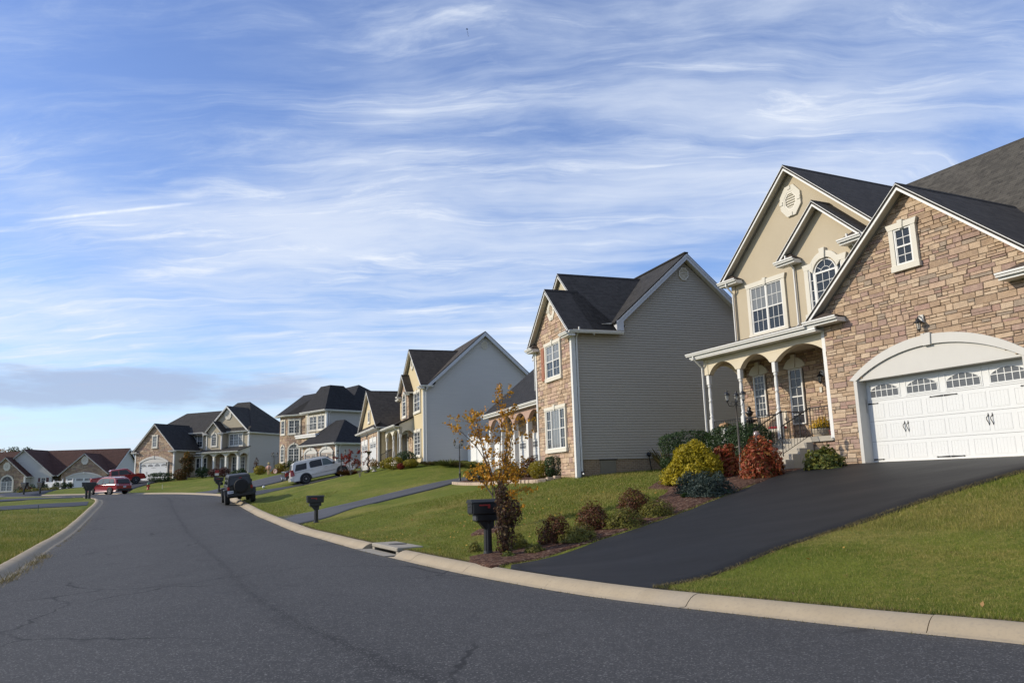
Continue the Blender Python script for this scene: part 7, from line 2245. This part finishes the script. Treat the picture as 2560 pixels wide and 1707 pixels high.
MBX = plain('mailbox_black', (.012, .012, .013), .38, var=.15)
def mailbox(x, y, toward, label, group='black mailboxes on fluted posts', num=None, z=None, scale=1.0):
    """post with bracket and two-storey box; x axis points out to the road (door end)"""
    root = empty('mailbox', (x, y, (gz(x, y) if z is None else z)), toward, label, 'mailbox', group)
    root.scale = (scale, scale, scale)
    b = MB()
    rows = []
    for z0, r in ((-.05, .115), (.03, .115), (.05, .10), (.09, .095), (.10, .088), (.66, .082), (.70, .09)):
        rows.append([((r if (k % 3) else r * (.9 if .1 <= z0 <= .66 else 1)) * math.cos(2 * math.pi * k / 24 + .13) - .04, (r if (k % 3) else r * (.9 if .1 <= z0 <= .66 else 1)) * math.sin(2 * math.pi * k / 24 + .13), z0) for k in range(24)])
    b.grid(rows, 0, close_u=True, sm=False); b.face(rows[-1])
    p = [(-.17, .70), (-.14, .56), (.05, .55), (.09, .60), (.16, .68), (.24, .72), (.24, .76), (-.17, .76)]
    b.prism(p, lambda a, n, z: (a, n, z), -.075, .075)
    b.build('post', [MBX], root)
    b = MB()
    b.bevbox(-.24, .25, -.125, .125, .72, .86, .012)
    b.bevbox(-.34, .34, -.155, .155, .86, 1.10, .014)
    roof = [(-.165, 1.095), (-.15, 1.14), (-.08, 1.185), (.08, 1.185), (.15, 1.14), (.165, 1.095)]
    b.prism([(-.17, 1.095), (.17, 1.095), (.17, 1.115), (.10, 1.17), (-.10, 1.17), (-.17, 1.115)], lambda a, n, z: (n, a, z), -.36, .375)
    bx = b.build('box', [MBX], root)
    b = MB(); b.bevbox(.34, .365, -.13, .13, .885, 1.09, .008); b.tube([(.37, -.04, 1.03), (.40, 0, 1.03), (.37, .04, 1.03)], .010, 6); dr = b.build('box_door', [MBX], bx)
    b = MB(); b.bevbox(.25, .262, -.10, .10, .74, .85, .004); b.build('paper_slot', [plain('slot_grey', (.05, .05, .052), .5)], bx)
    for s in (-1, 1):
        b = MB()
        b.prism([(-.02, 1.035), (.20, 1.035), (.21, 1.05), (.20, 1.065), (-.04, 1.065), (-.04, .985), (.01, .985), (.01, 1.035)], lambda a, n, z: (a, s * n, z), .157, .170) if s == 1 else None
        if s == 1: b.build('signal_flag', [plain('flag_red', (.30, .022, .018), .5)], bx)
    if num:
        cu = bpy.data.curves.new('house_number', 'FONT'); cu.body = num; cu.size = .085; cu.extrude = .001; cu.align_x = 'CENTER'
        t = bpy.data.objects.new('tmp', cu); COL.objects.link(t)
        bpy.context.view_layer.update()
        me = bpy.data.meshes.new_from_object(t.evaluated_get(bpy.context.evaluated_depsgraph_get()))
        bpy.data.objects.remove(t)
        me.materials.append(plain('number_gold', (.05, .042, .026), .5))
        o = bpy.data.objects.new('house_number', me); COL.objects.link(o); o.parent = bx
        o.location = (-.16, .158, .98); o.rotation_euler = (math.pi / 2, 0, math.pi)
    return root
mailbox(-.70, 17.7, R_(205), 'black mailbox with red flag beside the dried vine, nearest the camera', num='13', scale=1.04)
mailbox(-8.75, 34.6, R_(203), 'black mailbox with red flag standing alone beside the grey driveway', scale=1.0)
G_M = 'black mailboxes on fluted posts'
mailbox(-33.1, 61.6, R_(20), 'right-hand black mailbox of the close pair on the left kerb', scale=1.08)
mailbox(-33.55, 62.0, R_(20), 'left-hand black mailbox of the close pair on the left kerb', scale=1.08)
mailbox(-25.3, 67.4, R_(205), 'left black mailbox of the pair behind the black off-roader', scale=1.1)
mailbox(-24.15, 66.9, R_(205), 'black mailbox half hidden by the black off-roader', scale=1.1)
mailbox(-56.5, 91.0, R_(-20), 'far black mailbox below the leftmost stone gable corner', scale=1.2)
mailbox(-54.4, 90.6, R_(-20), 'far black mailbox left of the picket fence', scale=1.2)

def prop(name, x, y, label, cat, rz=0.0, z=None, group=None):
    return empty(name, (x, y, gz(x, y) if z is None else z), rz, label, cat, group)
# fire hydrant
r = prop('fire_hydrant', -38.2, 82.3, 'red fire hydrant with green bonnet on the far lawn', 'hydrant')
HR = plain('hydrant_red', (.36, .045, .025), .5)
b = MB(); b.lathe([(.17, 0), (.17, .05), (.11, .07), (.105, .48), (.15, .50), (.15, .54)], (0, 0, 0), 14); b.build('barrel', [HR], r)
b = MB(); b.lathe([(.14, .54), (.13, .60), (.09, .68), (.04, .72), (.04, .78), (0, .78)], (0, 0, 0), 14); b.build('bonnet', [plain('hydrant_green', (.02, .15, .08), .5)], r)
for a in (0, 2.09, 4.18):
    b = MB(); b.lathe([(.05, .08), (.05, .17), (.065, .17), (.065, .21), (.03, .21), (.03, .24), (0, .24)], (0, 0, .38), 10, axis=(math.cos(a - .8), math.sin(a - .8), 0)); b.build('nozzle', [HR], r)
for (nm, x, y, h, w_, c, lb) in (('marker_stake', -36.25, 81.2, .42, .05, (.62, .58, .45), 'pale wooden stake on the lawn right of the hydrant'), ('marker_stake', -27.6, 45.9, .48, .022, (.02, .055, .03), 'thin dark green marker stake on the left lawn')):
    r = prop(nm, x, y, lb, 'stake'); b = MB(); b.bevbox(-w_ / 2, w_ / 2, -w_ / 2, w_ / 2, -.1, h, w_ * .2); b.bevbox(-w_ * .7, w_ * .7, -w_ * .7, w_ * .7, h - .02, h + .03, w_ * .2); b.build('shaft', [plain('stake_%d' % int(h * 100), c, .7)], r)
r = prop('lawn_ball', -21.5, 67.5, 'white ball lying on the grass strip between driveways', 'ball'); b = MB(); b.lathe([(.12 * math.sin(t), .12 - .12 * math.cos(t)) for t in np.linspace(.02, math.pi - .02, 10)], n=14); b.build('ball', [plain('ball_white', (.72, .72, .68), .5)], r)
# garden flag behind the mailbox pair
r = prop('garden_flag', -33.0, 87.3, 'small red and white garden flag behind the far mailbox pair', 'flag', R_(20))
b = MB(); b.tube([(-.26, 0, 0), (-.26, 0, 1.05), (.24, 0, 1.02)], .012, 6); b.build('flag_pole', [BLACK()], r)
b = MB(); b.grid([[(-.22 + .42 * i / 6, .025 * math.sin(i), 1.0 - .34 * j) for i in range(7)] for j in range(2)], 0); b.grid([[(-.22 + .42 * i / 6, .025 * math.sin(i), .66 - .26 * j) for i in range(7)] for j in range(2)], 1); b.build('flag_cloth', [plain('flag_red', (.30, .022, .018), .5), plain('flag_white', (.6, .58, .55), .7)], r)
# scarecrow
r = prop('scarecrow', -25.7, 82.2, 'scarecrow in pale pink shirt on a post by the yellow bushes', 'scarecrow', R_(-110))
b = MB(); b.tube([(0, 0, -.1), (0, 0, .95)], .03, 6); b.build('post', [plain('post_wood', (.30, .22, .13), .85)], r)
b = MB(); b.lathe([(.02, .52), (.17, .56), (.18, .75), (.16, .92), (.06, 1.0)], n=10); b.tube([(0, .12, .92), (0, .30, .78), (.06, .26, .60)], [.07, .065, .05], 7); b.tube([(0, -.12, .92), (0, -.30, .78), (.06, -.26, .60)], [.07, .065, .05], 7); b.build('shirt', [plain('shirt_pink', (.52, .30, .24), .8, var=.3, nscale=14)], r)
b = MB(); b.tube([(0, .08, .56), (.02, .09, .3), (0, .09, .05)], [.085, .075, .06], 7); b.tube([(0, -.08, .56), (.02, -.09, .3), (0, -.09, .05)], [.085, .075, .06], 7); b.build('trousers', [plain('trousers_straw', (.42, .30, .17), .85)], r)
b = MB(); b.lathe([(.02, .98), (.10, 1.03), (.115, 1.12), (.08, 1.2), (0, 1.22)], n=10); b.build('head', [plain('sack_cloth', (.45, .36, .22), .9)], r)
b = MB(); b.lathe([(.21, 1.17), (.20, 1.185), (.11, 1.19), (.10, 1.29), (0, 1.31)], n=12); b.build('straw_hat', [plain('straw', (.46, .36, .16), .9)], r)
r = prop('garden_plaque', -25.15, 82.7, 'round pale pink plaque on the lawn right of scarecrow', 'ornament', R_(-110)); b = MB(); b.lathe([(.0, -.03), (.24, -.03), (.26, 0), (.24, .03), (.16, .035), (.14, .02), (0, .02)], (0, 0, .26), 16, axis=(1, 0, 0)); b.tube([(0, 0, -.05), (0, 0, .05)], .03, 6); b.build('disc', [plain('plaque_pink', (.50, .34, .30), .8)], r)
# urn with flowers and the scrap-metal figure by the third house
r = prop('stone_urn', -9.85, 55.1, 'pale stone urn planted with orange foliage before the garage', 'planter')
b = MB(); b.lathe([(.18, 0), (.18, .05), (.09, .08), (.08, .14), (.20, .20), (.27, .34), (.30, .36), (.30, .40), (.24, .39)], n=16); b.build('urn', [plain('urn_stone', (.40, .37, .32), .85)], r)
P, U = blob_points(700, .36, .36, .5, 'dome', .3, 4.0); leaf_mesh('foliage', P + [0, 0, .36], U, .05, leafmat('orange'), r)
r = prop('metal_sculpture', -10.4, 55.6, 'tall twisted dark metal figure holding up a funnel bowl', 'sculpture')
b = MB(); b.tube([(0, 0, 0), (.1, .05, .3), (-.06, 0, .55), (.08, .04, .8), (-.02, 0, 1.05), (.12, 0, 1.25)], [.07, .06, .065, .055, .06, .03], 8); b.tube([(.08, .04, .8), (.3, .05, .9), (.34, .05, 1.05)], [.035, .03, .02], 6); b.tube([(-.02, 0, 1.05), (-.16, 0, .98), (-.1, 0, .85)], [.03, .025, .02], 6); b.tube([(0, 0, 0), (-.25, .05, .02)], .04, 6); b.lathe([(.0, 0), (.12, .08), (.16, .16)], (.02, .02, -.02), 8); b.build('figure', [plain('rusty_iron', (.035, .028, .024), .6)], r)
b = MB(); b.lathe([(.03, 1.18), (.10, 1.30), (.24, 1.46), (.25, 1.47), (.22, 1.45), (.0, 1.28)], (.06, 0, 0), 14); b.build('bowl', [plain('copper_bowl', (.07, .055, .035), .45)], r)

# things on the porch of the house on the right
def onA(X, Y, Z): 
    p = HA.matrix_basis @ Vector((X, Y, Z)); return (p.x, p.y, p.z)
AZR = R_(AZ_A) - math.pi / 2
zf = .875
WICK = plain('wicker_cream', (.56, .50, .40), .75, var=.2, nscale=40)
r = empty('wicker_chair', onA(-4.35, .95, zf), AZR + R_(20), 'cream wicker armchair with a red seat cushion on the porch', 'chair')
b = MB(); b.bevbox(-.30, .30, -.30, .30, .30, .42, .03); b.build('seat', [WICK], r)
b = MB()
rows = []
for z0, k in ((.40, .0), (.62, .02), (.82, .05), (.98, .09), (1.05, .13)):
    rows.append([((.36 - max(0, z0 - .8) * .55) * math.cos(t), .02 + k + (.34) * math.sin(t), z0 - (0 if abs(t - math.pi / 2) < .9 else (z0 - .4) * .42 * min(1, (abs(t - math.pi / 2) - .9) / .5))) for t in np.linspace(-.15, math.pi + .15, 17)])
b.grid(rows, 0); b.grid([[(p[0] * .93, p[1] * .93 - .01, p[2]) for p in q] for q in rows][::-1], 0)
for i in range(len(rows) - 1): pass
b.tube(rows[-1], .028, 6); b.build('backrest', [WICK], r)
for s in (-1, 1):
    for yy in (-.26, .26):
        b = MB(); b.tube([(s * .27, yy, .32), (s * .29, yy * 1.05, 0)], .028, 6); b.build('leg', [WICK], r)
b = MB(); b.bevbox(-.26, .26, -.27, .2, .42, .51, .035); b.build('cushion', [plain('cushion_red', (.30, .02, .03), .8)], r)
r = empty('fountain', onA(-5.72, .95, zf), AZR, 'black tiered urn fountain behind the porch post', 'fountain')
b = MB(); b.lathe([(.30, 0), (.30, .06), (.14, .12), (.10, .35), (.16, .42), (.45, .52), (.47, .56), (.42, .56), (.12, .50), (.09, .72), (.14, .76), (.27, .82), (.28, .85), (.10, .82), (.07, 1.0), (.12, 1.06), (.16, 1.14), (.10, 1.16), (.06, 1.22), (.08, 1.30), (0, 1.36)], n=18); b.build('basin', [plain('fountain_black', (.014, .014, .014), .35)], r)
r = empty('flower_planter', onA(-2.08, .62, zf), AZR, 'stone bowl of yellow chrysanthemums at top of the steps', 'planter')
b = MB(); b.lathe([(.22, 0), (.28, .08), (.36, .22), (.37, .26), (.33, .26), (.30, .22)], n=18); b.build('bowl', [plain('bowl_stone', (.36, .31, .24), .85)], r)
P, U = blob_points(500, .30, .30, .2, 'dome', .2, 2.2); leaf_mesh('foliage', P + [0, 0, .24], U, .05, leafmat('box'), r)
P, U = blob_points(1500, .37, .37, .34, 'dome', .25, 8.2); leaf_mesh('flowers', P + [0, 0, .30], U, .035, leafmat('mum'), r, 1.1)
r = empty('red_flowerpot', onA(-1.42, .30, zf), AZR, 'small red flowerpot beside the right end of porch railing', 'planter'); b = MB(); b.lathe([(.07, 0), (.10, .16), (.105, .18), (.09, .18), (.06, .02)], n=12); b.build('pot', [plain('pot_red', (.20, .02, .02), .4)], r)
r = empty('birdhouse', onA(-6.15, .12, zf + .0), AZR, 'little white birdhouse with curved brown roof on the porch edge', 'birdhouse')
b = MB(); b.bevbox(-.12, .12, -.10, .10, .0, .62, .01); b.build('body', [WHITE()], r)
b = MB(); b.prism([(.15 * math.cos(t), .62 + .15 * math.sin(t)) for t in np.linspace(0, math.pi, 11)], lambda a, n, z: (n, a, z), -.16, .16); b.tube([(0, 0, .76), (0, 0, .84)], [.018, .004], 6); b.build('curved_roof', [plain('roof_copper', (.34, .20, .10), .6)], r)
r = prop('gazing_globe', 7.55, 24.6, 'pinkish glass gazing globe above the red bush', 'ornament')
b = MB(); b.lathe([(.10, 0), (.04, .06), (.035, 1.05), (.07, 1.10)], n=10); b.build('stand', [plain('stand_grey', (.20, .18, .16), .7)], r)
b = MB(); b.lathe([(.10 * math.sin(t), 1.20 - .10 * math.cos(t)) for t in np.linspace(.05, math.pi - .02, 12)], n=16); b.build('globe', [plain('globe_pink', (.28, .21, .19), .12, spec=.8)], r)
for (x, y, s, lb) in ((5.02, 24.2, .075, 'small orange pumpkin at the left foot of the blue junipers'),):
    r = prop('pumpkin', x, y, lb, 'pumpkin')
    b = MB(); rows = [[(s * math.sin(t) * (1 + .10 * math.cos(8 * a)) * math.cos(a), s * math.sin(t) * (1 + .10 * math.cos(8 * a)) * math.sin(a), s * .8 - s * .8 * math.cos(t)) for a in np.linspace(0, 2 * math.pi, 33)[:-1]] for t in np.linspace(.05, math.pi - .05, 9)]
    b.grid(rows, 0, close_u=True); b.build('shell', [plain('pumpkin_orange', (.50, .14, .05), .5)], r); b = MB(); b.tube([(0, 0, s * 1.5), (.01, 0, s * 2)], .012, 5); b.build('stalk', [TWIG], r)

# white vinyl fence between the second and third houses
def board_fence(name, p, q, n, h, label, picket=False, group=None):
    p, q = Vector(p), Vector(q); d = q - p; L = d.length
    root = empty(name, (p.x, p.y, gz(p.x, p.y)), math.atan2(d.y, d.x), label, 'fence', group)
    VY = plain('vinyl_white', (.78, .78, .76), .4, var=.03)
    dz = gz(q.x, q.y) - gz(p.x, p.y)
    for i in range(n + 1):
        x = L * i / n; z = dz * i / n
        b = MB(); b.bevbox(x - .065, x + .065, -.065, .065, z - .2, z + h + .06, .008); b.lathe([(.085, z + h + .06), (.085, z + h + .08), (.03, z + h + .11), (.05, z + h + .15), (.045, z + h + .19), (0, z + h + .23)], (x, 0, 0), 8); b.build('fence_post', [VY], root)
    for i in range(n):
        x0, x1 = L * i / n + .07, L * (i + 1) / n - .07; z = dz * (i + .5) / n
        b = MB()
        if picket:
            for zz in (.22, h - .2): b.box(x0, x1, -.02, .02, z + zz, z + zz + .08)
            k = int((x1 - x0) / .15)
            for j in range(k):
                xx = x0 + (j + .5) * (x1 - x0) / k
                b.prism([(xx - .04, z + .05), (xx + .04, z + .05), (xx + .04, z + h - .06), (xx, z + h), (xx - .04, z + h - .06)], lambda a, n_, zc: (a, n_, zc), -.045, -.021)
        else:
            b.box(x0, x1, -.03, .03, z + .04, z + .18); b.box(x0, x1, -.03, .03, z + h - .14, z + h)
            k = int((x1 - x0) / .18)
            for j in range(k): b.bevbox(x0 + (x1 - x0) * j / k + .002, x0 + (x1 - x0) * (j + 1) / k - .002, -.018, .018, z + .17, z + h - .13, .006)
        b.build('fence_panel', [VY], root)
    return root
board_fence('vinyl_fence', (-3.25, 55.1), (-.72, 49.75), 4, 1.75, 'white solid vinyl fence running back between two houses')
board_fence('picket_fence', (-64.6, 108.6), (-61.2, 106.8), 2, 1.15, 'white picket fence beside the far asphalt drive', True)
board_fence('picket_fence', (-60.9, 107.2), (-59.6, 106.4), 1, 1.1, 'short white picket section before the low garage', True)

# concrete storm-drain inlet set in the kerb
i_ = int(np.argmin(np.hypot(PRt[:, 0] - INLET[0], PRt[:, 1] - INLET[1])))
tx = PR[i_ + 1] - PR[i_ - 1]; ang = math.atan2(tx[1], tx[0])
r = empty('storm_drain', (INLET[0], INLET[1], float(zr(INLET[1]))), ang, 'concrete kerb inlet slab with round iron cover left of mailbox', 'storm drain')
INC = plain('inlet_concrete', (.27, .245, .20), .88, var=.2, nscale=5)
b = MB(); b.bevbox(-1.17, 1.17, -.64, .07, .062, .165, .02); b.build('top_slab', [INC], r)
b = MB(); b.box(-1.2, -1.0, -.6, .04, -.3, .061); b.box(1.0, 1.2, -.6, .04, -.3, .061); b.box(-1.0, 1.0, -.6, -.5, -.5, .061, 0); b.build('throat', [INC], r)
b = MB(); b.box(-1.3, 1.3, .05, .62, -.12, -.004); b.box(-1.0, 1.0, -.5, .05, -.5, -.4, 1); b.build('apron', [INC, plain('drain_dark', (.015, .015, .015), .9)], r)
b = MB(); b.lathe([(.24, .163), (.25, .173), (.22, .177), (0, .177)], (.05, -.33, 0), 20); b.build('iron_cover', [plain('cover_iron', (.06, .055, .05), .7)], r)

# landscape edging: each tumbled block of the curved border
EDG = smooth_poly([(1.9, 33.95), (.95, 33.55), (.1, 35.2), (-.9, 38.2), (-2.2, 42.0), (-3.6, 45.2)], .34)
MEB = plain('edging_block', (.44, .34, .25), .9, var=.2, nscale=9)
proto = None
for i in range(len(EDG) - 1):
    p, q = EDG[i], EDG[i + 1]
    if proto is None:
        b = MB(); b.bevbox(-.155, .155, -.09, .09, -.06, .12, .02)
        proto = b.build('edging_block', [MEB]); o = proto
    else:
        o = proto.copy(); COL.objects.link(o)
    o.location = ((p[0] + q[0]) / 2, (p[1] + q[1]) / 2, gz(*((p + q) / 2)) + .01); o.rotation_euler = (0, 0, math.atan2(q[1] - p[1], q[0] - p[0]) + rnd.uniform(-.06, .06))
    tag(o, 'tan edging block in the curved border of the stone-bay house bed', 'edging block', 'tan edging blocks round the flower bed')

# little kite high over the street
r = empty('kite', tuple(Vector((0, 0, 1.7)) + Vector(((1191 - 1280) / 1953, 0, 0)) * 90 + _fwd * 90 + _up * (853.5 - 71) / 1953 * 90), .5, 'tiny dark kite with a trailing tail high in the sky', 'kite')
b = MB(); q = [(-.12, 0, 0), (0, .02, .16), (.14, 0, .06), (.02, -.02, -.10)]; b.face(q); b.face([(p[0], p[1] + .01, p[2]) for p in q][::-1]); b.build('sail', [plain('kite_dark', (.02, .03, .06), .7)], r)
b = MB(); b.tube([(.0, 0, -.08), (.04, .02, -.28), (.10, 0, -.42), (.12, .02, -.62), (.19, 0, -.85)], .010, 4, cap=False)
for t in ((.06, .01, -.33), (.11, .01, -.55), (.17, 0, -.80)): b.tube([(t[0] - .05, t[1], t[2] - .03), t, (t[0] + .05, t[1], t[2] + .03)], [.025, .006, .025], 4)
b.build('tail', [plain('kite_dark', (.02, .03, .06), .7)], r)

# ------------------------------------------------------------------ grass blades, fallen leaves, weeds in the joint
def blades(name, region, dens, hmin, hmax, wid, seedv, keep=None, m=None, label=None):
    g = np.random.RandomState(seedv)
    x0, x1, y0, y1 = region
    n = int((x1 - x0) * (y1 - y0) * dens)
    X = np.column_stack([g.uniform(x0, x1, n), g.uniform(y0, y1, n)])
    # thin with distance, keep only what the street side can see
    d = np.hypot(X[:, 0], X[:, 1])
    if keep is not None: X = X[keep(X, d, g)]
    z, dk, dR, dL = ground_arr(X, True)
    ok = dk > .02
    X, z = X[ok], z[ok]
    n = len(X)
    a = g.uniform(0, 6.283, n); hh = g.uniform(hmin, hmax, n); le = g.uniform(.15, .9, n) * hh
    b = g.uniform(0, 6.283, n)
    dx = np.stack([np.cos(a), np.sin(a), np.zeros(n)], 1) * (wid * g.uniform(.7, 1.3, n))[:, None]
    B = np.column_stack([X, z - .012])
    T = B + np.stack([np.cos(b) * le, np.sin(b) * le, hh + .012], 1)
    V = np.stack([B - dx, B + dx, T], 1).reshape(-1, 3)
    o = np_mesh(name, V, np.arange(3 * n).reshape(n, 3), m or m_blade())
    return tag(o, label, 'grass' if label else None, None, 'stuff')

def side_of(P, A, B): return (B[0] - A[0]) * (P[:, 1] - A[1]) - (B[1] - A[1]) * (P[:, 0] - A[0])
DRL = np.array([(-.42, 15.25), (.85, 16.4), (2.29, 17.45), (3.82, 18.85), (5.8, 20.75), (7.72, 22.9), (9.6, 24.2)])
DRR = np.array([(1.95, 11.85), (3.96, 13.26), (5.72, 14.27), (7.73, 15.34), (10.62, 16.61), (13.0, 17.2), (16, 18)])
def keep_right(X, d, g):
    yy = np.interp(X[:, 0], DRR[:, 0], DRR[:, 1])
    return (X[:, 1] < yy - .06) & (g.rand(len(X)) < np.clip((9.5 / np.maximum(d, 6)) ** 1.7, .05, 1))
blades('grass', (1.8, 15.5, 4.0, 18.0), 5200, .022, .058, .0034, 5, keep_right, label='short mown grass right of the dark driveway')
BEDS = [np.array(b_) for b_ in ([(-.55, 15.35), (.8, 16.55), (2.25, 17.6), (3.75, 19.0), (3.2, 20.0), (1.6, 18.6), (.2, 17.95), (-.6, 18.25), (-1.15, 17.6), (-1.05, 16.6)],
        [(3.75, 19.0), (5.75, 20.9), (7.65, 23.0), (8.7, 24.05), (8.4, 25.3), (7.3, 29.4), (5.2, 28.6), (4.2, 25.6), (4.6, 23.9), (3.6, 21.6), (3.2, 20.0)], [(-1.3, 21.6), (-.6, 21.3), (0, 21.9), (-.5, 22.6), (-1.2, 22.4)])]
def inside(X, poly):
    c = np.zeros(len(X), bool)
    j = len(poly) - 1
    for i in range(len(poly)):
        xi, yi = poly[i]; xj, yj = poly[j]
        c ^= ((yi > X[:, 1]) != (yj > X[:, 1])) & (X[:, 0] < (xj - xi) * (X[:, 1] - yi) / (yj - yi + 1e-12) + xi)
        j = i
    return c
DB = np.array([(-11.95, 39.9), (-9.5, 41.7), (-6.56, 44.9), (-4.6, 46.9), (-1.6, 49), (-.6, 46.4), (-3.6, 45.5), (-4.5, 43.6), (-7.9, 39.2), (-9.35, 34.35)])
def keep_mid(X, d, g):
    k = ~inside(X, DB)
    for b_ in BEDS: k &= ~inside(X, b_)
    k &= X[:, 1] > np.interp(X[:, 0], DRL[:, 0], DRL[:, 1]) + .05
    k &= ~inside(X, np.array([(-4.3, 22.6), (-3.1, 22.9), (-2.1, 20.4), (-3.2, 19.9)]))
    return k & (g.rand(len(X)) < np.clip((17 / np.maximum(d, 10)) ** 2.0, .08, 1))
blades('grass', (-12, 6.5, 15.0, 36.0), 1500, .03, .07, .0065, 6, keep_mid, label='mown grass sloping between the two nearest driveways')
def keep_left(X, d, g):
    return (X[:, 1] < 49.5 + (X[:, 0] + 28) * .1) & (g.rand(len(X)) < np.clip((22 / np.maximum(d, 12)) ** 1.8, .1, 1)) & (X[:, 0] > -(X[:, 1] * .68 + 5))
blades('grass', (-34, -11, 16.0, 49.0), 800, .05, .13, .008, 7, keep_left, label='brighter unmown grass left of the street')

# fallen leaves scattered on the lawn
n = 520
X = np.column_stack([NR.normal(-.6, 3.0, n), NR.normal(23, 4.2, n)])
X2 = np.column_stack([NR.uniform(2.5, 11, 60), NR.uniform(7, 15, 60)])
X = np.concatenate([X[keep_mid(X, np.full(n, 10.0), NR)], X2[keep_right(X2, np.full(60, 5.0), NR)]])
z, dk, _, _ = ground_arr(X, True); X, z = X[dk > .1], z[dk > .1]
lv = leaf_mesh('fallen_leaves', np.column_stack([X, z + .05]), np.tile([0, 0, 1.0], (len(X), 1)), .05, m_leaf('leaf_fallen', [(.42, .22, .03), (.50, .34, .06), (.36, .16, .04), (.30, .22, .10)]), None, 1.3, .35)
tag(lv, 'yellow leaves fallen on the lawn below young golden tree', 'leaves', None, 'stuff')
# dead weeds and grit in the joint between asphalt and gutter
def joint(P, sign, span, n, hmax, spread, seedv, name, label, mk='dry'):
    g = np.random.RandomState(seedv)
    s = np.concatenate([[0], np.cumsum(np.linalg.norm(np.diff(P, axis=0), axis=1))])
    sel = (P[:, 1] > span[0]) & (P[:, 1] < span[1]); s0, s1 = s[sel].min(), s[sel].max()
    t = g.uniform(s0, s1, n)
    cl = np.array([.5 + mnoise.noise((q * .9, seedv, 0)) for q in t])
    k = g.rand(n) < np.clip(cl * 1.5 - .25, .05, 1)
    t = t[k]; n = len(t)
    nn = normals2(P) * sign
    q = np.column_stack([np.interp(t, s, P[:, 0]), np.interp(t, s, P[:, 1])]); m_ = np.column_stack([np.interp(t, s, nn[:, 0]), np.interp(t, s, nn[:, 1])])
    q = q + m_ * g.normal(-.02, spread, n)[:, None]
    hh = g.uniform(.2, 1, n) ** 1.6 * hmax; a, b = g.uniform(0, 6.28, n), g.uniform(0, 6.28, n)
    B = np.column_stack([q, zr(q[:, 1]) + .002]); dx = np.stack([np.cos(a), np.sin(a), 0 * a], 1) * .006
    T = B + np.stack([np.cos(b) * hh * .8, np.sin(b) * hh * .8, hh], 1)
    o = np_mesh(name, np.stack([B - dx, B + dx, T], 1).reshape(-1, 3), np.arange(3 * n).reshape(n, 3), leafmat(mk))
    return tag(o, label, 'weeds', None, 'stuff')
joint(PL, -1, (14, 24), 1500, .20, .09, 31, 'dry_weeds', 'straw-coloured dead weeds along the left gutter joint')
joint(PL, -1, (27, 45), 900, .07, .04, 32, 'dry_weeds', 'thin dead weeds along the farther left gutter joint')
joint(PR, 1, (7, 52), 5200, .030, .025, 33, 'gutter_debris', 'brown grit and dead grass along the right gutter joint')
# bare thatch fringe where the mown lawn meets the right kerb
g = np.random.RandomState(40)
s = np.concatenate([[0], np.cumsum(np.linalg.norm(np.diff(PRt, axis=0), axis=1))]); sel = (PRt[:, 1] > 6) & (PRt[:, 1] < 34)
t = g.uniform(s[sel].min(), s[sel].max(), 9000); nn = normals2(PRt)
q = np.column_stack([np.interp(t, s, PRt[:, 0]), np.interp(t, s, PRt[:, 1])]) + np.column_stack([np.interp(t, s, nn[:, 0]), np.interp(t, s, nn[:, 1])]) * (np.abs(g.normal(0, .07, len(t))) - .01)[:, None]
ky = np.interp(q[:, 0], DRR[:, 0], DRR[:, 1]); q = q[(q[:, 0] > 1.95) | (q[:, 0] < -.5)]
n = len(q); hh = g.uniform(.01, .05, n); a, b = g.uniform(0, 6.28, n), g.uniform(0, 6.28, n)
B = np.column_stack([q, zr(q[:, 1]) + .115]); dx = np.stack([np.cos(a), np.sin(a), 0 * a], 1) * .004
T = B + np.stack([np.cos(b) * hh, np.sin(b) * hh, hh], 1)
tag(np_mesh('dry_thatch', np.stack([B - dx, B + dx, T], 1).reshape(-1, 3), np.arange(3 * n).reshape(n, 3), leafmat('dry')), 'dry straw thatch along the back of the right kerb', 'grass', None, 'stuff')

# straw and soil-coloured thatch creeping over the driveway edge
def edge_thatch(poly, off, n, seedv, label):
    g = np.random.RandomState(seedv)
    P = smooth_poly(poly, .3); nn = normals2(P) * off
    i = g.randint(0, len(P) - 1, n); f = g.rand(n)[:, None]
    q = P[i] * (1 - f) + P[i + 1] * f + nn[i] * (np.abs(g.normal(0, .06, n)) - .035)[:, None]
    hh = g.uniform(.01, .06, n); a, b = g.uniform(0, 6.28, n), g.uniform(0, 6.28, n)
    B = np.column_stack([q, ground_arr(q) + .01]); dx = np.stack([np.cos(a), np.sin(a), 0 * a], 1) * .0045
    T = B + np.stack([np.cos(b) * hh, np.sin(b) * hh, hh], 1)
    return tag(np_mesh('dry_thatch', np.stack([B - dx, B + dx, T], 1).reshape(-1, 3), np.arange(3 * n).reshape(n, 3), leafmat('dry')), label, 'grass', None, 'stuff')
edge_thatch(DRR[:6], 1, 7000, 51, 'dry thatch creeping over the lower edge of the dark driveway')
